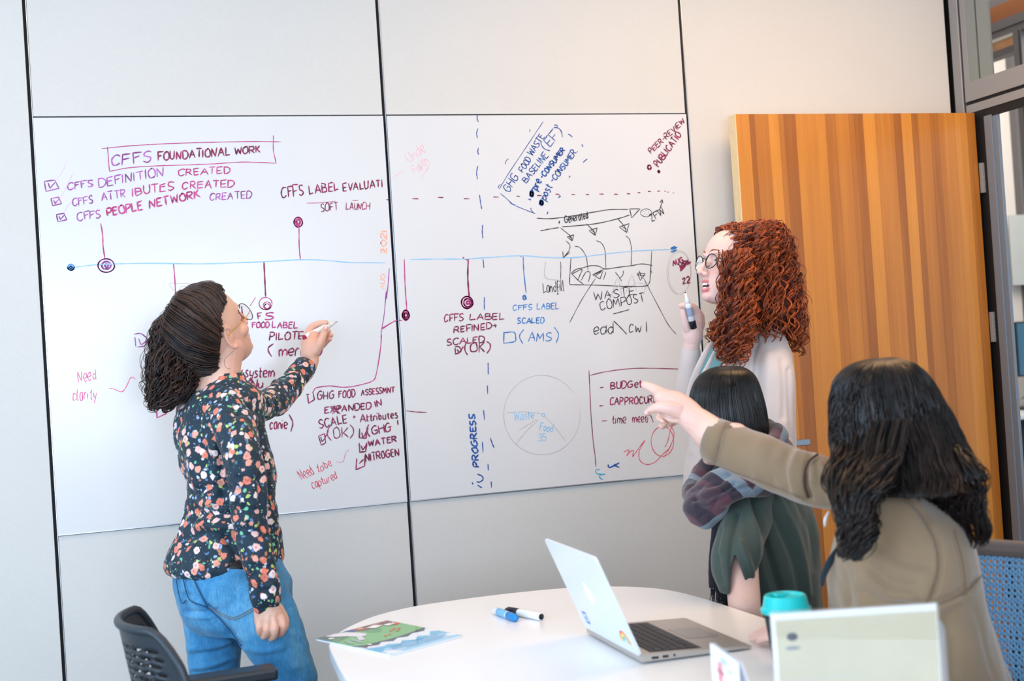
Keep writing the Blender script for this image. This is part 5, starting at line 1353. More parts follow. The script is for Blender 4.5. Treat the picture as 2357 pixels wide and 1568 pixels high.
jeans = solid('jeans', co, f_, M_DENIM, P1, O1)
M_STITCH = mat('jean_stitch', (120, 110, 100), rough=.8); M_SEAM = mat('jean_seam', (30, 74, 116), rough=.85)


def surf_line(pts, co, lift=.0012, n=40):
    """lay a photo polyline on the nearest camera-facing skin"""
    u, v, z = project(co); P = smooth_path(np.array(pts, float), n); out = []
    for a, b in P:
        d = np.hypot(u - a, v - b); k = np.where(d < 9)[0]
        if len(k) == 0: continue
        t = z[k].min(); out.append(V(a, b, t - lift))
    out = np.array(out); 
    if len(out) > 6:
        for _ in range(3): out[1:-1] = (out[:-2] + 2 * out[1:-1] + out[2:]) / 4
    return out
for pts, r_, m_, nm in [([(482, 1398), (510, 1412), (536, 1422), (560, 1412), (582, 1400)], .0009, M_STITCH, 'pocket_stitch'), ([(484, 1402), (510, 1417), (537, 1427), (562, 1417), (584, 1405)], .0009, M_STITCH, 'pocket_stitch'),
                        ([(444, 1330), (458, 1360), (478, 1398)], .0016, M_SEAM, 'pocket_seam'), ([(420, 1325), (428, 1360), (440, 1385), (478, 1400), (520, 1440), (556, 1488)], .0015, M_SEAM, 'seat_seam'),
                        ([(405, 1322), (408, 1350), (418, 1388), (428, 1382)], .0014, M_SEAM, 'pocket_seam'), ([(548, 1495), (545, 1530), (540, 1566)], .0012, M_SEAM, 'inseam')]:
    L = surf_line(pts, co)
    if len(L) > 4: tube(nm, L - O1, r_, m_, jeans, 6)
shoe(V(484, 2040, 3.46) , BY, M_SHOE, P1, O1); shoe(V(690, 2110, 3.32), BY, M_SHOE, P1, O1)

# --- hair: swept back to a tie, then a curly ponytail
SE = 2.4
def skull(hd, th, ph, k=1.0):
    """point on an ellipsoid over the skull; th azimuth from forward, ph elevation"""
    e = np.stack([np.cos(th) * np.cos(ph), np.sin(th) * np.cos(ph), np.sin(ph)], -1); e = e / (np.abs(e) ** SE).sum(-1, keepdims=True) ** (1 / SE)
    return hd.W(np.array([-.004, 0, .008]) + e * k * np.array([.1020, .0800, .1130]))
hair = bpy.data.objects.new('hair', None); link(hair, P1)
M_HAIRB = mat('hair_base_dark', (26, 18, 16), rough=.6)
# cap
capR = []
TIE = V(410, 714, 3.37)
ths = np.linspace(0, 2 * math.pi, 49)[:-1]
def hairline(th):
    a = np.abs((th + math.pi) % (2 * math.pi) - math.pi)  # 0 front .. pi back
    return np.interp(a, [0, .7, 1.15, 1.45, 1.75, 2.3, math.pi], [.80, .74, .50, .42, .05, -.62, -.80])
rows_ = []
for s in np.linspace(0, 1, 22):
    ph = hairline(ths) * (1 - s) + (math.pi / 2) * s
    rows_.append(skull(H1, ths, ph, 1.035))
v_, f0 = loft(rows_, True)
cap = mesh('hair_cap', v_ - O1, f0, M_HAIRB, hair, True)
N_ = 1500
th = rng.random(N_) * 2 * math.pi; n = 18
ph0 = hairline(th) - .03 + np.abs(rng.normal(0, .10, N_)) * (rng.random(N_) < .9) + rng.random(N_) * .9 * (rng.random(N_) < .45)
ph0 = np.minimum(ph0, 1.45)
A = skull(H1, th, ph0, 1.03)
s = np.linspace(0, 1, n)[None, :, None]
P = A[:, None, :] * (1 - s) + TIE * s
ctr = H1.W([(-.004, 0, .008)])[0]
d = (P - ctr) @ H1.R; q = d / (np.array([.1020, .0800, .1130]) * H1.sc); L = (np.abs(q) ** SE).sum(2, keepdims=True) ** (1 / SE)
k_ = 1.04 + rng.random(N_)[:, None, None] * .075
onS = ctr + (q / L * k_ * np.array([.1020, .0800, .1130]) * H1.sc) @ H1.R.T
w = np.clip((s - .80) / .20, 0, 1); P = onS * (1 - w) + (TIE + rng.normal(0, .006, (N_, 1, 3))) * w
P += .0034 * np.stack([vnoise(P, 34, i) for i in range(3)], -1)
tnt = np.clip(.35 + .5 * vnoise(A, 25, 4) + rng.normal(0, .22, N_), 0, 1)
strands('hair_swept_back', P, np.linspace(.0013, .0011, n), M_HAIRD, hair, O1, 4, tnt)
tie = ring(TIE, CF, CU * .8 + CR * .6, .019, .015, 24); tube('hair_tie', np.vstack([tie, tie[:2]]) - O1, .005, mat('hair_tie_pink', (190, 140, 128), rough=.7), hair, 10)
Pm = P[rng.choice(N_, 260, replace=False)]; Pm = ctr + (Pm - ctr) * 1.015 + .006 * np.stack([vnoise(Pm, 45, i + 7) for i in range(3)], -1)
strands('messy_strands', Pm, np.full(n, .0007), M_HAIRD, hair, O1, 4, rng.uniform(.2, 1, 260))
# ponytail
pr = [(398, 420, 712, 3.37, .9), (372, 430, 728, 3.365, .9), (352, 440, 760, 3.36, .9), (345, 448, 800, 3.35, .85), (338, 452, 840, 3.34, .8), (334, 448, 880, 3.33, .75), (338, 424, 915, 3.33, .7), (352, 385, 940, 3.33, .6)]
PR = interp(pr, 14)
co, f_ = loft([ring(*[x if i < 3 else x * .86 for i, x in enumerate(LR(r[0], r[1], r[2], r[3], 0.3, r[4]))], n=24) for r in PR])
co = np.asarray(co); ctrs = co.mean(0); co = co + .006 * vnoise(co, 40)[:, None] * (co - ctrs) / np.linalg.norm(co - ctrs, axis=1)[:, None]
mesh('ponytail_core', co - O1, f_, M_HAIRB, hair, True)
def hull_paths(PR, S, n, yaw, rad=(.75, 1.0), end=(0.7, 1.0), drift=.6, th0=None):
    """paths running down a lofted hull"""
    m = len(PR); R = [LR(r[0], r[1], r[2], r[3], yaw + (r[5] if len(r) > 5 else 0), r[4]) for r in PR]
    C = np.array([x[0] for x in R]); Sv = np.array([x[1] for x in R]); Fv = np.array([x[2] for x in R]); a = np.array([x[3] for x in R]); b = np.array([x[4] for x in R])
    th = (rng.random(S) * 2 * math.pi if th0 is None else th0)[:, None] + drift * (rng.random(S)[:, None] - .5) * np.linspace(0, 1, n)[None]
    k = rng.uniform(*rad, S)[:, None]; e = rng.uniform(*end, S)
    x = np.linspace(0, 1, n)[None] * e[:, None] * (m - 1)
    def I(A): return np.stack([np.interp(x.ravel(), np.arange(m), A[:, j]).reshape(x.shape) for j in range(3)], -1)
    ai = np.interp(x.ravel(), np.arange(m), a).reshape(x.shape) * k; bi = np.interp(x.ravel(), np.arange(m), b).reshape(x.shape) * k
    return I(C) + (ai * np.cos(th))[..., None] * I(Sv) + (bi * np.sin(th))[..., None] * I(Fv), th
S_ = 420; n = 46
P, _ = hull_paths(PR, S_, n, .3, (.6, 1.02), (.72, 1.03), 1.2)
P += .012 * np.stack([vnoise(P, 9, i) for i in range(3)], -1) * np.linspace(0, 1, n)[None, :, None]
P = curl(P, rng.uniform(.004, .011, S_), rng.uniform(2.0, 5.5, S_), rng.random(S_) * 6.3, .35)
r_ = np.linspace(.0026, .0014, n)[None] * rng.uniform(.6, 1.5, S_)[:, None]
strands('ponytail_curls', P, r_, M_HAIRD, hair, O1, 4, np.clip(rng.normal(.35, .28, S_), 0, 1))
S_ = 34
P, _ = hull_paths(PR, S_, n, .3, (1.05, 1.22), (.8, 1.12), 1.0)
P = curl(P, rng.uniform(.006, .013, S_), rng.uniform(2.0, 4.0, S_), rng.random(S_) * 6.3, .35)
strands('loose_curls', P, np.full(n, .0007), M_HAIRD, hair, O1, 4)
# wisps over the crown and behind the ear
W_ = []
for k in range(4):
    a = rng.uniform(-1.2, 1.4); A = H1.W([(.03 + .02 * rng.normal(), .05 * math.sin(a), .115)])[0]
    W_.append(smooth_path(np.array([A, A + np.array([-.02, 0, .006]) + rng.normal(0, .005, 3), A + np.array([-.045, 0, .004]) + rng.normal(0, .008, 3), A + np.array([-.06, 0, -.014])]), 14))
strands('stray_hair', np.array(W_), np.full(14, .00032), M_HAIRD, hair, O1, 4)
tube('stray_lock', smooth_path(np.array([V(538, 808, 3.25), V(530, 815, 3.24), V(518, 826, 3.235), V(517, 840, 3.24), V(524, 849, 3.25), V(530, 848, 3.26)]), 24) - O1, .0004, M_HAIRB, hair, 6)
# --- glasses
gl = bpy.data.objects.new('glasses', None); link(gl, P1); gl['label'] = 'thin gold and tortoiseshell glasses'
for q_, nm in ((-1, 'a'), (1, 'b')):
    cc = np.array([.104, q_ * .034, -.004]); pts = [H1.W([cc + np.array([.002 * math.cos(t) - .010 * abs(math.sin(t) * .3), .027 * math.sin(t), .0245 * math.cos(t)])])[0] for t in np.linspace(0, 2 * math.pi, 33)]
    tube('rim', np.array(pts) - O1, .0011, M_TORT, gl, 8)
    mesh('lens', np.array(pts[:-1]) - O1, [list(range(32))], M_LENS, gl)
    tube('temple', smooth_path(H1.W([(.100, q_ * .062, .004), (.06, q_ * .079, .003), (.0, q_ * .085, .004), (-.016, q_ * .083, -.008)]), 20) - O1, .0012, M_GOLD, gl, 8)
tube('bridge', smooth_path(H1.W([(.103, -.009, -.002), (.108, 0, .003), (.103, .009, -.002)]), 10) - O1, .0011, M_GOLD, gl, 8)
# marker in her hand
tip = V(776, 740, 3.90); end = V(700, 778, 3.79)
marker('white open marker with maroon nib held by the woman in the floral shirt', tip, end, M_PMAR, M_PEN, open_tip=True, r=.0088)
bpy.data.objects['marker_pen.002'] if 'marker_pen.002' in bpy.data.objects else None
dd = (end - tip) / np.linalg.norm(end - tip)
mk = [o for o in bpy.data.objects if o.type == 'EMPTY' and o.name.startswith('marker_pen') and 'floral' in o.get('label', '')][0]
L_ = np.linalg.norm(end - tip)
lathe('end_plug', [(0, L_ - .004), (.0084, L_ - .004), (.0084, L_ - .0005), (.006, L_), (0, L_)], M_PMAR, mk, 24, (0, 0, 0), dd)
# ================================================================== WOMAN WITH RED CURLS (beige cardigan)
P2, O2 = person('woman with red curls, glasses and beige cardigan holding a marker at the board', (.86, -.72, 0))
t2 = 3.85
H2 = Head(V(1689, 618, t2), math.radians(185), math.radians(14), math.radians(0), .97)
neck2 = [limb([(1700, 668, 3.87, 46), (1706, 720, 3.88, 44), (1712, 780, 3.9, 62)], 20)]
hd = remesh(H2.geos('open') + neck2, .0026, 3)
# lips get their own colour on the same skin
loc = (hd[0] - H2.c) @ H2.R / H2.sc
fc = loc[hd[1]].mean(1)
lipm = ((fc[:, 0] > .080) & (np.abs(fc[:, 1]) < .026) & (((fc[:, 2] > -.0655) & (fc[:, 2] < -.0565) & (fc[:, 0] > .0885)) | ((fc[:, 2] > -.0925) & (fc[:, 2] < -.0775) & (fc[:, 0] > .0835))))
hp = [limb([(1588, 812, 3.90, 18), (1592, 790, 3.89, 20), (1594, 770, 3.885, 22)], 16),
      limb([(1594, 775, 3.885, 24), (1595, 752, 3.88, 24), (1602, 732, 3.875, 17)], 18),
      finger([(1606, 738, 3.87), (1602, 716, 3.86), (1592, 706, 3.845), (1580, 703, 3.835), (1568, 704, 3.83)], [12, 10.5, 9, 8, 6.6]),   # index curled over the pen
      finger([(1588, 765, 3.875), (1580, 748, 3.855), (1574, 730, 3.845), (1572, 716, 3.84)], [13, 10.5, 9, 7.6]),                          # thumb
      finger([(1610, 745, 3.885), (1612, 728, 3.89), (1602, 716, 3.885), (1590, 718, 3.87)], [11, 9.6, 8, 7]),
      finger([(1610, 755, 3.89), (1614, 742, 3.90), (1606, 730, 3.895), (1594, 732, 3.88)], [11, 9.2, 8, 6.6]),
      finger([(1606, 765, 3.895), (1612, 754, 3.905), (1606, 744, 3.90), (1597, 745, 3.89)], [10, 8.4, 7.2, 6])]
hand = remesh(hp, .0019, 3)
BY2 = math.radians(184)
core2 = remesh([torso([(1680, 1750, 775, 3.9, .8), (1650, 1790, 815, 3.9, .62), (1640, 1800, 900, 3.9, .66), (1650, 1790, 1000, 3.9, .7), (1660, 1800, 1120, 3.9, .75), (1680, 1800, 1180, 3.9, .75)], BY2, 20),
                limb([(1650, 830, 4.03, 26), (1600, 900, 4.0, 22), (1585, 925, 3.95, 20), (1588, 860, 3.92, 18), (1588, 810, 3.90, 18)]),
                limb([(1775, 830, 3.80, 16), (1788, 900, 3.71, 18), (1790, 1000, 3.68, 22), (1760, 1110, 3.66, 18), (1745, 1160, 3.66, 17)]),
                limb([(1745, 1150, 3.66, 17), (1740, 1185, 3.66, 20), (1738, 1215, 3.66, 14)], 12)], .009, 3)
lowh = [finger([(1730 + 8 * k, 1200, 3.66 + .012 * k), (1728 + 8 * k, 1222, 3.655 + .012 * k), (1727 + 8 * k, 1240 - 3 * abs(k - 1), 3.66 + .012 * k)], [7.5, 6.8, 5.6]) for k in range(4)] + [finger([(1722, 1172, 3.67), (1714, 1192, 3.68), (1712, 1208, 3.69)], [9, 8, 6.5]), limb([(1742, 1170, 3.665, 18), (1740, 1200, 3.665, 18)], 12)]
lowhand = remesh(lowh, .0024, 2)
bco, bf = join_geo([(hd[0], hd[1]), (hand[0], hand[1]), (core2[0], core2[1]), (lowhand[0], lowhand[1])])
fm = np.zeros(len(bf), int); fm[:len(lipm)] = lipm
body2 = solid('body', bco, bf, None, P2, O2, [M_SKIN2, mat('lips_pink', (222, 130, 130), rough=.35)], fm)
# open mouth: dark inside, upper and lower teeth
g = H2.tf(ball((.0795, 0, -.0725), (.0125, .0215, .0098)))
mo = merged('mouth_interior', [(g[0] - O2, g[1])], mat('mouth_dark', (92, 34, 38), rough=.5), body2)
for zz, rr, th_ in ((-.0672, .0042, 7), (-.0788, .0030, 6)):
    for k in range(-th_ // 2, th_ // 2 + 1):
        a = k * .19; c_ = H2.tf(ball((.0935 - .011 * (1 - math.cos(a)) * 2.2 - (.003 if rr < .004 else 0), .0155 * math.sin(a) * 1.25, zz), (.0022, .0024, rr), n=6))
        merged('tooth', [(c_[0] - O2, c_[1])], mat('tooth_white', (244, 240, 234), rough=.25), mo)
# near eye, lashes and brow (her left side faces the camera... built on both sides)
for q_ in (-1, 1):
    g = H2.tf(ball((.0735, q_ * .031, -.001), (.0122, .0128, .0105)))
    ey = merged('eye', [(g[0] - O2, g[1])], mat('eye_white', (236, 230, 228), rough=.15), body2)
    g = H2.tf(ball((.0835, q_ * .0315, -.0015), (.0026, .0052, .0052))); merged('iris', [(g[0] - O2, g[1])], mat('iris', (60, 80, 84), rough=.1), ey)
    tube('eyelashes', smooth_path(H2.W([(.084, q_ * .020, .0035), (.0895, q_ * .031, .0065), (.083, q_ * .043, .002), (.077, q_ * .048, -.001)]), 14) - O2, .0011, mat('lash_dark', (30, 22, 22)), ey, 6)
    tube('eyebrow', smooth_path(H2.W([(.096, q_ * .012, .026), (.0945, q_ * .026, .034), (.083, q_ * .044, .032)]), 14) - O2, np.linspace(.0028, .0014, 14), mat('brow_brown', (150, 92, 66), rough=.7), body2, 8, .6)
g = H2.tf(ball((.118, .0, -.039), (.001, .001, .001)))
gl = bpy.data.objects.new('glasses', None); link(gl, P2); gl['label'] = 'dark framed glasses'
M_DKRIM = mat('rim_dark', (36, 38, 44), rough=.25)
for q_ in (-1, 1):
    pts = [H2.W([np.array([.1035 - .012 * abs(math.sin(t)) * (math.sin(t) * q_ > 0) * .6 , q_ * .034 + .0255 * math.sin(t), -.003 + .0215 * math.cos(t)])])[0] for t in np.linspace(0, 2 * math.pi, 33)]
    tube('rim', np.array(pts) - O2, .0014, M_DKRIM, gl, 8)
    mesh('lens', np.array(pts[:-1]) - O2, [list(range(32))], M_LENS, gl)
    tube('temple', smooth_path(H2.W([(.097, q_ * .061, .006), (.06, q_ * .078, .004), (.0, q_ * .085, .004)]), 16) - O2, .0022, mat('temple_navy', (28, 44, 62), rough=.3), gl, 8, .6)
tube('bridge', smooth_path(H2.W([(.103, -.009, .004), (.110, 0, .007), (.103, .009, .004)]), 10) - O2, .0014, M_DKRIM, gl, 8)
# --- clothes
M_CARD = cloth_mat('cardigan_beige', (216, 200, 194), 420, .02, .8, .3, .4)
M_TEALT = cloth_mat('teal_top', (120, 176, 182), 500, .10)
rows = [(1672, 1752, 772, 3.9, .8), (1636, 1800, 800, 3.9, .62), (1612, 1812, 850, 3.9, .64), (1600, 1818, 920, 3.9, .7), (1592, 1820, 1000, 3.9, .74), (1582, 1822, 1080, 3.9, .78), (1580, 1826, 1140, 3.9, .8)]
top = torso([(1655, 1725, 770, 3.9, .75), (1612, 1735, 830, 3.9, .60), (1602, 1745, 900, 3.9, .66), (1606, 1780, 1050, 3.9, .7), (1630, 1800, 1150, 3.9, .75)], BY2, 30, 40)
co, f_, no = remesh([top], .007, 3); solid('teal_top', co, f_, M_TEALT, P2, O2)
cg = [torso(rows, BY2, 40, 44),
      limb([(1770, 800, 3.80, 44), (1786, 860, 3.73, 42), (1790, 930, 3.70, 38), (1790, 1010, 3.68, 35), (1772, 1080, 3.67, 32), (1755, 1130, 3.66, 28)], 24),
      limb([(1650, 820, 4.02, 34), (1605, 890, 4.0, 36), (1588, 935, 3.96, 34), (1586, 890, 3.93, 30), (1586, 840, 3.91, 25), (1590, 806, 3.90, 23)], 24)]
co, f_, no = remesh(cg, .0055, 4)
cr = [([(1738, 790), (1728, 830), (1726, 880)], 9, -.016), ([(1722, 860), (1735, 920), (1742, 980)], 8, -.008), ([(1770, 820), (1768, 900), (1764, 980)], 12, .006), ([(1800, 830), (1806, 900), (1804, 960)], 8, -.006),
      ([(1815, 850), (1818, 920), (1822, 1010)], 5, -.006), ([(1612, 1010), (1605, 1060), (1604, 1120)], 8, -.010), ([(1780, 1000), (1800, 1020)], 7, -.005), ([(1690, 1000), (1700, 1080)], 10, -.006), ([(1575, 920), (1590, 950), (1600, 960)], 8, -.006), ([(1585, 1000), (1592, 1040)], 5, .006)]
co = sculpt(co, no, cr); co = folds(co, no, .0035, (12, 12, 6), 12)
# open front: cut a V strip so the teal top shows
loc = project(co)
u, v = loc[0], loc[1]
fcu = u[f_].mean(1); fcv = v[f_].mean(1); fz = loc[2][f_].mean(1)
lft = np.interp(fcv, [770, 800, 840, 880, 900], [1646, 1625, 1606, 1592, 1590]); rgt = np.interp(fcv, [770, 800, 840, 880, 900], [1662, 1648, 1634, 1610, 1592])
fyn = co[f_].mean(1)
kill = (fcv < 898) & (fcv > 765) & (fcu > lft + 8) & (fcu < rgt + 2) & (fz < 3.95)
co = smooth_boundary(co, f_[~kill]); card = solid('cardigan', co, f_[~kill], M_CARD, P2, O2)
sd_ = card.modifiers.new('solid', 'SOLIDIFY'); sd_.thickness = .003; sd_.offset = -1
# lapel roll at the left edge of the opening
lap_pts = [V(1648, 778, 3.80), V(1628, 805, 3.79), V(1606, 850, 3.80), V(1590, 900, 3.82), V(1586, 960, 3.82)]
lv = smooth_path(np.array(lap_pts), 24); tube('lapel', lv - O2, np.linspace(.006, .014, 24), M_CARD, card, 12, .5)
lv2 = smooth_path(np.array([V(1660, 780, 3.79), V(1645, 810, 3.78), V(1625, 850, 3.78), V(1604, 892, 3.80)]), 20); tube('lapel', lv2 - O2, np.linspace(.004, .008, 20), M_CARD, card, 12, .5)
M_TROU = cloth_mat('trousers_black', (34, 34, 40), 500, .06)
tg = [torso([(1640, 1812, 1120, 3.9, .8), (1668, 1825, 1200, 3.9, .82), (1672, 1825, 1280, 3.9, .8)], BY2, 16, 36),
      limb([(1782, 1260, 3.84, 56), (1782, 1400, 3.84, 50), (1775, 1560, 3.85, 42), (1770, 1760, 3.86, 34), (1775, 1835, 3.86, 30)]),
      limb([(1728, 1260, 3.98, 52), (1726, 1400, 3.98, 46), (1724, 1560, 3.99, 38), (1722, 1760, 4.0, 33), (1722, 1810, 4.0, 30)])]
co, f_, no = remesh(tg, .008, 4); solid('trousers', folds(co, no, .003, (14, 14, 14), 3), f_, M_TROU, P2, O2)
shoe(onz(1775, 1860, .03), BY2, M_SHOE, P2, O2); shoe(onz(1722, 1835, .03) + np.array([0, .06, 0]), BY2, M_SHOE, P2, O2)
# --- hair: masses of copper curls
hair = bpy.data.objects.new('hair', None); link(hair, P2)
M_RED = hair_mat('hair_copper', (78, 24, 12), (214, 104, 50), .34)
M_REDB = mat('hair_base_red', (70, 24, 14), rough=.7)
HR = [(1732, 1752, 512, 3.84, .9), (1702, 1784, 518, 3.84, .92), (1680, 1804, 532, 3.84, .95), (1668, 1818, 556, 3.84, .98), (1664, 1826, 590, 3.84, 1.0), (1668, 1836, 630, 3.84, 1.0), (1674, 1844, 670, 3.83, 1.0), (1680, 1848, 710, 3.82, .95), (1684, 1850, 745, 3.82, .9), (1700, 1840, 785, 3.82, .8)]
PRr = interp(HR, 26)
shrink = lambda r, k: [x if i < 3 else x * k for i, x in enumerate(LR(r[0], r[1], r[2], r[3], 0.0, r[4]))]
co, f_ = loft([ring(*shrink(r, .80), n=36) for r in PRr[1:-3]]); co = np.asarray(co)
cm = co.mean(0); dn = (co - cm) / np.linalg.norm(co - cm, axis=1)[:, None]; co = co + dn * (.012 * vnoise(co, 30)[:, None])
mesh('hair_core', co - O2, f_, M_REDB, hair, True)
def red_strands(name, P, amp, turns, rr, k=5, spread=.0022, col=(.42, .25), grow=.15):
    S = len(P); n = P.shape[1]
    P = curl(P, rng.uniform(*amp, S), rng.uniform(*turns, S), rng.random(S) * 6.3, grow)
    Q = clumped(P, k, spread) + .0008 * rng.normal(0, 1, (S * k, 1, 3))
    r = np.linspace(1.0, .6, n)[None] * rng.uniform(*rr, S * k)[:, None]
    base = np.clip(rng.normal(col[0], col[1], S), 0, 1)
    return strands(name, Q, r, M_RED, hair, O2, 4, np.clip(np.tile(base, k) + rng.normal(0, .10, S * k), 0, 1))
def ringlets(name, PRx, S, n, rad, end, amp, turns, rr=(.0010, .0017), drift=1.0, wob=.016, k=5, spread=.0022):
    P, _ = hull_paths(PRx, S, n, 0.0, rad, end, drift)
    P = P + wob * np.stack([vnoise(P, 8, i + 5) for i in range(3)], -1) * np.linspace(.2, 1, n)[None, :, None]
    return red_strands(name, P, amp, turns, rr, k, spread)
ringlets('curls', PRr, 250, 84, (.80, 1.0), (.55, 1.02), (.006, .0115), (6, 10), (.0010, .0018))
# curls growing from the scalp: out from the root, then falling
S = 230; n = 64
th = rng.random(S) * 2 * math.pi
a_ = np.abs((th + math.pi) % (2 * math.pi) - math.pi)
lo_ = np.interp(a_, [0, .7, 1.15, 1.5, 2.0, math.pi], [.95, .85, .42, -.25, -.6, -.7]); ph = lo_ + (1.5 - lo_) * rng.random(S) ** 1.3
A = skull(H2, th, ph, 1.03); ctr2 = H2.W([(-.004, 0, .008)])[0]; N0 = A - ctr2; N0 /= np.linalg.norm(N0, axis=1)[:, None]
back = -H2.R[:, 0]; s_ = np.linspace(0, 1, n)[None, :, None]
Ln = rng.uniform(.07, .20, S)[:, None, None]; out_ = rng.uniform(.018, .034, S)[:, None, None]
side = np.where(np.abs(N0 @ H2.R[:, 1]) < .2, rng.choice([-1, 1], S), np.sign(N0 @ H2.R[:, 1]))[:, None] * H2.R[:, 1][None]
P = A[:, None, :] + N0[:, None, :] * out_ * (1 - np.exp(-4 * s_)) + (back * .055)[None, None] * np.clip(s_ * 2, 0, 1) ** 1.2 * np.clip(N0 @ H2.R[:, 0] + .5, 0, 1.4)[:, None, None] + side[:, None, :] * .045 * s_ ** .8 * np.clip(N0[:, 2], 0, 1)[:, None, None] + np.array([0, 0, -1.0]) * Ln * s_ ** 1.7
P = P + .010 * np.stack([vnoise(P, 10, i + 2) for i in range(3)], -1) * s_
red_strands('scalp_curls', P, (.005, .010), (4, 8), (.0010, .0017))
FR = [(1668, 1725, 575, 3.745, .5), (1662, 1730, 620, 3.725, .55), (1658, 1735, 690, 3.71, .6), (1648, 1735, 750, 3.71, .6), (1648, 1725, 800, 3.71, .5), (1660, 1712, 838, 3.72, .5)]
FRr = interp(FR, 14)
co, f_ = loft([ring(*shrink(r, .5), n=24) for r in FRr[2:-3]]); mesh('hair_core', np.asarray(co) - O2, f_, M_REDB, hair, True)
ringlets('curls_front', FRr, 84, 76, (.35, 1.0), (.7, 1.05), (.006, .011), (5, 9), (.0010, .0017), .8, .010)
BK_ = [(1790, 1838, 640, 3.86, .8), (1790, 1850, 690, 3.86, .8), (1785, 1854, 730, 3.86, .8), (1800, 1856, 770, 3.86, .7), (1815, 1850, 808, 3.86, .6)]
ringlets('curls_back', interp(BK_, 12), 46, 60, (.5, 1.05), (.8, 1.06), (.007, .013), (3, 6), (.0009, .0015), 1.2, .014, 4)
LB_ = [(1640, 1665, 735, 3.78, .8), (1625, 1655, 760, 3.78, .8), (1618, 1650, 790, 3.78, .8)]
ringlets('curls_far_side', interp(LB_, 10), 16, 44, (.2, 1.0), (.8, 1.0), (.006, .010), (2, 4), (.0009, .0015), 1.0, .01, 4)
LT_ = [(1645, 1715, 790, 3.71, .6), (1652, 1705, 815, 3.71, .6), (1655, 1700, 842, 3.72, .6)]
ringlets('curl_tips', interp(LT_, 10), 22, 48, (.2, 1.1), (.7, 1.1), (.006, .010), (1.5, 3), (.0008, .0013), 1.0, .014, 3)
# cheek ringlets
Pr = []
for k in range(12):
    u0 = 1654 + 3.2 * k; Pr.append(smooth_path(np.array([V(u0, 575 + 5 * (k % 3), 3.735), V(u0 - 2, 640, 3.725), V(u0 - 4 + 2 * (k % 2), 700, 3.72), V(u0 - 8 + 4 * (k % 3), 745 + 8 * (k % 3), 3.72)]), 60))
Pr = np.array(Pr); Pr = curl(Pr, rng.uniform(.0035, .007, 12), rng.uniform(3, 5, 12), rng.random(12) * 6.3, .2)
strands('cheek_ringlets', Pr, np.full(60, .0016), M_RED, hair, O2, 6, rng.uniform(.15, .5, 12))
# flyaway loops
P, _ = hull_paths(PRr, 60, 50, 0, (1.02, 1.12), (.7, 1.08), 1.2); P = curl(P, rng.uniform(.006, .014, 60), rng.uniform(3, 6, 60), rng.random(60) * 6.3, .2)
strands('flyaway_curls', P, np.full(50, .0008), M_RED, hair, O2, 4)
marker('white marker with black tip and black end held by the woman with red curls', V(1577, 672, 3.815), V(1597, 757, 3.835), M_PBLK, M_PEN, open_tip=True, r=.0095)
mk = [o for o in bpy.data.objects if o.type == 'EMPTY' and 'red curls' in o.get('label', '') and o.get('category') == 'marker'][0]
tip, end = V(1577, 672, 3.815), V(1597, 757, 3.835); dd = (end - tip) / np.linalg.norm(end - tip); L_ = np.linalg.norm(end - tip)
lathe('end_plug', [(0, L_ * .78), (.0098, L_ * .78), (.0102, L_ * .80), (.0098, L_ - .002), (.006, L_ + .0005), (0, L_ + .0005)], M_PBLK, mk, 24, (0, 0, 0), dd)
lathe('label_band', [(.0096, L_ * .42), (.0098, L_ * .43), (.0098, L_ * .64), (.0096, L_ * .65)], mat('pen_label_dark', (150, 160, 185), rough=.5), mk, 24, (0, 0, 0), dd)
# ================================================================== SEATED WOMAN, DARK BOB, GREEN SHIRT AND PLAID SCARF
P3, O3 = person('seated woman with a sleek black bob, dark green shirt and plaid scarf seen from behind', (.62, -1.1, 0))
M_BLKHAIR = hair_mat('hair_black', (5, 4, 5), (36, 27, 24), .30, .35, (.2, 1.2))
M_BLKB = mat('hair_base_black', (14, 11, 12), rough=.6)
t3 = 3.28
BY3 = math.radians(120)
H3 = Head(V(1676, 968, t3 + .0), BY3, math.radians(-4), 0, .92)
hd = remesh(H3.geos() + [limb([(1690, 1010, t3, 44), (1705, 1060, t3, 44), (1722, 1105, t3, 60)], 16)], .004, 4)
arm = remesh([limb([(1726, 1190, 3.20, 26), (1716, 1250, 3.12, 32), (1710, 1310, 3.06, 36), (1712, 1370, 3.02, 38), (1716, 1410, 3.00, 36), (1730, 1432, 3.02, 30)], 24)], .005, 4)
tz = lambda u, v: (onz(u, v, TZ + .012) - CAM) @ CF
core = remesh([torso([(1690, 1760, 1080, 3.28, .8), (1690, 1840, 1140, 3.30, .55), (1700, 1860, 1260, 3.32, .6), (1700, 1860, 1400, 3.34, .7), (1690, 1870, 1560, 3.36, .8)], BY3, 20)], .009, 3)
# lower legs folded under the chair side, thighs forward
seat3 = np.array([.66, -1.02, .47])
f3 = np.array([math.cos(BY3), math.sin(BY3), 0]); s3 = np.array([f3[1], -f3[0], 0])
bco, bf = join_geo([(hd[0], hd[1]), (arm[0], arm[1]), (core[0], core[1])])
body3 = solid('body', bco, bf, M_SKIN3, P3, O3)
M_GREEN = cloth_mat('shirt_green', (56, 72, 66), 500, .08, .7, .2, .25)
sg3 = [torso([(1700, 1745, 1098, 3.29, .8), (1676, 1812, 1118, 3.29, .62), (1660, 1868, 1160, 3.29, .58), (1650, 1892, 1230, 3.30, .6), (1645, 1900, 1310, 3.31, .64), (1650, 1900, 1400, 3.33, .7), (1650, 1905, 1500, 3.36, .8), (1660, 1900, 1560, 3.38, .8)], BY3, 44, 44),
       limb([(1735, 1150, 3.22, 46), (1716, 1200, 3.15, 56), (1698, 1260, 3.08, 55), (1690, 1310, 3.05, 50), (1688, 1345, 3.03, 40)], 22)]
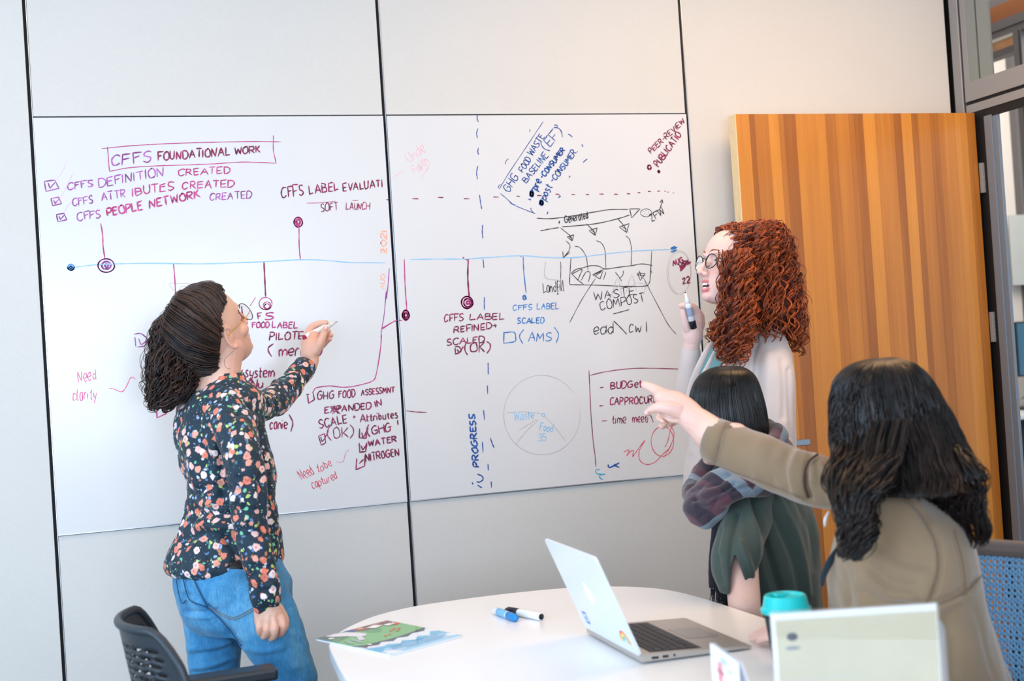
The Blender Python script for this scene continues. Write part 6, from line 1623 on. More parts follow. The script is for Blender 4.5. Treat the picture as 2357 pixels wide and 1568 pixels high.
co, f_, no = remesh(sg3, .0045, 5)
cr = [([(1700, 1180), (1688, 1240), (1682, 1300), (1690, 1360)], 7, -.010), ([(1715, 1150), (1735, 1220), (1750, 1300), (1775, 1380)], 9, .010), ([(1730, 1150), (1755, 1220), (1775, 1290), (1800, 1370)], 8, -.012), ([(1690, 1140), (1672, 1200), (1660, 1270)], 8, .006),
      ([(1770, 1160), (1800, 1220), (1830, 1290), (1845, 1380)], 9, -.009), ([(1790, 1150), (1825, 1210), (1850, 1280), (1862, 1370)], 8, .006), ([(1840, 1160), (1868, 1230), (1880, 1310)], 8, -.006), ([(1665, 1220), (1655, 1280), (1660, 1340)], 6, -.007), ([(1705, 1250), (1725, 1310), (1745, 1380)], 6, .008)]
co = sculpt(co, no, cr); co = folds(co, no, .0065, (14, 14, 5), 21)
u, v, z = project(co); fu, fv, fz = u[f_].mean(1), v[f_].mean(1), z[f_].mean(1)
# slit sleeve showing the bare arm
lo = np.interp(fv, [1272, 1300, 1350, 1400, 1440], [1690, 1684, 1681, 1678, 1678]); hi = np.interp(fv, [1272, 1300, 1350, 1400, 1440], [1692, 1702, 1722, 1752, 1775])
kill = (fv > 1272) & (fu > lo) & (fu < hi) & (fz < 3.22)
kill |= (fv > np.interp(fu, [1640, 1660, 1682], [1345, 1366, 1372])) & (fu < 1684) & (fz < 3.24)
co = smooth_boundary(co, f_[~kill]); shirt3 = solid('green_shirt', co, f_[~kill], M_GREEN, P3, O3)
sd_ = shirt3.modifiers.new('solid', 'SOLIDIFY'); sd_.thickness = .003; sd_.offset = -1
tr_g = [dome(np.array([seat3 + s3 * q * .09 + np.array([0, 0, .03]), seat3 + s3 * q * .10 + f3 * .22 + np.array([0, 0, .06]), seat3 + s3 * q * .10 + f3 * .42 + np.array([0, 0, .04])]), [.10, .085, .062]) for q in (-1, 1)] + \
       [dome(np.array([seat3 + s3 * q * .10 + f3 * .42 + np.array([0, 0, .04]), seat3 + s3 * q * .10 + f3 * .42 + np.array([0, 0, -.20]), seat3 + s3 * q * .10 + f3 * .38 + np.array([0, 0, -.38])]), [.062, .052, .042]) for q in (-1, 1)] + \
       [ball(seat3 + np.array([0, 0, .06]), (.17, .17, .11))]
co, f_, no = remesh(tr_g, .009, 4); solid('trousers', co, f_, M_TROU, P3, O3)
for q in (-1, 1): shoe(seat3 + s3 * q * .10 + f3 * .42, BY3, M_SHOE, P3, O3)
# hair
hair = bpy.data.objects.new('hair', None); link(hair, P3)
BR_ = [(1662, 1676, 843, 3.28, .9), (1640, 1702, 846, 3.28, .9), (1618, 1722, 856, 3.28, .9), (1601, 1738, 873, 3.28, .95), (1590, 1750, 900, 3.28, 1.0), (1586, 1760, 935, 3.28, 1.0), (1588, 1766, 970, 3.28, .98), (1600, 1766, 1000, 3.28, .94), (1625, 1758, 1024, 3.28, .9)]
BRr = interp(BR_, 20)
def straight_hair(PRx, S, n, name, m, parent, O, yaw=0.0, rad=(.97, 1.0), end=(.86, 1.02), drift=.12, r=(.0010, .0018), wob=.003, wave=None, tintf=None, core=.955, keep=None, clump=0.0):
    th = rng.random(S) * 2 * math.pi
    if clump: th = th + clump * vnoise(np.stack([th * 6, th * 0, th * 0], 1), 1.0, 3)
    P, thp = hull_paths(PRx, S, n, yaw, rad, end, drift, th)
    if keep is not None:
        k = keep(P, th); P = P[k]; th = th[k]; S = len(P)
    P = P + wob * np.stack([vnoise(P, 20, i) for i in range(3)], -1) * np.linspace(0, 1, n)[None, :, None]
    if wave is not None:
        amp, turns, grow = wave; gph = 2.5 * vnoise(np.stack([np.cos(th) * 2, np.sin(th) * 2, th * 0], 1), 1.0, 9)
        P = curl(P, rng.uniform(*amp, S), rng.uniform(*turns, S), gph + rng.normal(0, .5, S), grow)
    rr = rng.uniform(*r, S)[:, None] * np.interp(np.linspace(0, 1, n), [0, .1, .8, 1], [.7, 1, 1, .5])[None]
    tn = np.clip(rng.normal(.35, .25, S) + .3 * vnoise(np.stack([th * 5, th * 0, th * 0], 1), 1.0, 5), 0, 1)
    o = strands(name, P, rr, m, parent, O, 4, tn); return o
def core_mesh(PRx, k, yaw, parent, O, m, amp=.003, name='hair_core', nn=40):
    co, f_ = loft([ring(*[x if i < 3 else x * k for i, x in enumerate(LR(r[0], r[1], r[2], r[3], yaw + (r[5] if len(r) > 5 else 0), r[4]))], n=nn) for r in PRx]); co = np.asarray(co)
    cm = co.mean(0); dn = (co - cm) / np.linalg.norm(co - cm, axis=1)[:, None]
    return mesh(name, co + dn * (amp * vnoise(co, 25)[:, None]) - O, f_, m, parent, True)
core_mesh(BRr, .965, 0.0, hair, O3, M_BLKB, .0)
straight_hair(BRr, 1900, 22, 'straight_hair', M_BLKHAIR, hair, O3, 0.0, (.965, 1.0), (.85, 1.02), .10)
# scarf: plaid folds round the neck, a loop at the left and a hanging fringed end
def plaid():
    t = NT('plaid_wool'); c = t.coord(); sx = t.n('ShaderNodeSeparateXYZ'); t.l(c, sx.inputs[0])
    a = t.math('ADD', sx.outputs[0], t.math('MULTIPLY', sx.outputs[2], .8)); b_ = t.math('SUBTRACT', sx.outputs[2], t.math('MULTIPLY', sx.outputs[0], .8))
    def st(x, f, thr): return t.math('GREATER_THAN', t.math('SINE', t.math('MULTIPLY', x, f)), thr)
    col = t.mix(st(a, 62, .2), lin((88, 52, 66)), lin((52, 42, 56)))
    col = t.mix(t.math('MULTIPLY', st(b_, 62, .3), .6), col, lin((44, 40, 52)))
    col = t.mix(t.math('MULTIPLY', st(a, 31, .86), .75), col, lin((130, 150, 164))); col = t.mix(t.math('MULTIPLY', st(b_, 31, .90), .7), col, lin((124, 146, 160)))
    t.l(col, t.b.inputs['Base Color']); t.b.inputs['Roughness'].default_value = .95; t.b.inputs['Sheen Weight'].default_value = .3
    n = t.noise(t.coord(), 450, 2); t.bump(n.outputs[0], .5, .001); MATS['plaid'] = t.m; return t.m
M_PLAID = plaid()
sc = [limb([(1600, 1150, 3.20, 24), (1640, 1120, 3.14, 32), (1690, 1092, 3.12, 34), (1750, 1072, 3.16, 36), (1800, 1060, 3.25, 34), (1798, 1035, 3.36, 30), (1740, 1010, 3.42, 30), (1670, 1040, 3.42, 30), (1610, 1110, 3.34, 30), (1598, 1145, 3.22, 26)], 18, 60),
      limb([(1610, 1165, 3.18, 26), (1650, 1140, 3.10, 36), (1700, 1120, 3.09, 34), (1760, 1110, 3.13, 34), (1815, 1095, 3.24, 26)], 18, 30, .8),
      limb([(1600, 1150, 3.17, 22), (1606, 1178, 3.14, 30), (1622, 1196, 3.12, 28), (1640, 1190, 3.12, 22), (1660, 1160, 3.1, 22)], 18),
      limb([(1780, 1020, 3.22, 24), (1790, 1000, 3.26, 24), (1760, 985, 3.34, 22)], 14)]
co, f_, no = remesh(sc, .0045, 3)
cr = [([(1600, 1152), (1640, 1140), (1690, 1115)], 5, -.010), ([(1590, 1130), (1630, 1118), (1680, 1090)], 5, -.008), ([(1640, 1170), (1650, 1150), (1665, 1130)], 4, -.007), ([(1600, 1165), (1630, 1160), (1660, 1140)], 5, .005), ([(1610, 1190), (1625, 1180)], 4, -.005), ([(1690, 1130), (1740, 1115), (1800, 1105)], 5, -.008)]
co = sculpt(co, no, cr); co = folds(co, no, .007, (16, 16, 22), 31)
scarf = solid('scarf', co, f_, M_PLAID, P3, O3); scarf['label'] = 'maroon and grey plaid scarf with fringe'
M_SCD = cloth_mat('scarf_dark', (30, 30, 42), 450, .15)
tg = smooth_path(np.array([V(1652, 1165, 3.12), V(1650, 1220, 3.12), V(1646, 1290, 3.12), V(1650, 1352, 3.115)]), 24)
tail = tube('scarf_tail', tg - O3, np.array([22, 20, 17, 15, 14, 14, 14, 14, 14, 14, 14, 15, 15, 15, 16, 16, 17, 17, 18, 19, 19, 20, 20, 20]) * 3.12 / FPX, M_SCD, scarf, 20, .35)
Fp = []
for k in range(34):
    a = V(1637 + 1.05 * k + rng.normal(0, .6), 1348 + rng.normal(0, 2), 3.11 + .0008 * k)
    Fp.append(smooth_path(np.array([a, a + np.array([rng.normal(0, .002), 0, -.015]), a + np.array([rng.normal(0, .004), 0, -.034 - .012 * rng.random()])]), 10))
strands('fringe', np.array(Fp), np.full(10, .0011), M_SCD, tail, O3, 4)

# ================================================================== SEATED WOMAN POINTING (tan jacket, long dark waves)
P4, O4 = person('seated woman with long dark wavy hair and a tan jacket pointing at the board', (.52, -2.0, 0))
M_DKH = hair_mat('hair_near_black', (6, 4, 5), (46, 31, 27), .32, .35, (.2, 1.15))
t4 = 2.42
BY4 = math.radians(150)
H4 = Head(V(2040, 1000, 2.45), math.radians(118), math.radians(2), 0, .92)
hd = remesh(H4.geos() + [limb([(2050, 1030, 2.44, 56), (2070, 1100, 2.43, 60), (2080, 1160, 2.43, 90)], 16)], .004, 4)
# pointing right hand: index out, thumb below, other fingers curled
ph = [limb([(1700, 1032, 2.74, 42), (1648, 1007, 2.76, 43), (1612, 978, 2.79, 36), (1580, 953, 2.81, 30)], 20),
      limb([(1588, 952, 2.81, 30), (1562, 938, 2.825, 34), (1540, 925, 2.835, 30), (1524, 915, 2.84, 20)], 20),
      limb([(1570, 950, 2.815, 26), (1548, 950, 2.82, 24), (1530, 945, 2.83, 16)], 18),
      finger([(1540, 915, 2.84), (1522, 906, 2.85), (1503, 895, 2.87), (1484, 886, 2.885)], [17, 14.5, 11.8, 9]),
      finger([(1560, 945, 2.80), (1532, 938, 2.795), (1512, 938, 2.80), (1494, 947, 2.81), (1489, 952, 2.81)], [19, 15, 12, 8.5, 6.5]),
      finger([(1545, 945, 2.85), (1528, 955, 2.87), (1518, 962, 2.86), (1526, 968, 2.84)], [14, 11, 9, 7.5]),
      finger([(1555, 952, 2.86), (1540, 966, 2.885), (1524, 980, 2.87), (1530, 972, 2.845)], [13, 10.5, 9, 7.5]),
      finger([(1565, 955, 2.865), (1552, 970, 2.885), (1540, 976, 2.87), (1545, 966, 2.85)], [12, 9.5, 8, 7])]
hand = remesh(ph, .0018, 4)
co = sculpt(hand[0], hand[2], [([(1498, 952), (1520, 957), (1545, 968), (1562, 966)], 2.6, -.004), ([(1520, 962), (1536, 966)], 2.5, -.002), ([(1578, 975), (1600, 985)], 3, -.001)])
hand = (co, hand[1], hand[2])
tz = lambda u, v, h: (onz(u, v, TZ + h) - CAM) @ CF
lh = [limb([(1900, 1455, 2.50, 34), (1860, 1462, 2.50, 30), (1820, 1462, tz(1820, 1462, .022), 26), (1800, 1462, tz(1800, 1462, .02), 24)], 18)]
for k, (dv, L) in enumerate(((-9, 52), (-1, 60), (6, 58), (12, 44))):
    u1 = 1785 - L; lh.append(finger([(1800, 1456 + dv * .9, tz(1800, 1458 + dv, .02)), (1780, 1455 + dv * .95, tz(1780, 1457 + dv, .024)), (1755, 1460 + dv * .95, tz(1755, 1460 + dv, .018)), (u1 + 4, 1468 + dv * .9, tz(u1, 1468 + dv, .008))], [10, 9, 8, 6.4]))
lhand = remesh(lh, .0022, 3)
core = remesh([torso([(2040, 2110, 1120, 2.44, .8), (1985, 2170, 1180, 2.44, .55), (1990, 2190, 1300, 2.44, .6), (2000, 2210, 1450, 2.46, .65), (2000, 2230, 1600, 2.48, .7)], BY4, 20),
               limb([(1975, 1130, 2.54, 26), (1880, 1100, 2.60, 26), (1760, 1055, 2.69, 28), (1690, 1010, 2.74, 40)]),
               limb([(2060, 1200, 2.33, 60), (2030, 1330, 2.31, 50), (1985, 1440, 2.36, 42), (1900, 1455, 2.50, 32)])], .009, 3)
bco, bf = join_geo([(hd[0], hd[1]), (hand[0], hand[1]), (lhand[0], lhand[1]), (core[0], core[1])])
body4 = solid('body', bco, bf, M_SKIN3, P4, O4)
for u_, v_, t_ in ((1488, 950, 2.80),):
    g = ball(V(u_, v_, t_), (.005, .003, .004)); merged('fingernail', [(g[0] - O4, g[1])], MATS['nail'], body4)
M_TAN = cloth_mat('jacket_tan', (132, 110, 84), 420, .07, .85, .35, .35)
jg = [torso([(2020, 2120, 1120, 2.44, .8), (1960, 2190, 1160, 2.44, .58), (1925, 2225, 1210, 2.44, .6), (1908, 2246, 1270, 2.44, .62), (1902, 2256, 1330, 2.44, .64), (1908, 2264, 1390, 2.45, .66), (1906, 2285, 1460, 2.46, .70), (1900, 2318, 1560, 2.48, .76), (1900, 2345, 1640, 2.50, .8)], BY4, 50, 48),
      limb([(2060, 1180, 2.38, 88), (2066, 1240, 2.33, 98), (2060, 1310, 2.31, 96), (2040, 1380, 2.31, 84), (2005, 1445, 2.35, 62), (1940, 1462, 2.45, 48), (1870, 1462, 2.50, 42)], 28),
      limb([(1985, 1135, 2.52, 60), (1930, 1118, 2.55, 60), (1880, 1108, 2.585, 62), (1820, 1086, 2.64, 58), (1740, 1050, 2.70, 55), (1680, 1024, 2.745, 52), (1640, 1010, 2.77, 50)], 28)]
co, f_, no = remesh(jg, .0060, 4)
cr = [([(1868, 1040), (1855, 1075), (1852, 1110), (1862, 1150)], 6, -.014), ([(1880, 1035), (1872, 1070), (1872, 1110)], 7, .006), ([(1885, 1055), (1905, 1100), (1915, 1150)], 7, .009), ([(1898, 1045), (1922, 1095), (1930, 1140)], 6, -.009), ([(1835, 1045), (1825, 1090), (1835, 1140)], 8, .008), ([(1815, 1040), (1803, 1080), (1812, 1125)], 7, -.006),
      ([(1780, 1030), (1770, 1070), (1780, 1110)], 9, -.004), ([(1750, 1020), (1740, 1060), (1745, 1100)], 8, .003), ([(1668, 975), (1655, 1015), (1645, 1062)], 3, -.004),
      ([(1975, 1165), (2010, 1140), (2060, 1135), (2110, 1170), (2150, 1230), (2165, 1300), (2140, 1390)], 4, -.010), ([(1965, 1190), (2000, 1150)], 10, -.006), ([(1990, 1220), (1975, 1300), (1985, 1380)], 14, .006), ([(2030, 1250), (2080, 1290), (2140, 1300)], 14, -.008),
      ([(2000, 1300), (2050, 1340), (2100, 1350)], 12, -.008), ([(1980, 1360), (2030, 1390), (2080, 1395)], 10, -.009), ([(2000, 1330), (2040, 1365), (2100, 1375)], 9, .007), ([(2195, 1230), (2215, 1300), (2222, 1380)], 3.5, -.005), ([(2070, 1398), (2150, 1390), (2220, 1360), (2262, 1320)], 6, -.009), ([(2060, 1410), (2150, 1402), (2225, 1372), (2266, 1332)], 6, .006),
      ([(1905, 1290), (1935, 1340), (1960, 1400)], 10, -.006), ([(1925, 1260), (1950, 1330), (1950, 1400)], 8, -.005), ([(2240, 1400), (2265, 1480), (2290, 1560)], 6, -.005), ([(2180, 1420), (2195, 1500), (2190, 1568)], 12, -.006)]
co = sculpt(co, no, cr); co = folds(co, no, .007, (10, 10, 7), 41)
u, v, z = project(co); fu, fv, fz = u[f_].mean(1), v[f_].mean(1), z[f_].mean(1)
# cuff end: open the sleeve
kill = (fu < np.interp(fv, [955, 1065], [1672, 1646])) & (fz > 2.6)
co = smooth_boundary(co, f_[~kill]); jacket = solid('tan_jacket', co, f_[~kill], M_TAN, P4, O4)
sd_ = jacket.modifiers.new('solid', 'SOLIDIFY'); sd_.thickness = .0035; sd_.offset = -1
# sleeve cuff fold, piping, seams
def seam(pts, r_, m_, nm, parent, O, surf, lift=.0012):
    L = surf_line(pts, surf, lift)
    if len(L) > 4: tube(nm, L - O, r_, m_, parent, 6)
M_TSEAM = mat('tan_seam', (120, 104, 84), rough=.9); M_BAND = cloth_mat('brown_band', (66, 48, 40), 300, .1)
seam([(1672, 972), (1660, 1010), (1648, 1066)], .0009, M_TSEAM, 'cuff_seam', jacket, O4, co)
seam([(1630, 1064), (1700, 1092), (1780, 1120), (1850, 1150)], .0008, M_TSEAM, 'sleeve_seam', jacket, O4, co)
seam([(1882, 1046), (1862, 1062), (1852, 1090), (1852, 1120), (1860, 1146)], .0028, M_BAND, 'armhole_piping', jacket, O4, co)
seam([(1985, 1160), (2010, 1142), (2060, 1140), (2110, 1172), (2148, 1230), (2163, 1300), (2146, 1370)], .0012, M_TSEAM, 'armhole_seam', jacket, O4, co)
seam([(2198, 1220), (2216, 1290), (2226, 1370)], .0010, M_TSEAM, 'back_seam', jacket, O4, co)
seam([(2080, 1400), (2150, 1394), (2222, 1364), (2260, 1326)], .0014, M_TSEAM, 'waist_seam', jacket, O4, co)
cuff('cuff', V(1684, 1029, 2.742), V(1641, 1012, 2.770), .0485, .0475, .003, M_TAN, jacket, O4)
# dark lapel edge and white collar hint
M_NAVY = cloth_mat('top_navy', (20, 42, 52), 400, .1)
tube('inner_top', smooth_path(np.array([V(1928, 1262, 2.40), V(1912, 1290, 2.39), V(1896, 1325, 2.40), V(1892, 1350, 2.42)]), 20) - O4, np.interp(np.linspace(0, 1, 20), [0, .4, 1], [.004, .009, .004]), M_NAVY, jacket, 12, .4)
tube('white_collar', smooth_path(np.array([V(1908, 1178, 2.42), V(1900, 1196, 2.415), V(1899, 1212, 2.42)]), 12) - O4, np.interp(np.linspace(0, 1, 12), [0, .5, 1], [.002, .004, .002]), M_WHITE, jacket, 12, .5)
seat4 = np.array([.50, -2.0, .47]); f4 = np.array([-1, .12, 0]); f4 /= np.linalg.norm(f4); s4 = np.array([f4[1], -f4[0], 0])
tr_g = [dome(np.array([seat4 + s4 * q * .09 + np.array([0, 0, .03]), seat4 + s4 * q * .10 + f4 * .22 + np.array([0, 0, .05]), seat4 + s4 * q * .10 + f4 * .44 + np.array([0, 0, .03])]), [.10, .085, .062]) for q in (-1, 1)] + \
       [dome(np.array([seat4 + s4 * q * .10 + f4 * .44 + np.array([0, 0, .03]), seat4 + s4 * q * .10 + f4 * .45 + np.array([0, 0, -.20]), seat4 + s4 * q * .10 + f4 * .42 + np.array([0, 0, -.38])]), [.062, .052, .042]) for q in (-1, 1)] + [ball(seat4 + np.array([0, 0, .07]), (.17, .17, .12))]
co_, f2_, no_ = remesh(tr_g, .009, 4); solid('trousers', co_, f2_, M_TROU, P4, O4)
for q in (-1, 1): shoe(seat4 + s4 * q * .10 + f4 * .46, math.atan2(f4[1], f4[0]), M_SHOE, P4, O4)
# hair
hair = bpy.data.objects.new('hair', None); link(hair, P4)
TH = [(2016, 2036, 826, 2.43, .9), (1990, 2064, 829, 2.43, .9), (1954, 2096, 842, 2.43, .92), (1928, 2126, 868, 2.43, .95), (1919, 2150, 905, 2.43, .98), (1918, 2172, 950, 2.43, .96), (1922, 2196, 1000, 2.42, .9), (1930, 2218, 1050, 2.40, .84), (1932, 2232, 1090, 2.38, .78), (1925, 2232, 1125, 2.36, .7)]
THr = interp(TH, 26)
core_mesh(THr, .95, 0.0, hair, O4, M_BLKB, .003)
straight_hair(THr, 2200, 30, 'long_hair', M_DKH, hair, O4, 0.0, (.95, 1.005), (.72, 1.05), .25, (.0011, .0022), .006, ((.001, .006), (1.0, 2.2), .6), clump=.25)
# lock falling in front of the near shoulder and the mass over the back
L1 = [(1950, 2060, 960, 2.40, .3), (1934, 2056, 1030, 2.36, .4), (1925, 2042, 1080, 2.32, .5), (1920, 2030, 1120, 2.28, .5), (1935, 2010, 1160, 2.25, .5), (1938, 2005, 1200, 2.23, .5), (1936, 1995, 1240, 2.22, .5), (1948, 1978, 1284, 2.22, .5)]
L1r = interp(L1, 20); core_mesh(L1r[:-5], .75, 0.0, hair, O4, M_BLKB, .004, nn=24)
straight_hair(L1r, 520, 34, 'front_lock', M_DKH, hair, O4, 0.0, (.6, 1.08), (.60, 1.06), .9, (.0010, .0020), .010, ((.003, .010), (1.2, 2.6), .4), clump=.3)
L2 = [(2090, 2130, 965, 2.42, .3), (2095, 2172, 1005, 2.39, .35), (2095, 2205, 1050, 2.36, .38), (2110, 2236, 1100, 2.34, .36), (2140, 2232, 1140, 2.34, .34), (2165, 2240, 1175, 2.34, .36), (2195, 2262, 1210, 2.34, .4), (2215, 2266, 1248, 2.34, .4)]
L2r = interp(L2, 20); core_mesh(L2r[:-4], .75, 0.0, hair, O4, M_BLKB, .004, nn=24)
straight_hair(L2r, 520, 34, 'back_lock', M_DKH, hair, O4, 0.0, (.6, 1.06), (.62, 1.05), .9, (.0010, .0020), .012, ((.003, .011), (1.2, 2.6), .4), clump=.3)
# face-side strand with a little cheek visible behind it
Pf = []
for k in range(60):
    j = rng.normal(0, 3.2, 2); Pf.append(smooth_path(np.array([V(1922 + j[0], 930, 2.46), V(1914 + j[0], 985 + j[1], 2.46), V(1917 + j[0], 1030, 2.46), V(1930 + j[0] * .6, 1052 + j[1], 2.46)]), 20))
strands('face_strand', np.array(Pf), np.full(20, .0009), M_DKH, hair, O4, 4)
# ================================================================== CHAIRS
def grid_shell(name, fn, nu, nv, hole, m, parent, O, th=.004, extra=None):
    """curved sheet with real holes; fn(s,t)->xyz, hole(i,j)->bool"""
    P = np.array([[fn(i / nu, j / nv) for j in range(nv + 1)] for i in range(nu + 1)])
    vs = (P.reshape(-1, 3) - O); f = []
    for i in range(nu):
        for j in range(nv):
            if not hole(i, j): f.append((i * (nv + 1) + j, (i + 1) * (nv + 1) + j, (i + 1) * (nv + 1) + j + 1, i * (nv + 1) + j + 1))
    o = mesh(name, vs, f, m, parent, True)
    s = o.modifiers.new('thick', 'SOLIDIFY'); s.thickness = th; s.offset = 0
    return o


M_CHD = mat('chair_plastic', (42, 50, 58), rough=.42, spec=.5)
M_CHM = mat('chair_metal', (60, 62, 66), rough=.4, metal=.6)
M_CHS = cloth_mat('chair_seat_fabric', (48, 52, 58), 500, .08)


def chair(label, loc, face, back_fn, back_nu, back_nv, hole, back_mat, seat_mat, arms=None, rim=None, zseat=.46, group=None):
    O = np.array([loc[0], loc[1], 0.0]); c = root('office_chair', label, 'chair', tuple(O), group)
    f = np.array([math.cos(face), math.sin(face), 0]); s = np.array([-f[1], f[0], 0]); up = np.array([0, 0, 1.0])
    seat = remesh([loft([ring(O + up * (zseat - .035), s, f, .20, .19, 32, 3), ring(O + up * (zseat - .02), s, f, .235, .225, 32, 3), ring(O + up * zseat, s, f, .235, .225, 32, 3), ring(O + up * (zseat + .015), s, f, .21, .20, 32, 3)])], .008, 3)
    solid('seat', seat[0], seat[1], seat_mat, c, O)
    lathe('gas_column', [(0, .08), (.028, .08), (.028, .28), (.018, .28), (.018, zseat - .03), (.06, zseat - .03), (.06, zseat - .02), (0, zseat - .02)], M_CHM, c, 24)
    for k in range(5):
        a = face + .3 + k * 2 * math.pi / 5; d = np.array([math.cos(a), math.sin(a), 0])
        lg = tube('base_leg', [d * .02 + up * .10, d * .15 + up * .09, d * .28 + up * .065], [.022, .018, .013], M_CHD, c, 10)
        w = lathe('caster', [(0, -.012), (.022, -.012), (.026, -.008), (.026, .008), (.022, .012), (0, .012)], M_CHD, lg, 16, tuple(d * .285 + up * .0265), (-d[1], d[0], 0))
        tube('caster_stem', [d * .28 + up * .03, d * .28 + up * .07], .006, M_CHM, lg, 8)
    b = grid_shell('backrest', back_fn, back_nu, back_nv, hole, back_mat, c, O)
    if rim is not None:
        for r in rim: tube('backrest_rim', np.array(r[0]) - O, r[1], r[2], c, 12, r[3] if len(r) > 3 else 1.0)
    p0 = np.array(back_fn(.5, .0)); 
    tube('backrest_support', smooth_path(np.array([up * (zseat - .03) - f * .10, up * (zseat - .03) - f * .23, (p0 - O) * np.array([1, 1, 0]) + up * (zseat + .05) - f * .02, (p0 - O) + up * .08 - f * .015]), 16), np.linspace(.022, .014, 16), M_CHD, c, 10, .6)
    return c, O, f, s


# chair at the left: dark shell with rows of slots; back top runs away from the camera
cl0 = V(262, 1420, 2.72); cl1 = V(420, 1470, 2.60)
# corners of the back top in the photo: far/left (265..300,1400..1430), near/right (390,1490)
A_ = V(328, 1410, 2.86); B_ = V(388, 1490, 2.47)   # the two top shoulders of the curved back
mid = (A_ + B_) / 2
ax = (B_ - A_); ax[2] = 0; wd = np.linalg.norm(ax); ax /= wd
nf = np.array([-ax[1], ax[0], 0])                    # facing direction candidates
if nf @ CR < 0: nf = -nf
W_h = wd / 2; zt = .852; zb = .42
cm_ = np.array([mid[0], mid[1], 0]) - nf * .068
def left_back(s, t):
    q = (s - .5) * 2                                  # across
    z = zb + (zt - zb) * t
    tap = 1 - .10 * (t ** 3) 
    lean = .07 * (1 - t)
    corner = max(0, abs(q) - .72) / .28
    z -= .055 * (corner ** 2) * (t ** 6) * 1.0
    curve = .085 * abs(q) ** 2.2                            # wings wrap forward
    p = cm_ + ax * (q * W_h * tap) + nf * (curve + lean)
    return np.array([p[0], p[1], z])
NU, NV = 56, 60
def lhole(i, j): return 4 < i < NU - 5 and 4 < j < NV - 4 and j % 2 == 0 and (i + (j // 2) % 2 * 3) % 6 < 5
edgeL = [left_back(0, t) for t in np.linspace(0, 1, 16)] + [left_back(s, 1) for s in np.linspace(0.03, .97, 30)] + [left_back(1, t) for t in np.linspace(1, 0, 16)]
cc = chair('dark grey slotted-back office chair at the left edge of the table', (cm_ + nf * .22)[:2], math.atan2(nf[1], nf[0]), left_back, NU, NV, lhole, M_CHD, M_CHS, rim=[(edgeL, .009, M_CHD)])
c_, O_, fdir, sdir = cc
for q in (-1, 1):
    base = O_ + ax * q * .255
    ax0 = base - fdir * .08; ax1 = base + fdir * .135
    bm_ = [ax0 - O_ + np.array([0, 0, .640]), ax1 - O_ + np.array([0, 0, .640])]
    P_ = [p for p in (bm_[0] - ax * .035, bm_[0] + ax * .035, bm_[1] + ax * .035, bm_[1] - ax * .035)]
    ar = prism('armrest', P_, M_CHD, c_, (0, 0, .028)); bv = ar.modifiers.new('b', 'BEVEL'); bv.width = .008; bv.segments = 3
    tube('armrest_post', smooth_path(np.array([base - O_ - ax * q * .10 + np.array([0, 0, .43]), base - O_ + np.array([0, 0, .45]), base - O_ + np.array([0, 0, .64])]), 14), .018, M_CHD, c_, 10, .7)

# chair at the right: blue-grey open mesh back behind the tan jacket
M_MESHB = mat('mesh_blue', (116, 164, 200), rough=.45)
M_RIMB = mat('chair_rim_taupe', (116, 104, 100), rough=.5)
_l = V(2185, 1400, 2.62) * np.array([1, 1, 0]); _r = V(2560, 1400, 2.28) * np.array([1, 1, 0]); sr = (_r - _l) / np.linalg.norm(_r - _l)
fr = np.array([-sr[1], sr[0], 0]); fr = fr if fr @ CR < 0 else -fr
rc = _l + sr * .225
def right_back(s, t):
    q = (s - .5) * 2; z = .50 + .402 * t
    p = rc + sr * (q * .225 * (1 - .04 * t)) + fr * (.055 * q * q - .05 * t + .0)
    return np.array([p[0], p[1], z])
rim = [right_back(0, t) for t in np.linspace(0, 1, 14)] + [right_back(s, 1) for s in np.linspace(.04, .96, 24)] + [right_back(1, t) for t in np.linspace(1, 0, 14)] + [right_back(s, 0) for s in np.linspace(.96, .0, 24)]
toprim = [right_back(s, 1) + np.array([0, 0, .002]) for s in np.linspace(0, 1, 30)]
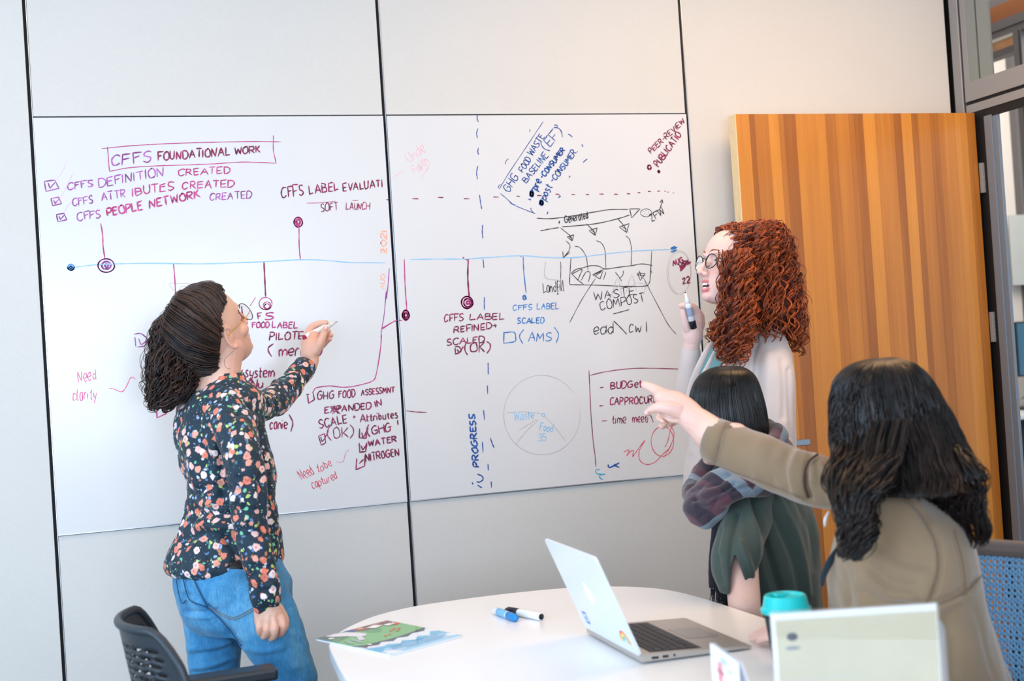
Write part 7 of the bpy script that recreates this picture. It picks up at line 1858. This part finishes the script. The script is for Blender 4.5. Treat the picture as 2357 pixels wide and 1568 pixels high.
c_, O_, fdir, sdir = chair('office chair with blue-grey mesh back under the woman in the tan jacket', seat4[:2], math.atan2(fr[1], fr[0]), lambda s, t: right_back(.03 + .94 * s, .02 + .96 * t), 2, 2, lambda i, j: True, M_MESHB, M_CHS, rim=[(rim, .010, M_RIMB), (toprim, .017, M_RIMB, .55)])
bo = [o for o in c_.children if o.name.startswith('backrest') and not o.name.startswith('backrest_')][0]
# honeycomb lattice of threads
vs = []; fs = []; nu, nv = 34, 62
hexes = []
for sgn in (1, -1):
    for i in range(-nv, nu + nv):
        pts = []
        for k in range(nv * 2 + 1):
            tt = k / (nv * 2); ss = (i + sgn * k * .5 * .62 + .22 * math.sin(k * math.pi / 2 + (0 if sgn > 0 else math.pi))) / nu
            if 0 <= ss <= 1: pts.append(right_back(.02 + .96 * ss, .01 + .98 * tt))
        if len(pts) > 3: hexes.append(tube_geo(np.array(pts), .0027, 4, 1.0, False))
bpy.data.objects.remove(bo)
o = merged('backrest_mesh', [(v - O_, f) for v, f in hexes], M_MESHB, c_, True); o['kind'] = 'stuff'
for q in (-1, 1):
    base = sr * q * .27
    tube('armrest_post', smooth_path(np.array([sr * q * .14 + np.array([0, 0, .43]), base + np.array([0, 0, .44]), base + np.array([0, 0, .62])]), 14), .016, M_CHD, c_, 10, .7)
    ar = prism('armrest', [base - fr * .12 - sr * .03 + np.array([0, 0, .62]), base - fr * .12 + sr * .03 + np.array([0, 0, .62]), base + fr * .12 + sr * .03 + np.array([0, 0, .62]), base + fr * .12 - sr * .03 + np.array([0, 0, .62])], M_CHD, c_, (0, 0, .025))

# chair under the woman in green, mostly hidden behind the others
s3c = seat3 - np.array([0, 0, seat3[2]])
def green_back(s, t):
    q = (s - .5) * 2; p = s3c - f3 * (.26 + .03 * t - .04 * q * q) + s3 * (q * .2); return np.array([p[0], p[1], .50 + .16 * t])
chair('low dark office chair under the woman in the green shirt', s3c[:2], BY3, green_back, 20, 10, lambda i, j: False, M_CHD, M_CHS, zseat=.44)
